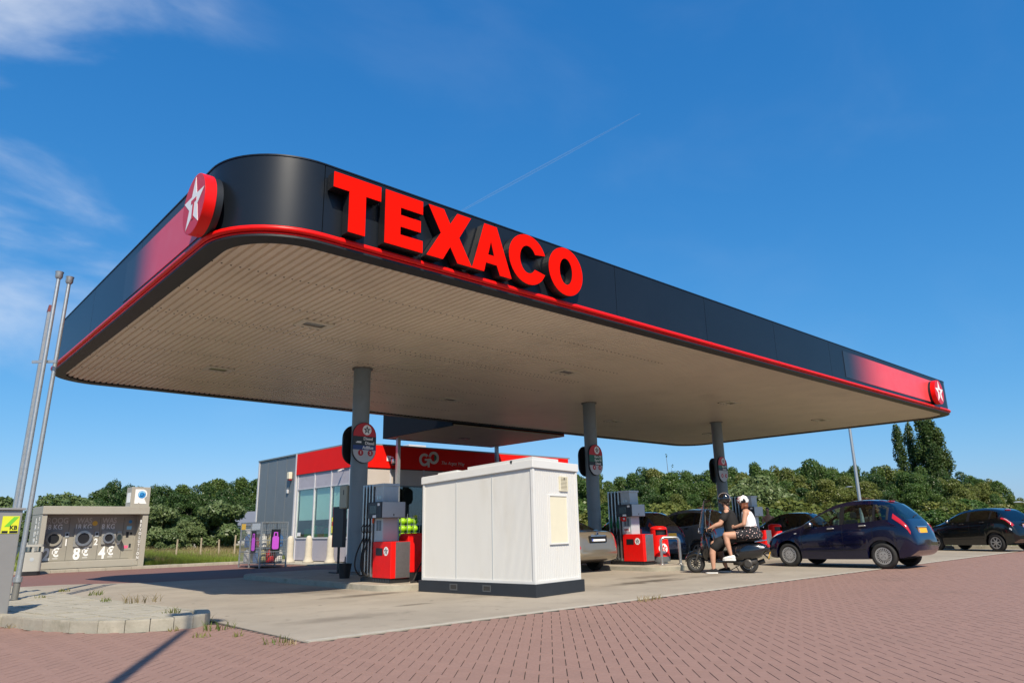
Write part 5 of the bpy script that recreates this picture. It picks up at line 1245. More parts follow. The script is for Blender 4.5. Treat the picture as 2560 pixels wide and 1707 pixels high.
    pl = MB().box(-.006, .006, -.26, .26, -.055, .055).build('number_plate', S.get('plate_mat', 'yellow_plate'), root, loc=(px, 0, pz), rot=(0, R(tilt), 0), bevel=.004)
    MB().box(-.0075, -.0062, .215, .256, -.052, .052).build('plate_band', 'blue_eu', pl)
    if S.get('garnish'): MB().box(-.02, .012, -.29, .29, .07, .105).build('plate_garnish', S['garnish'], root, loc=(px, 0, pz), rot=(0, R(tilt), 0), bevel=.01)
    if S.get('wiper'):
        wx = S['rear'][0]+.02; MB().tube([(wx,.0,ztop(wx)+.02),(wx+.03,-.18,ztop(wx+.03)+.02),(wx+.06,-.36,ztop(wx+.06)+.0)], .011, 6).build('wiper', 'car_black', root)
    if S.get('stop'): sx_ = S['rear'][1]+.05; MB().box(sx_-.05, sx_+.02, -.12, .12, ztop(sx_)-.01, ztop(sx_)+.012).build('stop_lamp', 'lamp_red', root, bevel=.004)
    if S.get('antenna'): ax_ = S['antenna']; MB().tube([(ax_,0,ztop(ax_)-.01),(ax_-.22,0,ztop(ax_)+.16)], .005, 6).build('antenna', 'car_black', root)
    for sp in S.get('boxes', []): MB().box(*sp[1]).build(sp[0], sp[2], root, bevel=.01)
    return root
# small rounded dark-blue hatchback
HATCH = dict(
    top=[(1.92,.56),(1.87,.68),(1.74,.79),(1.46,.88),(1.2,.95),(.86,1.035),(.4,1.32),(.1,1.475),(-.27,1.595),(-.85,1.635),(-1.3,1.565),(-1.6,1.31),(-1.76,1.12),(-1.83,1.02),(-1.87,.84),(-1.915,.77),(-1.95,.66)],
    belt=[(1.92,.5),(1.7,.72),(1.2,.87),(.7,.95),(0,1.02),(-.9,1.09),(-1.4,1.13),(-1.8,.98),(-1.95,.6)],
    wide=[(1.92,.50),(1.86,.62),(1.74,.72),(1.5,.79),(1.1,.82),(0,.825),(-1.1,.825),(-1.5,.80),(-1.75,.77),(-1.87,.73),(-1.95,.64)],
    roof=[(1.92,.35),(1.4,.60),(.86,.66),(.3,.60),(-.3,.575),(-1.0,.565),(-1.35,.56),(-1.7,.58),(-1.95,.5)],
    low=[(1.92,.34),(1.8,.24),(1.5,.21),(0,.20),(-1.5,.24),(-1.8,.30),(-1.95,.42)],
    x=(-1.95, 1.92), wr=.30, wheels=(-1.2, 1.2), side_win=[(-1.36,-1.10),(-1.04,-.34),(-.22,.58)], cabin=(-1.42, .72), screen=(-.18,.84), rear=(-1.74,-1.30), wide_rear=True,
    seats=(.0,-.8), seams=(-1.02,-.28,.80), handles=(-.80,.0), mirror=.50, rim='cover', plate=(-1.878,.87,8), garnish='chrome', wiper=True, stop=True, antenna=-1.15, moulding=True, handle_mat='rim_silver', green=True,
    lights=[('tail_light', (-1.86,-1.50), None, 'lamp_red', .015, lambda x: (5.0+(x+1.86)*3.6, 5.9+(x+1.86)*5.2 if x < -1.7 else 6.73+(x+1.7)*2.6)), ('headlight', (1.62,1.86), (6.0,8.6), 'lamp_clear', .012), ('indicator', (.93,.99), (5.1,5.25), 'lamp_clear', .008), ('bumper_seam', (-1.9,-1.52), (4.05,4.10), 'car_black', .002)],
    boxes=[])
def variant(**k):
    d = dict(HATCH); d.update(k); return d
blue = variant(paint=paint('paint_navy', (0.002, 0.0035, 0.026), 0.3, .2))
car('hatchback', 'dark blue rounded hatchback with yellow plate and silver wheel covers', (19.3, 8.36, 0), R(89), blue)
# black hatchback at the far kerb
tl = lambda x: (5.6+(x+1.86)*1.2, 7.0+(x+1.86)*.6)
blk = variant(paint=paint('paint_black', (0.004, 0.006, 0.007), 0.3, .2), rim='seven', glass='car_glass_dark', green=False, handle_mat='car_black', garnish='car_black', moulding=False,
    top=[(1.98,.55),(1.92,.66),(1.78,.76),(1.5,.85),(1.2,.91),(.92,.99),(.45,1.25),(.1,1.40),(-.27,1.475),(-.85,1.49),(-1.25,1.42),(-1.55,1.20),(-1.72,1.04),(-1.80,.97),(-1.86,.86),(-1.93,.74),(-1.97,.62)], x=(-1.97,1.98),
    side_win=[(-1.40,-1.12),(-1.06,-.30),(-.18,.50),(.56,.76)], lights=[('tail_light', (-1.84,-1.50), None, 'lamp_red', .015, lambda x: (5.55+(x+1.84)*.9, 6.9-(x+1.84)*1.2)), ('lamp_lens', (-1.80,-1.60), None, 'lamp_pink', .019, lambda x: (6.0, 6.5)), ('headlight', (1.66,1.9), (6.0,8.4), 'lamp_clear', .012), ('reflector', (-1.82,-1.76), (4.3,4.6), 'lamp_clear', .01)])
car('hatchback', 'black hatchback with seven-spoke silver wheels parked at the kerb', (31.2, 8.6, 0), R(68), blk)
# beige saloon at the pump, seen from behind
sal = variant(paint=paint('paint_beige', (0.30, 0.255, 0.19), 0.6, .28), rim='five', green=False, garnish='chrome', wiper=False, plate_mat='white_sign', antenna=None, moulding=False,
    top=[(2.25,.55),(2.15,.72),(1.9,.82),(1.4,.93),(1.0,.99),(.5,1.25),(.15,1.40),(-.2,1.45),(-.8,1.43),(-1.2,1.30),(-1.65,1.11),(-1.95,1.08),(-2.12,1.05),(-2.20,.96),(-2.25,.70),(-2.30,.60)],
    belt=[(2.25,.5),(1.8,.75),(1.2,.90),(0,.97),(-1.0,1.0),(-1.7,1.02),(-2.1,.98),(-2.3,.55)], wide=[(2.25,.55),(2.1,.72),(1.7,.82),(0,.87),(-1.5,.86),(-2.0,.81),(-2.2,.77),(-2.3,.68)], roof=[(2.25,.4),(1.0,.68),(.2,.58),(-.8,.57),(-1.3,.60),(-1.7,.68),(-2.2,.62),(-2.3,.5)],
    low=[(2.25,.34),(2.0,.23),(0,.21),(-1.7,.25),(-2.15,.33),(-2.3,.42)], x=(-2.30,2.25), wheels=(-1.36,1.36), wr=.315, side_win=[(-1.30,-1.0),(-.92,-.26),(-.14,.62)], cabin=(-1.4,.8), screen=(-.1,.98), rear=(-1.62,-.95), wide_rear=False, seats=(.05,-.75), seams=(-.95,-.2,.85), handles=(-.72,.05), mirror=.62, plate=(-2.262,.87,6),
    lights=[('tail_light', (-2.26,-1.95), None, 'lamp_red', .014, lambda x: (5.0, 6.1+(x+2.26)*1.2)), ('headlight', (1.85,2.15), (6.0,8.4), 'lamp_clear', .012), ('bumper_trim', (-2.27,-1.75), (3.3,3.42), 'chrome', .012)],
    boxes=[('plate_recess', (-2.268,-2.20,-.33,.33,.79,.96), 'car_black'), ('badge', (-2.235,-2.20,-.045,.045,.985,1.05), 'chrome')])
car('saloon', 'beige saloon with white rear plate filling up by the middle pump', (14.2, 14.45, 0), R(88), sal, scale=.93)
# dark blue hatchback in the second lane, grey people carrier beyond, black car beyond the third island
b2 = variant(paint=paint('paint_steelblue', (0.016, 0.04, 0.10), 0.4, .2), green=False, glass='car_glass_dark', garnish=None, handle_mat='car_black', moulding=False, rim='five')
car('hatchback', 'dark blue car with pale blue roof shine behind the round red bin', (19.25, 15.55, 0), R(90), b2, scale=.95)
suv = variant(paint=paint('paint_grey_car', (0.20, 0.225, 0.25), 0.5, .25), green=False, glass='car_glass_dark', garnish=None, handle_mat='car_black', moulding=False, rim='five')
o = car('people_carrier', 'tall grey car with black roof edge behind the dark blue car', (21.5, 15.0, 0), R(90), suv)
bk2 = variant(paint=MATS['paint_black'], green=False, glass='car_glass_dark', garnish=None, handle_mat='car_black', moulding=False, rim='five')
car('hatchback', 'black car half hidden between rider and blue hatchback', (28.0, 14.6, 0), R(94), bk2, scale=.93)
# ------------------------------------------------------------------ scooter with two riders
SC_A = math.atan2(10.21-9.11, 15.20-15.66)            # heading of the scooter
scoot = thing('scooter', 'black retro motor scooter with clear windscreen carrying two riders', 'scooter', (15.66, 9.11, 0), SC_A)
# local frame: x forward from the rear axle, y left, z up;  wheelbase 1.22
mat('scooter_black', (0.006, 0.007, 0.010), 0.16, coat=1.0); mat('seat_vinyl', (0.014, 0.014, 0.015), 0.5, bump=.2); mat('engine', (0.07, 0.065, 0.06), 0.5, metal=.5, var=.3, vscale=12)
glassmat('visor', (0.72, 0.76, 0.77), 0.03)
WB = 1.22
def sc_wheel(x, r):
    w = lathe_ring([(r*.60,-.05),(r*.85,-.055),(r,-.025),(r,.025),(r*.85,.055),(r*.60,.05),(r*.60,-.05)], 32)
    h = MB().lathe([(.05,-.05),(.05,.05)], (0,0,0), 16, 'y').build('wheel', 'engine', scoot, smooth=30, loc=(x,0,r)); w.build('tyre', 'tyre', h, smooth='all')
    f = lambda u, v, q: (u, .03+q, v); sp = MB()
    for k in range(12):
        a = 2*PI*k/12; c, s_ = math.cos(a), math.sin(a); q = [(.04,-.010),(r*.60,-.008),(r*.60,.008),(.04,.010)]; sp.prism([(c*u-s_*v, s_*u+c*v) for u, v in q], -.045, .012, f)
    sp.strip(arc(0,0,r*.62,0,350,35), arc(0,0,r*.54,0,350,35), -.07, .014, f); sp.build('rim', 'rim_dark', h)
    MB().strip(arc(0,0,r*.60,0,350,35), arc(0,0,r*.575,0,350,35), .0141, .018, f).build('rim_edge', 'rim_silver', h)
sc_wheel(0, .215); sc_wheel(WB, .215)
def body(name, secs, mt, n=18, par=None, exp=2.4):
    """loft of super-ellipse sections: (x, z centre, half width, half height)"""
    rg = []
    for x, zc, hw, hh in secs:
        rg.append([(x, hw*math.copysign(abs(math.cos(2*PI*k/n))**(2/exp), math.cos(2*PI*k/n)), zc+hh*math.copysign(abs(math.sin(2*PI*k/n))**(2/exp), math.sin(2*PI*k/n))) for k in range(n)])
    return MB().loft(rg).build(name, mt, par or scoot, smooth='all')
body('rear_cowl', [(-.46,.56,.03,.03),(-.42,.55,.09,.08),(-.30,.52,.17,.16),(-.10,.50,.215,.21),(.10,.48,.215,.215),(.26,.47,.19,.20),(.38,.46,.15,.17),(.44,.44,.11,.13)], 'scooter_black')
body('tail', [(-.50,.53,.02,.03),(-.44,.54,.07,.07),(-.36,.55,.10,.09)], 'scooter_black')
body('floorboard', [(.34,.27,.13,.045),(.50,.265,.17,.04),(.75,.265,.18,.04),(.90,.28,.16,.05)], 'scooter_black')
# leg shield: curved plate rising to the headset
sh = []
for t in [i/12 for i in range(13)]:
    z = .24+t*.74; x = .86+.14*math.sin(t*1.5)-.03*t; hw = .24+.08*math.sin(t*PI*.8)-.14*t*t*t
    sh.append((x, z, hw))
lf = MB()
for off, sgn in ((0, 1),):
    rg = []
    for x, z, hw in sh:
        ring_ = [(x-.10*(abs(k)/6)**2.0, hw*k/6, z) for k in range(-6, 7)]
        ring_ += [(x-.045-.10*(abs(k)/6)**2.0, hw*k/6, z-.005) for k in range(6, -7, -1)]
        rg.append(ring_)
    lf.loft(rg)
lf.build('leg_shield', 'scooter_black', scoot, smooth=50)
body('horn_cover', [(.84,.70,.17,.22),(.93,.66,.16,.28),(1.0,.62,.10,.27),(1.05,.56,.06,.24),(1.06,.46,.035,.14)], 'scooter_black')
body('front_apron', [(.76,.60,.08,.26),(.83,.61,.19,.33),(.92,.60,.22,.34),(1.0,.56,.16,.29),(1.06,.52,.07,.2)], 'scooter_black')
body('front_fender', [(WB-.27,.30,.05,.05),(WB-.16,.41,.085,.07),(WB+.0,.455,.095,.065),(WB+.15,.40,.085,.065),(WB+.235,.29,.055,.05)], 'scooter_black')
MB().tube([(WB,.07,.215),(WB-.08,.07,.42),(WB-.17,.02,.62),(WB-.26,.0,.95)], .028, 10).build('fork', 'engine', scoot, smooth=True)
body('headset', [(.84,1.0,.05,.04),(.90,1.0,.10,.06),(.98,.99,.11,.075),(1.05,.97,.08,.065),(1.08,.96,.05,.045)], 'scooter_black')
MB().prism(arc(0,0,.065,0,345,23), 0, .02, lambda u, v, h: (1.07+h, u, .965+v)).build('headlight', 'lamp_clear', scoot)
MB().tube([(.82,.34,1.01),(.90,.20,1.03),(.94,0,1.02),(.90,-.20,1.03),(.82,-.34,1.01)], .016, 10).build('handlebar', 'steel', scoot, smooth=True)
for s in (1, -1):
    MB().tube([(.80,s*.37,1.005),(.845,s*.25,1.015)], .022, 10).build('grip', 'rubber', scoot, smooth=True)
    MB().tube([(.87,s*.22,1.02),(.86,s*.27,1.20),(.85,s*.31,1.33)], .007, 6).build('mirror_stem', 'steel', scoot)
    MB().sphere((.845,s*.32,1.40), (.018,.055,.075), 12, 8).build('mirror', 'scooter_black', scoot, smooth=True); MB().sphere((.832,s*.32,1.40), (.010,.047,.066), 12, 8).build('mirror_glass', 'chrome', scoot, smooth=True)
# tall clear windscreen, the bars turned a little to the left
ws = MB(); rg = []
for t in [i/10 for i in range(11)]:
    z = .90+t*.78; x = 1.10-.20*t; hw = .30*(1-.45*t**3)*(1 if t < .95 else .72); rg.append([(x-.11*(abs(k)/6)**2, hw*k/6, z) for k in range(-6, 7)]+[(x-.005-.11*(abs(k)/6)**2, hw*k/6, z) for k in range(6, -7, -1)])
Mr = Matrix.Translation((.95,0,0)) @ Matrix.Rotation(R(30), 4, 'Z') @ Matrix.Translation((-.95,0,0))
ws.loft(rg).xf(Mr).build('windscreen', 'visor', scoot, smooth=60)
body('seat', [(-.36,.73,.08,.03),(-.30,.745,.12,.05),(-.05,.75,.14,.06),(.18,.735,.14,.06),(.32,.73,.11,.055),(.40,.70,.07,.04)], 'seat_vinyl')
MB().tube([(-.40,.0,.72),(-.48,.10,.76),(-.46,.14,.74),(-.20,.16,.70)], .011, 8).tube([(-.40,.0,.72),(-.48,-.10,.76),(-.46,-.14,.74),(-.20,-.16,.70)], .011, 8).build('grab_rail', 'chrome', scoot, smooth=True)
body('engine_block', [(-.20,.27,.07,.07),(-.05,.25,.11,.10),(.15,.25,.11,.09),(.34,.24,.08,.06)], 'engine')
MB().lathe([(.03,.09),(.095,.10),(.10,.15),(.07,.17)], (0,0,.215), 20, 'y').build('drive_case', 'engine', scoot, smooth=30)
MB().tube([(.10,-.12,.2),(-.12,-.16,.20),(-.34,-.17,.27)], [.03,.05,.055], 12).build('exhaust', 'engine', scoot, smooth=True)
MB().tube([(.28,.10,.16),(.20,.20,.05),(.12,.20,.03)], .012, 6).tube([(.12,.17,.22),(.42,.17,.06)], .01, 6).build('kickstand', 'engine', scoot)
MB().sphere((-.47,0,.60), (.045,.09,.05), 14, 8).build('tail_light', 'lamp_red', scoot, smooth=True)
for s in (1, -1): MB().sphere((-.33,s*.145,.575), (.075,.035,.032), 14, 8).build('turn_signal', 'lamp_clear', scoot, smooth=True)
fd = MB().loft([[(-.34,-.06,.42),(-.34,.06,.42),(-.35,.06,.44),(-.35,-.06,.44)],[(-.46,-.05,.30),(-.46,.05,.30),(-.475,.05,.315),(-.475,-.05,.315)]]).build('mudguard', 'scooter_black', scoot)
MB().box(-.004,.004,-.07,.07,-.075,.075).build('number_plate', 'yellow_plate', scoot, loc=(-.478,0,.40), rot=(0,R(-18),0))
# ------------------------------------------------------------------ people
def fig(name, vox, mt, parent, shapes, smooth_it=6):
    """one continuous surface: overlapping tapered limbs fused by a voxel remesh"""
    b = MB()
    for sh_ in shapes:
        if sh_[0] == 'limb':
            pts, rad = sh_[1], sh_[2]; b.tube(pts, rad, 14)
            for p, r_ in ((pts[0], rad[0]), (pts[-1], rad[-1])): b.sphere(p, r_*.98, 12, 8)
        elif sh_[0] == 'ball': b.sphere(sh_[1], sh_[2], 18, 12)
        elif sh_[0] == 'loft': b.loft(sh_[1])
    o = b.build(name, mt, parent, fix=True)
    r = o.modifiers.new('fuse', 'REMESH'); r.mode = 'VOXEL'; r.voxel_size = vox; r.use_smooth_shade = True
    s = o.modifiers.new('soften', 'SMOOTH'); s.factor = .5; s.iterations = smooth_it
    return o
def ellr(c, ax, ay, az, n=16):   # ring: centre, half axes vectors ax, ay
    return [tuple(Vector(c)+Vector(ax)*math.cos(2*PI*k/n)+Vector(ay)*math.sin(2*PI*k/n)) for k in range(n)]
def torso(secs, fat=1.3):        # (x, y, z, half width across y, half depth along x)
    return ('loft', [ellr((x,y,z), (d*(fat if z > .8 and w > .09 else 1.0),0,0), (0,w*1.06,0), None) for x, y, z, w, d in secs])
def hand(wrist, palm_dir, across, curl, s=1.0):
    """palm and five bent fingers; palm_dir and across are unit vectors, curl the bending direction"""
    w = Vector(wrist); p = Vector(palm_dir).normalized(); a = Vector(across).normalized(); c = Vector(curl).normalized(); sh_ = []
    k = w+p*.085*s
    for t in (-1, -.33, .33, 1): sh_.append(('limb', [tuple(w+a*.018*t*s), tuple(k+a*.030*t*s)], [.016*s, .013*s]))
    for t, ln in ((-1,.062),(-.33,.075),(.33,.080),(1,.070)):
        q0 = k+a*.030*t*s; q1 = q0+(p*.6+c*.6).normalized()*ln*.5*s; q2 = q1+(c*.95-p*.1).normalized()*ln*.35*s; q3 = q2+(c*.5-p*.8).normalized()*ln*.3*s
        sh_.append(('limb', [tuple(q0), tuple(q1), tuple(q2), tuple(q3)], [.0105*s,.0095*s,.009*s,.008*s]))
    b0 = w+p*.025*s+a*.022*s; sh_.append(('limb', [tuple(b0), tuple(b0+(a*.8+p*.6)*.032*s), tuple(b0+(a*.6+p+c*.8)*.045*s)], [.013*s,.0115*s,.009*s]))
    return sh_
mat('skin', (0.50, 0.27, 0.18), 0.55, var=.08, vscale=12); mat('cloth_black', (0.010, 0.010, 0.011), 0.85, bump=.25, bscale=25); mat('cloth_white', (0.78, 0.77, 0.80), 0.8, bump=.2, bscale=25)
mat('hair_red', (0.17, 0.055, 0.022), 0.5, var=.4, vscale=30, stretch=(4,4,.6)); mat('hair_dark', (0.035,0.02,0.014), .5, var=.3, vscale=30); mat('shoe_white', (0.74,0.74,0.72), .6); mat('helmet_black', (0.008,0.008,0.009), .12, coat=1.0); mat('strap_tan', (0.45,0.42,0.36), .7); mat('strap_red', (0.22,0.05,0.06), .6)
M = bpy.data.materials.new('skirt_print'); M.use_nodes = True; nt = M.node_tree; bs = nt.nodes['Principled BSDF']; bs.inputs['Roughness'].default_value = .85
tcn = nt.nodes.new('ShaderNodeTexCoord'); vo = nt.nodes.new('ShaderNodeTexVoronoi'); vo.inputs['Scale'].default_value = 22; nt.links.new(tcn.outputs['Object'], vo.inputs['Vector'])
mr = nt.nodes.new('ShaderNodeMapRange'); mr.inputs['From Min'].default_value = .20; mr.inputs['From Max'].default_value = .26; mr.inputs['To Min'].default_value = 1; mr.inputs['To Max'].default_value = 0; nt.links.new(vo.outputs['Distance'], mr.inputs[0])
m0 = nt.nodes.new('ShaderNodeMixRGB'); m0.inputs[1].default_value = (.72,.30,.26,1); m0.inputs[2].default_value = (.75,.70,.66,1); nt.links.new(vo.outputs['Color'], m0.inputs[0])
m1 = nt.nodes.new('ShaderNodeMixRGB'); m1.inputs[1].default_value = (.010,.010,.014,1); nt.links.new(m0.outputs[0], m1.inputs[2]); nt.links.new(mr.outputs[0], m1.inputs[0]); nt.links.new(m1.outputs[0], bs.inputs['Base Color']); MATS['skirt_print'] = M
# rider: astride, left foot on the ground, hands on the grips.   Same local frame as the scooter.
rid = thing('person', 'person in black clothes and black helmet steering the scooter', 'person', (15.66, 9.11, 0), SC_A)
lh = (.30,.12,.80); lk = (.72,.26,.66); la = (.76,.30,.11); rh = (.30,-.12,.80); rk = (.70,-.24,.62); ra_ = (.56,-.28,.11)
ls = (.36,.20,1.40); le = (.52,.30,1.12); lw = (.74,.335,1.035); rs = (.36,-.20,1.40); re = (.52,-.30,1.12); rw_ = (.74,-.335,1.035)
hc = (.42,0,1.66)
bd_ = [torso([(.28,0,.76,.15,.12),(.28,0,.86,.165,.13),(.30,0,1.0,.15,.115),(.33,0,1.18,.165,.115),(.36,0,1.34,.19,.11),(.37,0,1.42,.14,.08),(.38,0,1.47,.06,.055)]),
    ('limb', [(.38,0,1.42),(.41,0,1.56)], [.058,.055]), ('ball', hc, (.095,.075,.115)), ('ball', (hc[0]+.092,0,hc[2]-.02), (.022,.016,.026)), ('ball', (hc[0]+.02,.078,hc[2]-.01), (.018,.012,.03)), ('ball', (hc[0]+.02,-.078,hc[2]-.01), (.018,.012,.03)),
    ('limb', [lh, lk], [.10,.075]), ('limb', [lk, (.76,.285,.44), la], [.072,.074,.042]), ('limb', [la, (.74,.30,.05), (.90,.32,.04)], [.035,.035,.03]),
    ('limb', [rh, rk], [.10,.075]), ('limb', [rk, (.66,-.26,.42), ra_], [.072,.074,.042]), ('limb', [ra_, (.54,-.28,.05), (.70,-.30,.04)], [.035,.035,.03]),
    ('limb', [ls, le], [.066,.054]), ('limb', [le, (.61,.32,1.09), lw], [.053,.050,.032]), ('limb', [rs, re], [.066,.054]), ('limb', [re, (.61,-.32,1.09), rw_], [.053,.050,.032])]
bd_ += hand(lw, (.75,0,-.25), (0,-1,0), (.2,0,-1)) + hand(rw_, (.75,0,-.25), (0,1,0), (.2,0,-1))
fig('body', .010, 'skin', rid, bd_)
fig('shirt', .014, 'cloth_black', rid, [torso([(.26,0,.80,.185,.15),(.28,0,.92,.19,.155),(.31,0,1.08,.185,.145),(.34,0,1.25,.20,.135),(.365,0,1.37,.205,.12),(.375,0,1.43,.15,.09),(.385,0,1.465,.085,.07)]), ('limb', [(.36,.17,1.385),(.45,.255,1.24)], [.088,.088]), ('limb', [(.36,-.17,1.385),(.45,-.255,1.24)], [.088,.088])], 4)
fig('shorts', .014, 'cloth_black', rid, [torso([(.26,0,.72,.17,.14),(.27,0,.84,.185,.15),(.28,0,.92,.18,.145)]), ('limb', [lh, (.60,.22,.70), (.70,.255,.60)], [.125,.118,.115]), ('limb', [rh, (.60,-.21,.68), (.68,-.24,.57)], [.125,.118,.115])], 4)
for (ax_, ay_) in ((la[0], .305), (ra_[0], -.285)):
    sh1 = MB().loft([ellr((ax_-.06,ay_,.022), (.03,0,0), (0,.04,0), None), ellr((ax_-.075,ay_,.06), (.035,0,0), (0,.042,0), None)]) if False else None
    body_ = MB(); rg = []
    for x, hw, hh in ((-.085,.025,.03),(-.07,.040,.055),(-.02,.043,.065),(.06,.045,.05),(.13,.048,.036),(.175,.035,.025),(.19,.015,.015)): rg.append([(ax_+x, ay_+hw*math.cos(2*PI*k/14), .035+hh*.5+hh*.9*math.sin(2*PI*k/14)) for k in range(14)])
    sx_ = body_.loft(rg).build('shoe', 'cloth_black', rid, smooth='all')
    MB().prism([(ax_-.09,ay_-.035),(ax_-.06,ay_-.045),(ax_+.14,ay_-.052),(ax_+.19,ay_-.02),(ax_+.19,ay_+.02),(ax_+.14,ay_+.052),(ax_-.06,ay_+.045),(ax_-.09,ay_+.035)], .004, .034, XY).build('sole', 'shoe_white', sx_, bevel=.008)
hm = MB().sphere((hc[0]-.005,0,hc[2]+.035), (.150,.125,.150), 26, 18); hm.v = [(x, y, z if z > hc[2]-.055 or x < hc[0]-.0 else hc[2]-.055) for x, y, z in hm.v]; hm.v = [(x, y, max(z, hc[2]-.085)) for x, y, z in hm.v]
hel = hm.build('helmet', 'helmet_black', rid, smooth='all')
mat('helmet_stripe', (.55,.45,.42), .3)
for k_ in (-.045, .045, -.075):
    MB().tube([(hc[0]-.005+.150*math.cos(R(a))*math.sqrt(max(0,1-(k_/.125)**2)), k_, hc[2]+.035+.151*math.sin(R(a))*math.sqrt(max(0,1-(k_/.125)**2))) for a in range(20, 215, 12)], .0045, 6).build('helmet_stripe', 'helmet_stripe', hel)
MB().tube([(hc[0]+.01,.10,hc[2]-.02),(hc[0]+.05,.065,hc[2]-.12),(hc[0]+.06,0,hc[2]-.135),(hc[0]+.05,-.065,hc[2]-.12),(hc[0]+.01,-.10,hc[2]-.02)], .009, 6).build('chin_strap', 'cloth_black', hel)
MB().sphere((hc[0]-.06,0,hc[2]-.09), (.055,.07,.05), 14, 10).build('hair', 'hair_dark', rid, smooth='all')
MB().tube(smooth_pts([(.395,.10,1.475),(.28,.07,1.42),(.205,.0,1.30),(.17,-.10,1.14),(.17,-.17,1.02)], 4), .010, 6).build('bag_strap', 'strap_tan', rid)
# passenger: behind the rider, white top, patterned skirt, foot on the running board
pas = thing('person', 'passenger in white tank top, flowered skirt and patterned white helmet', 'person', (15.66, 9.11, 0), SC_A)
plh = (-.10,.13,.86); plk = (.42,.29,.855); pla = (.34,.30,.42); prh = (-.10,-.13,.86); prk = (.40,-.29,.84); pra = (.33,-.30,.42)
pls = (-.06,.175,1.36); ple = (-.01,.25,1.10); plw = (.20,.21,1.04); prs = (-.06,-.175,1.36); pre = (-.01,-.25,1.10); prw = (.20,-.21,1.04)
pc = (.0,0,1.60)
pb_ = [torso([(-.12,0,.80,.17,.14),(-.12,0,.92,.17,.135),(-.11,0,1.05,.13,.10),(-.09,0,1.20,.145,.105),(-.07,0,1.32,.165,.09),(-.06,0,1.40,.12,.07),(-.05,0,1.44,.05,.05)]), ('limb', [(-.05,0,1.40),(-.02,0,1.52)], [.05,.048]), ('ball', pc, (.09,.07,.108)), ('ball', (pc[0]+.088,.01,pc[2]-.02), (.02,.014,.024)), ('ball', (pc[0]+.02,.074,pc[2]-.01), (.016,.011,.028)),
    ('limb', [plh, plk], [.11,.076]), ('limb', [plk, (.395,.30,.68), pla], [.070,.068,.038]), ('limb', [pla, (.33,.30,.36), (.46,.315,.34)], [.034,.034,.03]), ('limb', [prh, prk], [.095,.064]), ('limb', [prk, (.39,-.30,.66), pra], [.060,.056,.034]), ('limb', [pra, (.32,-.30,.36), (.45,-.315,.34)], [.034,.034,.03]),
    ('limb', [pls, ple], [.062,.049]), ('limb', [ple, plw], [.047,.030]), ('limb', [prs, pre], [.052,.040]), ('limb', [pre, prw], [.040,.026])]
pb_ += hand(plw, (.9,-.3,0), (0,0,1), (.3,-1,0), .92) + hand(prw, (.9,.3,0), (0,0,1), (.3,1,0), .92)
fig('body', .010, 'skin', pas, pb_)
fig('tank_top', .013, 'cloth_white', pas, [torso([(-.12,0,.98,.165,.13),(-.105,0,1.08,.152,.12),(-.09,0,1.20,.162,.122),(-.075,0,1.30,.16,.108),(-.065,0,1.37,.125,.088),(-.058,0,1.41,.09,.07)])], 4)
fig('skirt', .013, 'skirt_print', pas, [torso([(-.16,0,.775,.26,.20),(-.14,0,.86,.245,.19),(-.125,0,.96,.20,.155),(-.115,0,1.04,.162,.128),(-.11,0,1.06,.15,.12)]), ('limb', [plh, (.14,.21,.86)], [.135,.115]), ('limb', [prh, (.14,-.21,.86)], [.135,.115])], 3)
for (ax_, ay_) in ((pla[0], .305), (pra[0], -.305)):
    rg = []
    for x, hw, hh in ((-.095,.025,.035),(-.08,.045,.06),(-.02,.047,.066),(.06,.047,.05),(.13,.05,.036),(.175,.035,.025),(.19,.015,.015)): rg.append([(ax_+x, ay_+hw*math.cos(2*PI*k/14), .325+hh*.5+hh*.9*math.sin(2*PI*k/14)) for k in range(14)])
    sx_ = MB().loft(rg).build('shoe', 'shoe_white', pas, smooth='all')
    MB().prism([(ax_-.10,ay_-.035),(ax_-.06,ay_-.048),(ax_+.14,ay_-.054),(ax_+.195,ay_-.02),(ax_+.195,ay_+.02),(ax_+.14,ay_+.054),(ax_-.06,ay_+.048),(ax_-.10,ay_+.035)], .288, .322, XY).build('sole', 'shoe_white', sx_, bevel=.008)
    MB().box(ax_-.10, ax_+.12, ay_-.03, ay_+.03, .262, .287).build('footrest_contact', 'rubber', sx_)
hm = MB().sphere((pc[0]-.003,0,pc[2]+.035), (.138,.118,.135), 26, 18); hm.v = [(x, y, max(z, pc[2]-.01)) for x, y, z in hm.v]
M = bpy.data.materials.new('helmet_print'); M.use_nodes = True; nt = M.node_tree; bs = nt.nodes['Principled BSDF']; bs.inputs['Roughness'].default_value = .2
tcn = nt.nodes.new('ShaderNodeTexCoord'); nn = nt.nodes.new('ShaderNodeTexNoise'); nn.inputs['Scale'].default_value = 9; nt.links.new(tcn.outputs['Object'], nn.inputs['Vector']); cr_ = nt.nodes.new('ShaderNodeValToRGB'); cr_.color_ramp.interpolation = 'CONSTANT'
cr_.color_ramp.elements[0].color = (.01,.01,.01,1); e = cr_.color_ramp.elements.new(.42); e.color = (.78,.77,.76,1); e = cr_.color_ramp.elements.new(.60); e.color = (.30,.01,.02,1); cr_.color_ramp.elements[-1].position = .66; cr_.color_ramp.elements[-1].color = (.75,.74,.73,1); nt.links.new(nn.outputs['Fac'], cr_.inputs[0]); nt.links.new(cr_.outputs[0], bs.inputs['Base Color']); MATS['helmet_print'] = M
hm.build('helmet', 'helmet_print', pas, smooth='all')
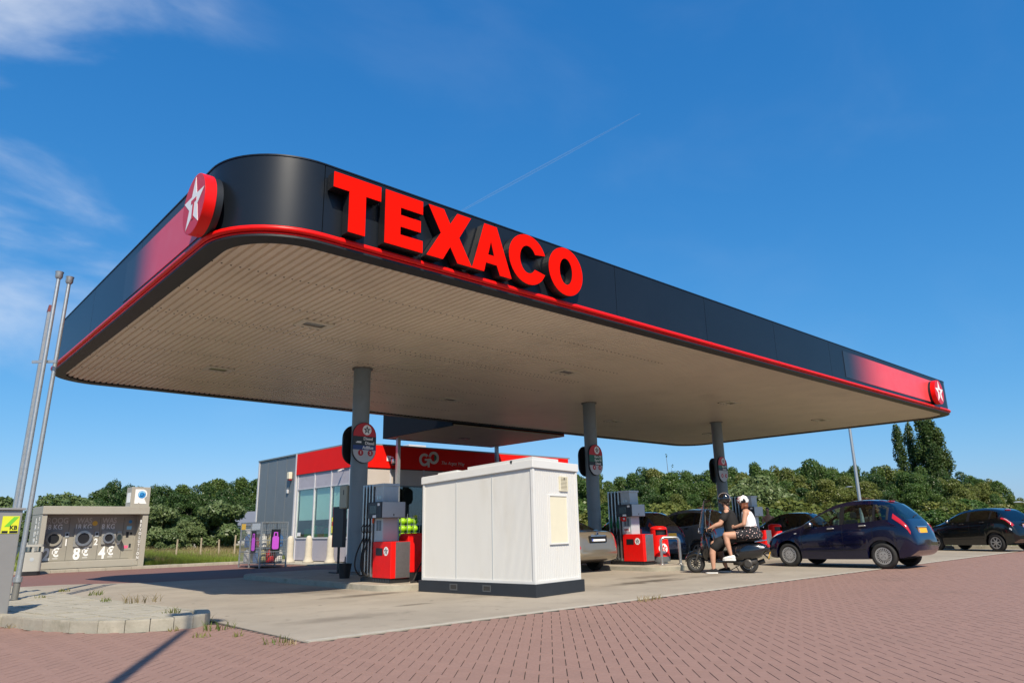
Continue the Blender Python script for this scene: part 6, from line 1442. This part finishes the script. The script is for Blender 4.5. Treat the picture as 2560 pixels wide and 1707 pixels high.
fig('hair', .012, 'hair_red', pas, [('ball', (pc[0]-.03,0,pc[2]-.02), (.098,.098,.09)), ('ball', (pc[0]-.05,.01,pc[2]-.09), (.075,.085,.07)), ('limb', [(pc[0]+.0,.075,pc[2]-.02),(pc[0]+.02,.085,pc[2]-.14)], [.03,.022]), ('limb', [(pc[0]+.0,-.075,pc[2]-.02),(pc[0]+.02,-.085,pc[2]-.14)], [.03,.022])], 2)
MB().tube(smooth_pts([(-.045,-.085,1.42),(-.165,-.05,1.32),(-.215,.02,1.18),(-.235,.10,1.06),(-.12,.20,.98)], 4), .008, 6).build('bag_strap', 'strap_red', pas)
# bather standing beyond the black car, only head and shoulders show
bt = thing('person', 'bare-shouldered person with short dark hair standing beyond the black car', 'person', (30.3, 16.45, 0), R(200))
bh = (.03,0,1.70)
fig('body', .013, 'skin', bt, [torso([(0,0,.86,.16,.11),(0,0,1.0,.145,.10),(0,0,1.2,.16,.105),(.0,0,1.38,.185,.10),(0,0,1.46,.12,.07),(.01,0,1.51,.055,.05)]), ('limb', [(.01,0,1.46),(.02,0,1.60)], [.052,.05]), ('ball', bh, (.095,.074,.112)), ('ball', (bh[0]+.09,0,bh[2]-.02), (.02,.015,.025)),
    ('limb', [(0,.09,.88),(.0,.10,.48),(0,.10,.09)], [.088,.062,.04]), ('limb', [(0,-.09,.88),(.0,-.10,.48),(0,-.10,.09)], [.088,.062,.04]), ('limb', [(0,.10,.05),(.14,.11,.035)], [.04,.032]), ('limb', [(0,-.10,.05),(.14,-.11,.035)], [.04,.032]), ('limb', [(0,.20,1.40),(.05,.25,1.14),(.24,.20,1.10)], [.052,.042,.028]), ('limb', [(0,-.20,1.40),(.05,-.25,1.14),(.24,-.20,1.10)], [.052,.042,.028])]+hand((.24,.20,1.10),(1,-.2,0),(0,0,1),(0,-1,0))+hand((.24,-.20,1.10),(1,.2,0),(0,0,1),(0,1,0)))
fig('shorts', .014, 'cloth_black', bt, [torso([(0,0,.78,.19,.13),(0,0,.9,.18,.125),(0,0,1.0,.16,.115)]), ('limb', [(0,.09,.85),(0,.10,.58)], [.11,.095]), ('limb', [(0,-.09,.85),(0,-.10,.58)], [.11,.095])], 3)
fig('hair', .012, 'hair_dark', bt, [('ball', (bh[0]-.02,0,bh[2]+.04), (.10,.085,.09)), ('ball', (bh[0]-.05,0,bh[2]-.02), (.06,.078,.07))], 2)
# ------------------------------------------------------------------ trees
leafmat('leaf_dark', (0.028, 0.074, 0.020), (0.072, 0.122, 0.030)); leafmat('leaf_mid', (0.046, 0.112, 0.024), (0.120, 0.172, 0.038)); leafmat('leaf_yellow', (0.095, 0.14, 0.028), (0.185, 0.195, 0.045)); leafmat('leaf_willow', (0.092, 0.150, 0.052), (0.175, 0.225, 0.085)); leafmat('leaf_poplar', (0.034, 0.075, 0.018), (0.095, 0.135, 0.034)); leafmat('leaf_rust', (0.11, 0.075, 0.03), (0.17, 0.10, 0.045))
def leaf_cloud(name, blobs, n, size, seed, mt, aspect=1.0, droop=0.0):
    r = np.random.default_rng(seed); bl = np.array(blobs, float); wgt = (bl[:, 3]*bl[:, 4]*bl[:, 5])**.66; wgt /= wgt.sum()
    idx = r.choice(len(bl), n, p=wgt); d = r.normal(size=(n, 3)); d /= np.linalg.norm(d, axis=1)[:, None]
    rad = r.uniform(.45, 1.0, n)**.5*(1+r.normal(0, .06, n)); c = bl[idx, :3]+d*bl[idx, 3:6]*rad[:, None]
    nrm = d*.9+r.normal(size=(n, 3))*.75; nrm[:, 2] += .25; nrm /= np.linalg.norm(nrm, axis=1)[:, None]
    up = r.normal(size=(n, 3)); up[:, 2] -= droop; a = np.cross(nrm, up); a /= np.linalg.norm(a, axis=1)[:, None]; b = np.cross(nrm, a)
    s = size*r.uniform(.55, 1.35, n); sa = (s*.5)[:, None]*a; sb = (s*.5*aspect)[:, None]*b
    V = np.stack([c-sb, c+sa*.9-sb*.1, c+sb, c-sa*.9+sb*.1], 1).reshape(-1, 3)
    F_ = np.arange(4*n).reshape(n, 4)
    me = fast_mesh(name, V, F_); me.materials.append(MATS[mt]); return me
def rnd_blobs(r, n, W, z0, z1, br, shape):
    out = []
    for i in range(n):
        t = r.uniform(0, 1); z = z0+(z1-z0)*t; w = W*shape(t); a = r.uniform(0, 2*PI); q = w*math.sqrt(r.uniform(0, 1)); s = br*r.uniform(.65, 1.25)
        out.append((q*math.cos(a), q*math.sin(a), z, s, s, s*r.uniform(.7, 1.0)))
    return out
def trunk(h, r0, seed, limbs, W, z0):
    r = random.Random(seed); b = MB(); b.tube([(0,0,-.3),(r.uniform(-.1,.1),r.uniform(-.1,.1),h*.35),(r.uniform(-.2,.2),r.uniform(-.2,.2),h*.7),(0,0,h*.95)], [r0*1.2,r0,r0*.6,r0*.12], 8)
    for k in range(limbs):
        z = z0+(h*.8-z0)*k/max(1, limbs); a = k*2.4; l = W*r.uniform(.5,.85)
        b.tube([(0,0,z),(l*.5*math.cos(a),l*.5*math.sin(a),z+l*.35),(l*math.cos(a),l*math.sin(a),z+l*.8)], [r0*.45,r0*.28,r0*.06], 6)
    return b
PROTO = {}
def make_kind(kind, i):
    r = random.Random(100*i+hash(kind) % 7 if False else 100*i+len(kind)); sd = 1000*i+len(kind)*37
    if kind in ('dark', 'mid', 'yellow'):
        H0, W = 9.0, 2.6
        bl = rnd_blobs(r, 34, W, 1.4, 8.2, 1.0, lambda t: .75+.45*math.sin(PI*t) if t < .5 else 1.2*(1.04-t)/.54)
        me = leaf_cloud('crown', bl, 15000, .21, sd, {'dark':'leaf_dark','mid':'leaf_mid','yellow':'leaf_yellow'}[kind]); tk = trunk(8, .16, i, 7, W, 1.2)
    elif kind == 'poplar':
        H0, W = 15.0, 1.6; bl = []
        for k in range(64):
            t = k/63; z = 1.5+12.8*t; w = W*(math.sin(PI*min(1, .16+t*.80))**.7); a = r.uniform(0, 2*PI); q = w*.75*math.sqrt(r.random()); s = .52*r.uniform(.6, 1.3)
            bl.append((q*math.cos(a), q*math.sin(a), z, s, s, s*2.0))
        me = leaf_cloud('crown', bl, 10000, .22, sd, 'leaf_poplar'); tk = trunk(14, .22, i, 6, .8, 2)
    elif kind == 'willow':
        H0, W = 4.6, 1.75
        bl = rnd_blobs(r, 30, W, .75, 3.95, .72, lambda t: math.sin(PI*min(1, .2+t*.72))**.8)
        me = leaf_cloud('crown', bl, 11000, .17, sd, 'leaf_willow', aspect=1.9, droop=.6); tk = trunk(4, .10, i, 6, 1.2, .6)
    else:   # shrub
        H0, W = 2.4, 1.7
        bl = rnd_blobs(r, 16, W, .3, 1.8, .65, lambda t: 1.0-.55*t)
        me = leaf_cloud('crown', bl, 3200, .26, sd, {'shrub_g':'leaf_mid','shrub_y':'leaf_yellow','shrub_r':'leaf_rust'}[kind]); tk = trunk(1.6, .05, i, 4, .8, .3)
    to = tk.build('trunk', 'bark', None, smooth=True); tm = to.data; bpy.data.objects.remove(to)
    return H0, me, tm
TREE_LABEL = {'dark':'dark green dense broadleaf tree in the wood behind the station', 'mid':'mid green broadleaf tree in the wood behind the station', 'yellow':'yellowish green young tree at the edge of the wood', 'poplar':'tall narrow poplar rising high above the wood', 'willow':'round grey green willow on the verge near laundry kiosk', 'shrub_g':'low green shrub in front of the wood', 'shrub_y':'low yellow green shrub in front of the wood', 'shrub_r':'rust coloured withered shrub in front of the wood'}
def tree(kind, x, y, h, zbase=0.0, wide=1.0, label=None):
    i = random.randrange(4 if kind in ('dark','mid') else 3)
    if (kind, i) not in PROTO: PROTO[(kind, i)] = make_kind(kind, i)
    H0, cm_, tm = PROTO[(kind, i)]; s = h/H0
    t = thing({'poplar':'poplar_tree','willow':'willow_tree'}.get(kind, 'shrub' if kind.startswith('shrub') else 'broadleaf_tree'), label or TREE_LABEL[kind], 'shrub' if kind.startswith('shrub') else 'tree', (x, y, zbase), random.uniform(0, 6.28), {'poplar':'poplars','willow':'willows on the verge'}.get(kind, 'shrubs along the wood' if kind.startswith('shrub') else 'trees of the wood'))
    t.scale = (s*wide, s*wide, s)
    for nm, me in (('crown', cm_), ('trunk', tm)):
        o = bpy.data.objects.new(nm, me); COL.objects.link(o); o.parent = t
        if nm == 'trunk' and not me.materials: me.materials.append(MATS['bark'])
    return t
def at_depth(px, py, d):
    v = DIRV(px, py); hxy = math.cos(CAM_A)*v.x+math.sin(CAM_A)*v.y; return Vector((0,0,CAM_H))+v*(d/hxy)
def tree_px(kind, px, ptop, d, wide=1.0, zb=0.0, label=None):
    p = at_depth(px, ptop, d); return tree(kind, p.x, p.y, (p.z-zb)*1.02, zb, wide, label)
rt = random.Random(3)
# wood on the right, several rows deep
sil = [(1330,1190),(1440,1188),(1560,1190),(1615,1168),(1687,1170),(1750,1178),(1815,1168),(1900,1163),(1960,1168),(2028,1151),(2091,1160),(2176,1160),(2260,1165),(2340,1168),(2389,1173),(2431,1186),(2474,1200),(2517,1220),(2560,1228),(2640,1232)]
sf = cr_interp(sil)
x = 1335
while x < 2640:
    tree_px(rt.choice(['dark','mid','mid','yellow','mid']), x, sf(x)+rt.choice([-6,-2,2,8,16])+rt.uniform(-4, 4), 106+rt.uniform(-5, 5), rt.uniform(.7, 1.05)); x += rt.uniform(20, 34)
x = 1345
while x < 2620:
    tree_px(rt.choice(['dark','mid','mid','yellow']), x, sf(x)+rt.uniform(10, 38), 94+rt.uniform(-4, 4), rt.uniform(.75, 1.15)); x += rt.uniform(28, 46)
x = 1350
while x < 2600:
    tree_px(rt.choice(['mid','yellow','dark','yellow']), x, sf(x)+rt.uniform(42, 68), 83+rt.uniform(-4, 4), rt.uniform(1.05, 1.4)); x += rt.uniform(46, 70)
x = 1345
while x < 2600:
    tree_px(rt.choice(['shrub_g','shrub_y','shrub_g','shrub_y','shrub_g','shrub_g','shrub_y','shrub_r']), x, 1258+rt.uniform(-16, 14), 73+rt.uniform(-4, 4), rt.uniform(1.0, 1.5), .6); x += rt.uniform(30, 48)
x = 1350
while x < 2440:
    tree_px(rt.choice(['shrub_g','shrub_y']), x, 1285+rt.uniform(-12, 10), 62+rt.uniform(-3, 3), rt.uniform(1.1, 1.5), .5); x += rt.uniform(44, 66)
for px_, pt_, d_, w_ in ((2240,1066,108,.8),(2268,1058,110,.75),(2297,1040,107,1.15),(2322,1046,109,1.25),(2338,1075,106,1.2),(2330,1110,104,1.3)): tree_px('poplar', px_, pt_, d_, w_)
for px_, pt_ in ((1885,1185),(1925,1205),(1858,1200)): tree_px('willow', px_, pt_, 78, 1.15, label='silvery willow among the darker trees of the wood')
p = at_depth(1668, 1138, 96); sp = thing('sapling', 'spindly leaning sapling sticking out above the wood', 'tree', (p.x, p.y, 0)); hh_ = p.z
MB().tube([(0,0,0),(.1,0,hh_*.5),(-.1,.1,hh_)], [.10,.06,.02], 6).tube([(0,0,hh_*.7),(.4,-.4,hh_*.86)], [.03,.01], 5).tube([(0,0,hh_*.6),(-.5,.4,hh_*.74)], [.03,.01], 5).build('trunk', 'bark', sp)
mobj('crown', leaf_cloud('crown', [(-.1,.1,hh_,.15,.15,.25),(.4,-.4,hh_*.87,.2,.2,.2),(-.5,.4,hh_*.75,.25,.25,.25),(0,0,hh_*.66,.5,.5,.4)], 90, .2, 9, 'leaf_mid'), None, sp)
# left wood
sil2 = [(60,1262),(150,1256),(225,1240),(255,1216),(277,1199),(311,1193),(348,1207),(390,1210),(427,1207),(468,1209),(505,1200),(543,1196),(599,1190),(629,1193),(700,1190)]
sg = cr_interp(sil2); x = 225
while x < 700:
    tree_px(rt.choice(['dark','dark','mid']), x, sg(x)+rt.uniform(-4, 8), 92+rt.uniform(-4, 4), rt.uniform(.85, 1.15)); x += rt.uniform(26, 38)
x = 40
while x < 700:
    tree_px(rt.choice(['dark','dark','mid']), x, sg(x)+rt.uniform(14, 36), 80+rt.uniform(-3, 3), rt.uniform(.95, 1.2)); x += rt.uniform(34, 50)
x = -20
while x < 690:
    tree_px(rt.choice(['shrub_g','mid','shrub_g']), x, 1312+rt.uniform(-12, 14), 68+rt.uniform(-3, 3), rt.uniform(1.2, 1.6)); x += rt.uniform(30, 46)
for px_, pt_, d_, w_, lb_ in ((398,1254,47,1.0,'grey green willow right behind the end of laundry kiosk'),(468,1297,46,1.05,'low round willow bush between two taller willows on the verge'),(553,1244,47,1.12,'large round willow on the verge nearest to the shop'),(140,1232,46,1.0,'feathery willow rising behind the laundry kiosk roof'),(185,1228,48,1.05,'tallest feathery willow behind the laundry kiosk roof'),(228,1250,47,.9,'smaller willow behind the kiosk beside its R tower'),(5,1240,50,1.1,'willow behind the grey sticker pillar'),(430,1320,44,1.2,'lowest willow bush in the verge grass')): tree_px('willow', px_, pt_, d_, w_, label=lb_)
# pale farm buildings glimpsed between the trunks
mat('house_white', (.62,.60,.57), .8, var=.06); mat('house_roof', (.16,.17,.2), .7)
def shed(px, py, d, w, l, h, rz, label):
    p = at_depth(px, py, d); t = thing('farm_shed', label, 'building', (p.x, p.y, -.1), rz)
    for (x0,x1,y0,y1) in ((-w,w,-l,-l+.15),(-w,w,l-.15,l),(-w,-w+.15,-l+.151,l-.151),(w-.15,w,-l+.151,l-.151)): MB().box(x0,x1,y0,y1,0,h).build('wall', 'house_white', t)
    MB().prism([(-w-.2,h),(w+.2,h),(0,h+w*.5)], -l-.2, l+.2, lambda u, v, q: (u, q, v)).build('roof', 'house_roof', t); MB().box(-w-.03,-w-.001,-.5,.5,.9,1.8).build('window', 'screen', t); MB().box(-.5,.5,-l-.03,-l-.001,0,2).build('door', 'house_roof', t)
shed(612, 1380, 58, 2.2, 4, 1.9, R(20), 'low pale shed behind the gas cage'); shed(40, 1380, 55, 2.5, 5, 1.6, R(10), 'low pale shed left of the laundry kiosk')
# ------------------------------------------------------------------ grass and weeds
leafmat('grass_green', (0.115, 0.190, 0.028), (0.26, 0.29, 0.055), .35); leafmat('grass_dry', (0.20, 0.16, 0.07), (0.32, 0.25, 0.12), .2); leafmat('weed', (0.07, 0.125, 0.02), (0.22, 0.20, 0.045), .25)
def blades(name, pts, h, w, mt, seed, lean=.35):
    r = np.random.default_rng(seed); n = len(pts); a = r.uniform(0, 2*PI, n); hh = h*r.uniform(.5, 1.3, n); ld = r.uniform(0, 2*PI, n); ll = hh*lean*r.uniform(.2, 1.2, n)
    ax = np.stack([np.cos(a), np.sin(a), np.zeros(n)], 1)*(w*r.uniform(.6, 1.3, n))[:, None]; lv = np.stack([np.cos(ld)*ll, np.sin(ld)*ll, hh], 1); p = np.array(pts)
    mid_ = p+lv*np.array([.35,.35,.6]); V = np.stack([p-ax, p+ax, mid_+ax*.7, p+lv, mid_-ax*.7], 1).reshape(-1, 3); base = np.arange(n)[:, None]*5
    F4 = np.concatenate([base+np.array([[0,1,2,4]])], 0); F3 = base+np.array([[4,2,3]])
    me = bpy.data.meshes.new(name); nv = len(V); me.vertices.add(nv); me.vertices.foreach_set('co', V.astype(np.float32).ravel())
    loops = np.concatenate([F4.ravel(), F3.ravel()]).astype(np.int32); me.loops.add(len(loops)); me.loops.foreach_set('vertex_index', loops)
    st_ = np.concatenate([np.arange(n)*4, 4*n+np.arange(n)*3]).astype(np.int32); me.polygons.add(2*n); me.polygons.foreach_set('loop_start', st_); me.polygons.foreach_set('loop_total', np.concatenate([np.full(n, 4), np.full(n, 3)]).astype(np.int32))
    me.update(calc_edges=True); me.materials.append(MATS[mt]); return me
def field(name, label, n, box, z, h, w, mt, seed):
    r = np.random.default_rng(seed); x0, x1, y0, y1 = box; x = r.uniform(x0, x1, n); y = y0+(y1-y0)*r.uniform(0, 1, n)**1.5
    zz = np.array([z(a, b) for a, b in zip(x, y)]) if callable(z) else np.full(n, z)
    o = mobj(name, blades(name, np.stack([x, y, zz], 1), h, w, mt, seed), None, kind='stuff'); tag(o, label, 'grass'); return o
field('meadow_grass', 'tall green grass on the verge behind the kerb', 26000, (7.5, 22, 32.5, 52), ZB+.08, .38, .022, 'grass_green', 1)
field('meadow_grass', 'dry seeding grass stalks among the verge', 9000, (8.5, 24, 34, 54), ZB+.08, .55, .014, 'grass_dry', 2)
field('meadow_grass', 'rough green grass beside the laundry kiosk', 7000, (-6, 5.2, 32.5, 45), ZB+.08, .45, .022, 'grass_green', 3)
def bank(n, box, mt, seed, h, lab):
    r = np.random.default_rng(seed); x = r.uniform(box[0], box[1], n); y = r.uniform(box[2], box[3], n); z = np.array([bank_h(a, b) for a, b in zip(x, y)])-.02
    o = mobj('bank_grass', blades('bank_grass', np.stack([x, y, z], 1), h, .022, mt, seed), None, kind='stuff'); tag(o, lab, 'grass')
bank(16000, (33.0, 62, -8, 30), 'grass_dry', 4, .40, 'dry straw coloured grass on the bank beyond kerb'); bank(7000, (33.0, 36, -4, 24), 'grass_green', 5, .16, 'short green grass strip behind the far kerb')
wl_ = [(160,1478,.13,.10,30,'in the island paving beside the flagpole foot'),(240,1487,.12,.14,40,'at the rear edge of the island'),(350,1506,.10,.30,44,'dry strip along the island edge facing the apron'),(262,1503,.12,.10,22,'in a joint of the island paving'),(432,1532,.11,.13,26,'at the back of the island tip'),(497,1552,.02,.16,34,'at the outer tip of island kerb'),(545,1573,.0,.20,44,'largest one on the brick beside the concrete corner'),(505,1592,.0,.10,16,'flat one on the brick before the island tip'),(690,1607,.0,.14,26,'small one on the brick at the concrete corner'),(720,1612,.0,.10,20,'dry one at the very corner of the concrete'),(430,1577,.0,.08,14,'below the island kerb in the pole shadow'),(1610,1502,.0,.16,34,'dry one on the concrete edge before the oil stain'),(1640,1497,.0,.12,26,'dry one further along the concrete edge'),(600,1590,.0,.08,16,'tiny one between the two clumps by the concrete'),(100,1494,.12,.08,16,'by the foot of the sticker pillar'),(27,1570,.0,.07,14,'withered one at the foot of the island kerb'),(165,1577,.0,.06,12,'withered one along the island kerb face')]
for i, (px_, py_, z_, rad, n_, lab) in enumerate(wl_):
    p = G(px_, py_, z_); r = np.random.default_rng(50+i); a = r.uniform(0, 2*PI, n_); q = rad*np.sqrt(r.uniform(0, 1, n_)); pts = np.stack([q*np.cos(a), q*np.sin(a)*.7, np.zeros(n_)], 1)
    o = mobj('weed_clump', blades('weed', pts, .03+rad*.34, .006, 'weed' if i not in (2,9,11,12,15,16) else 'grass_dry', 60+i, .9), None, loc=p); tag(o, 'weed clump, '+lab, 'weed', 'weeds in the paving')
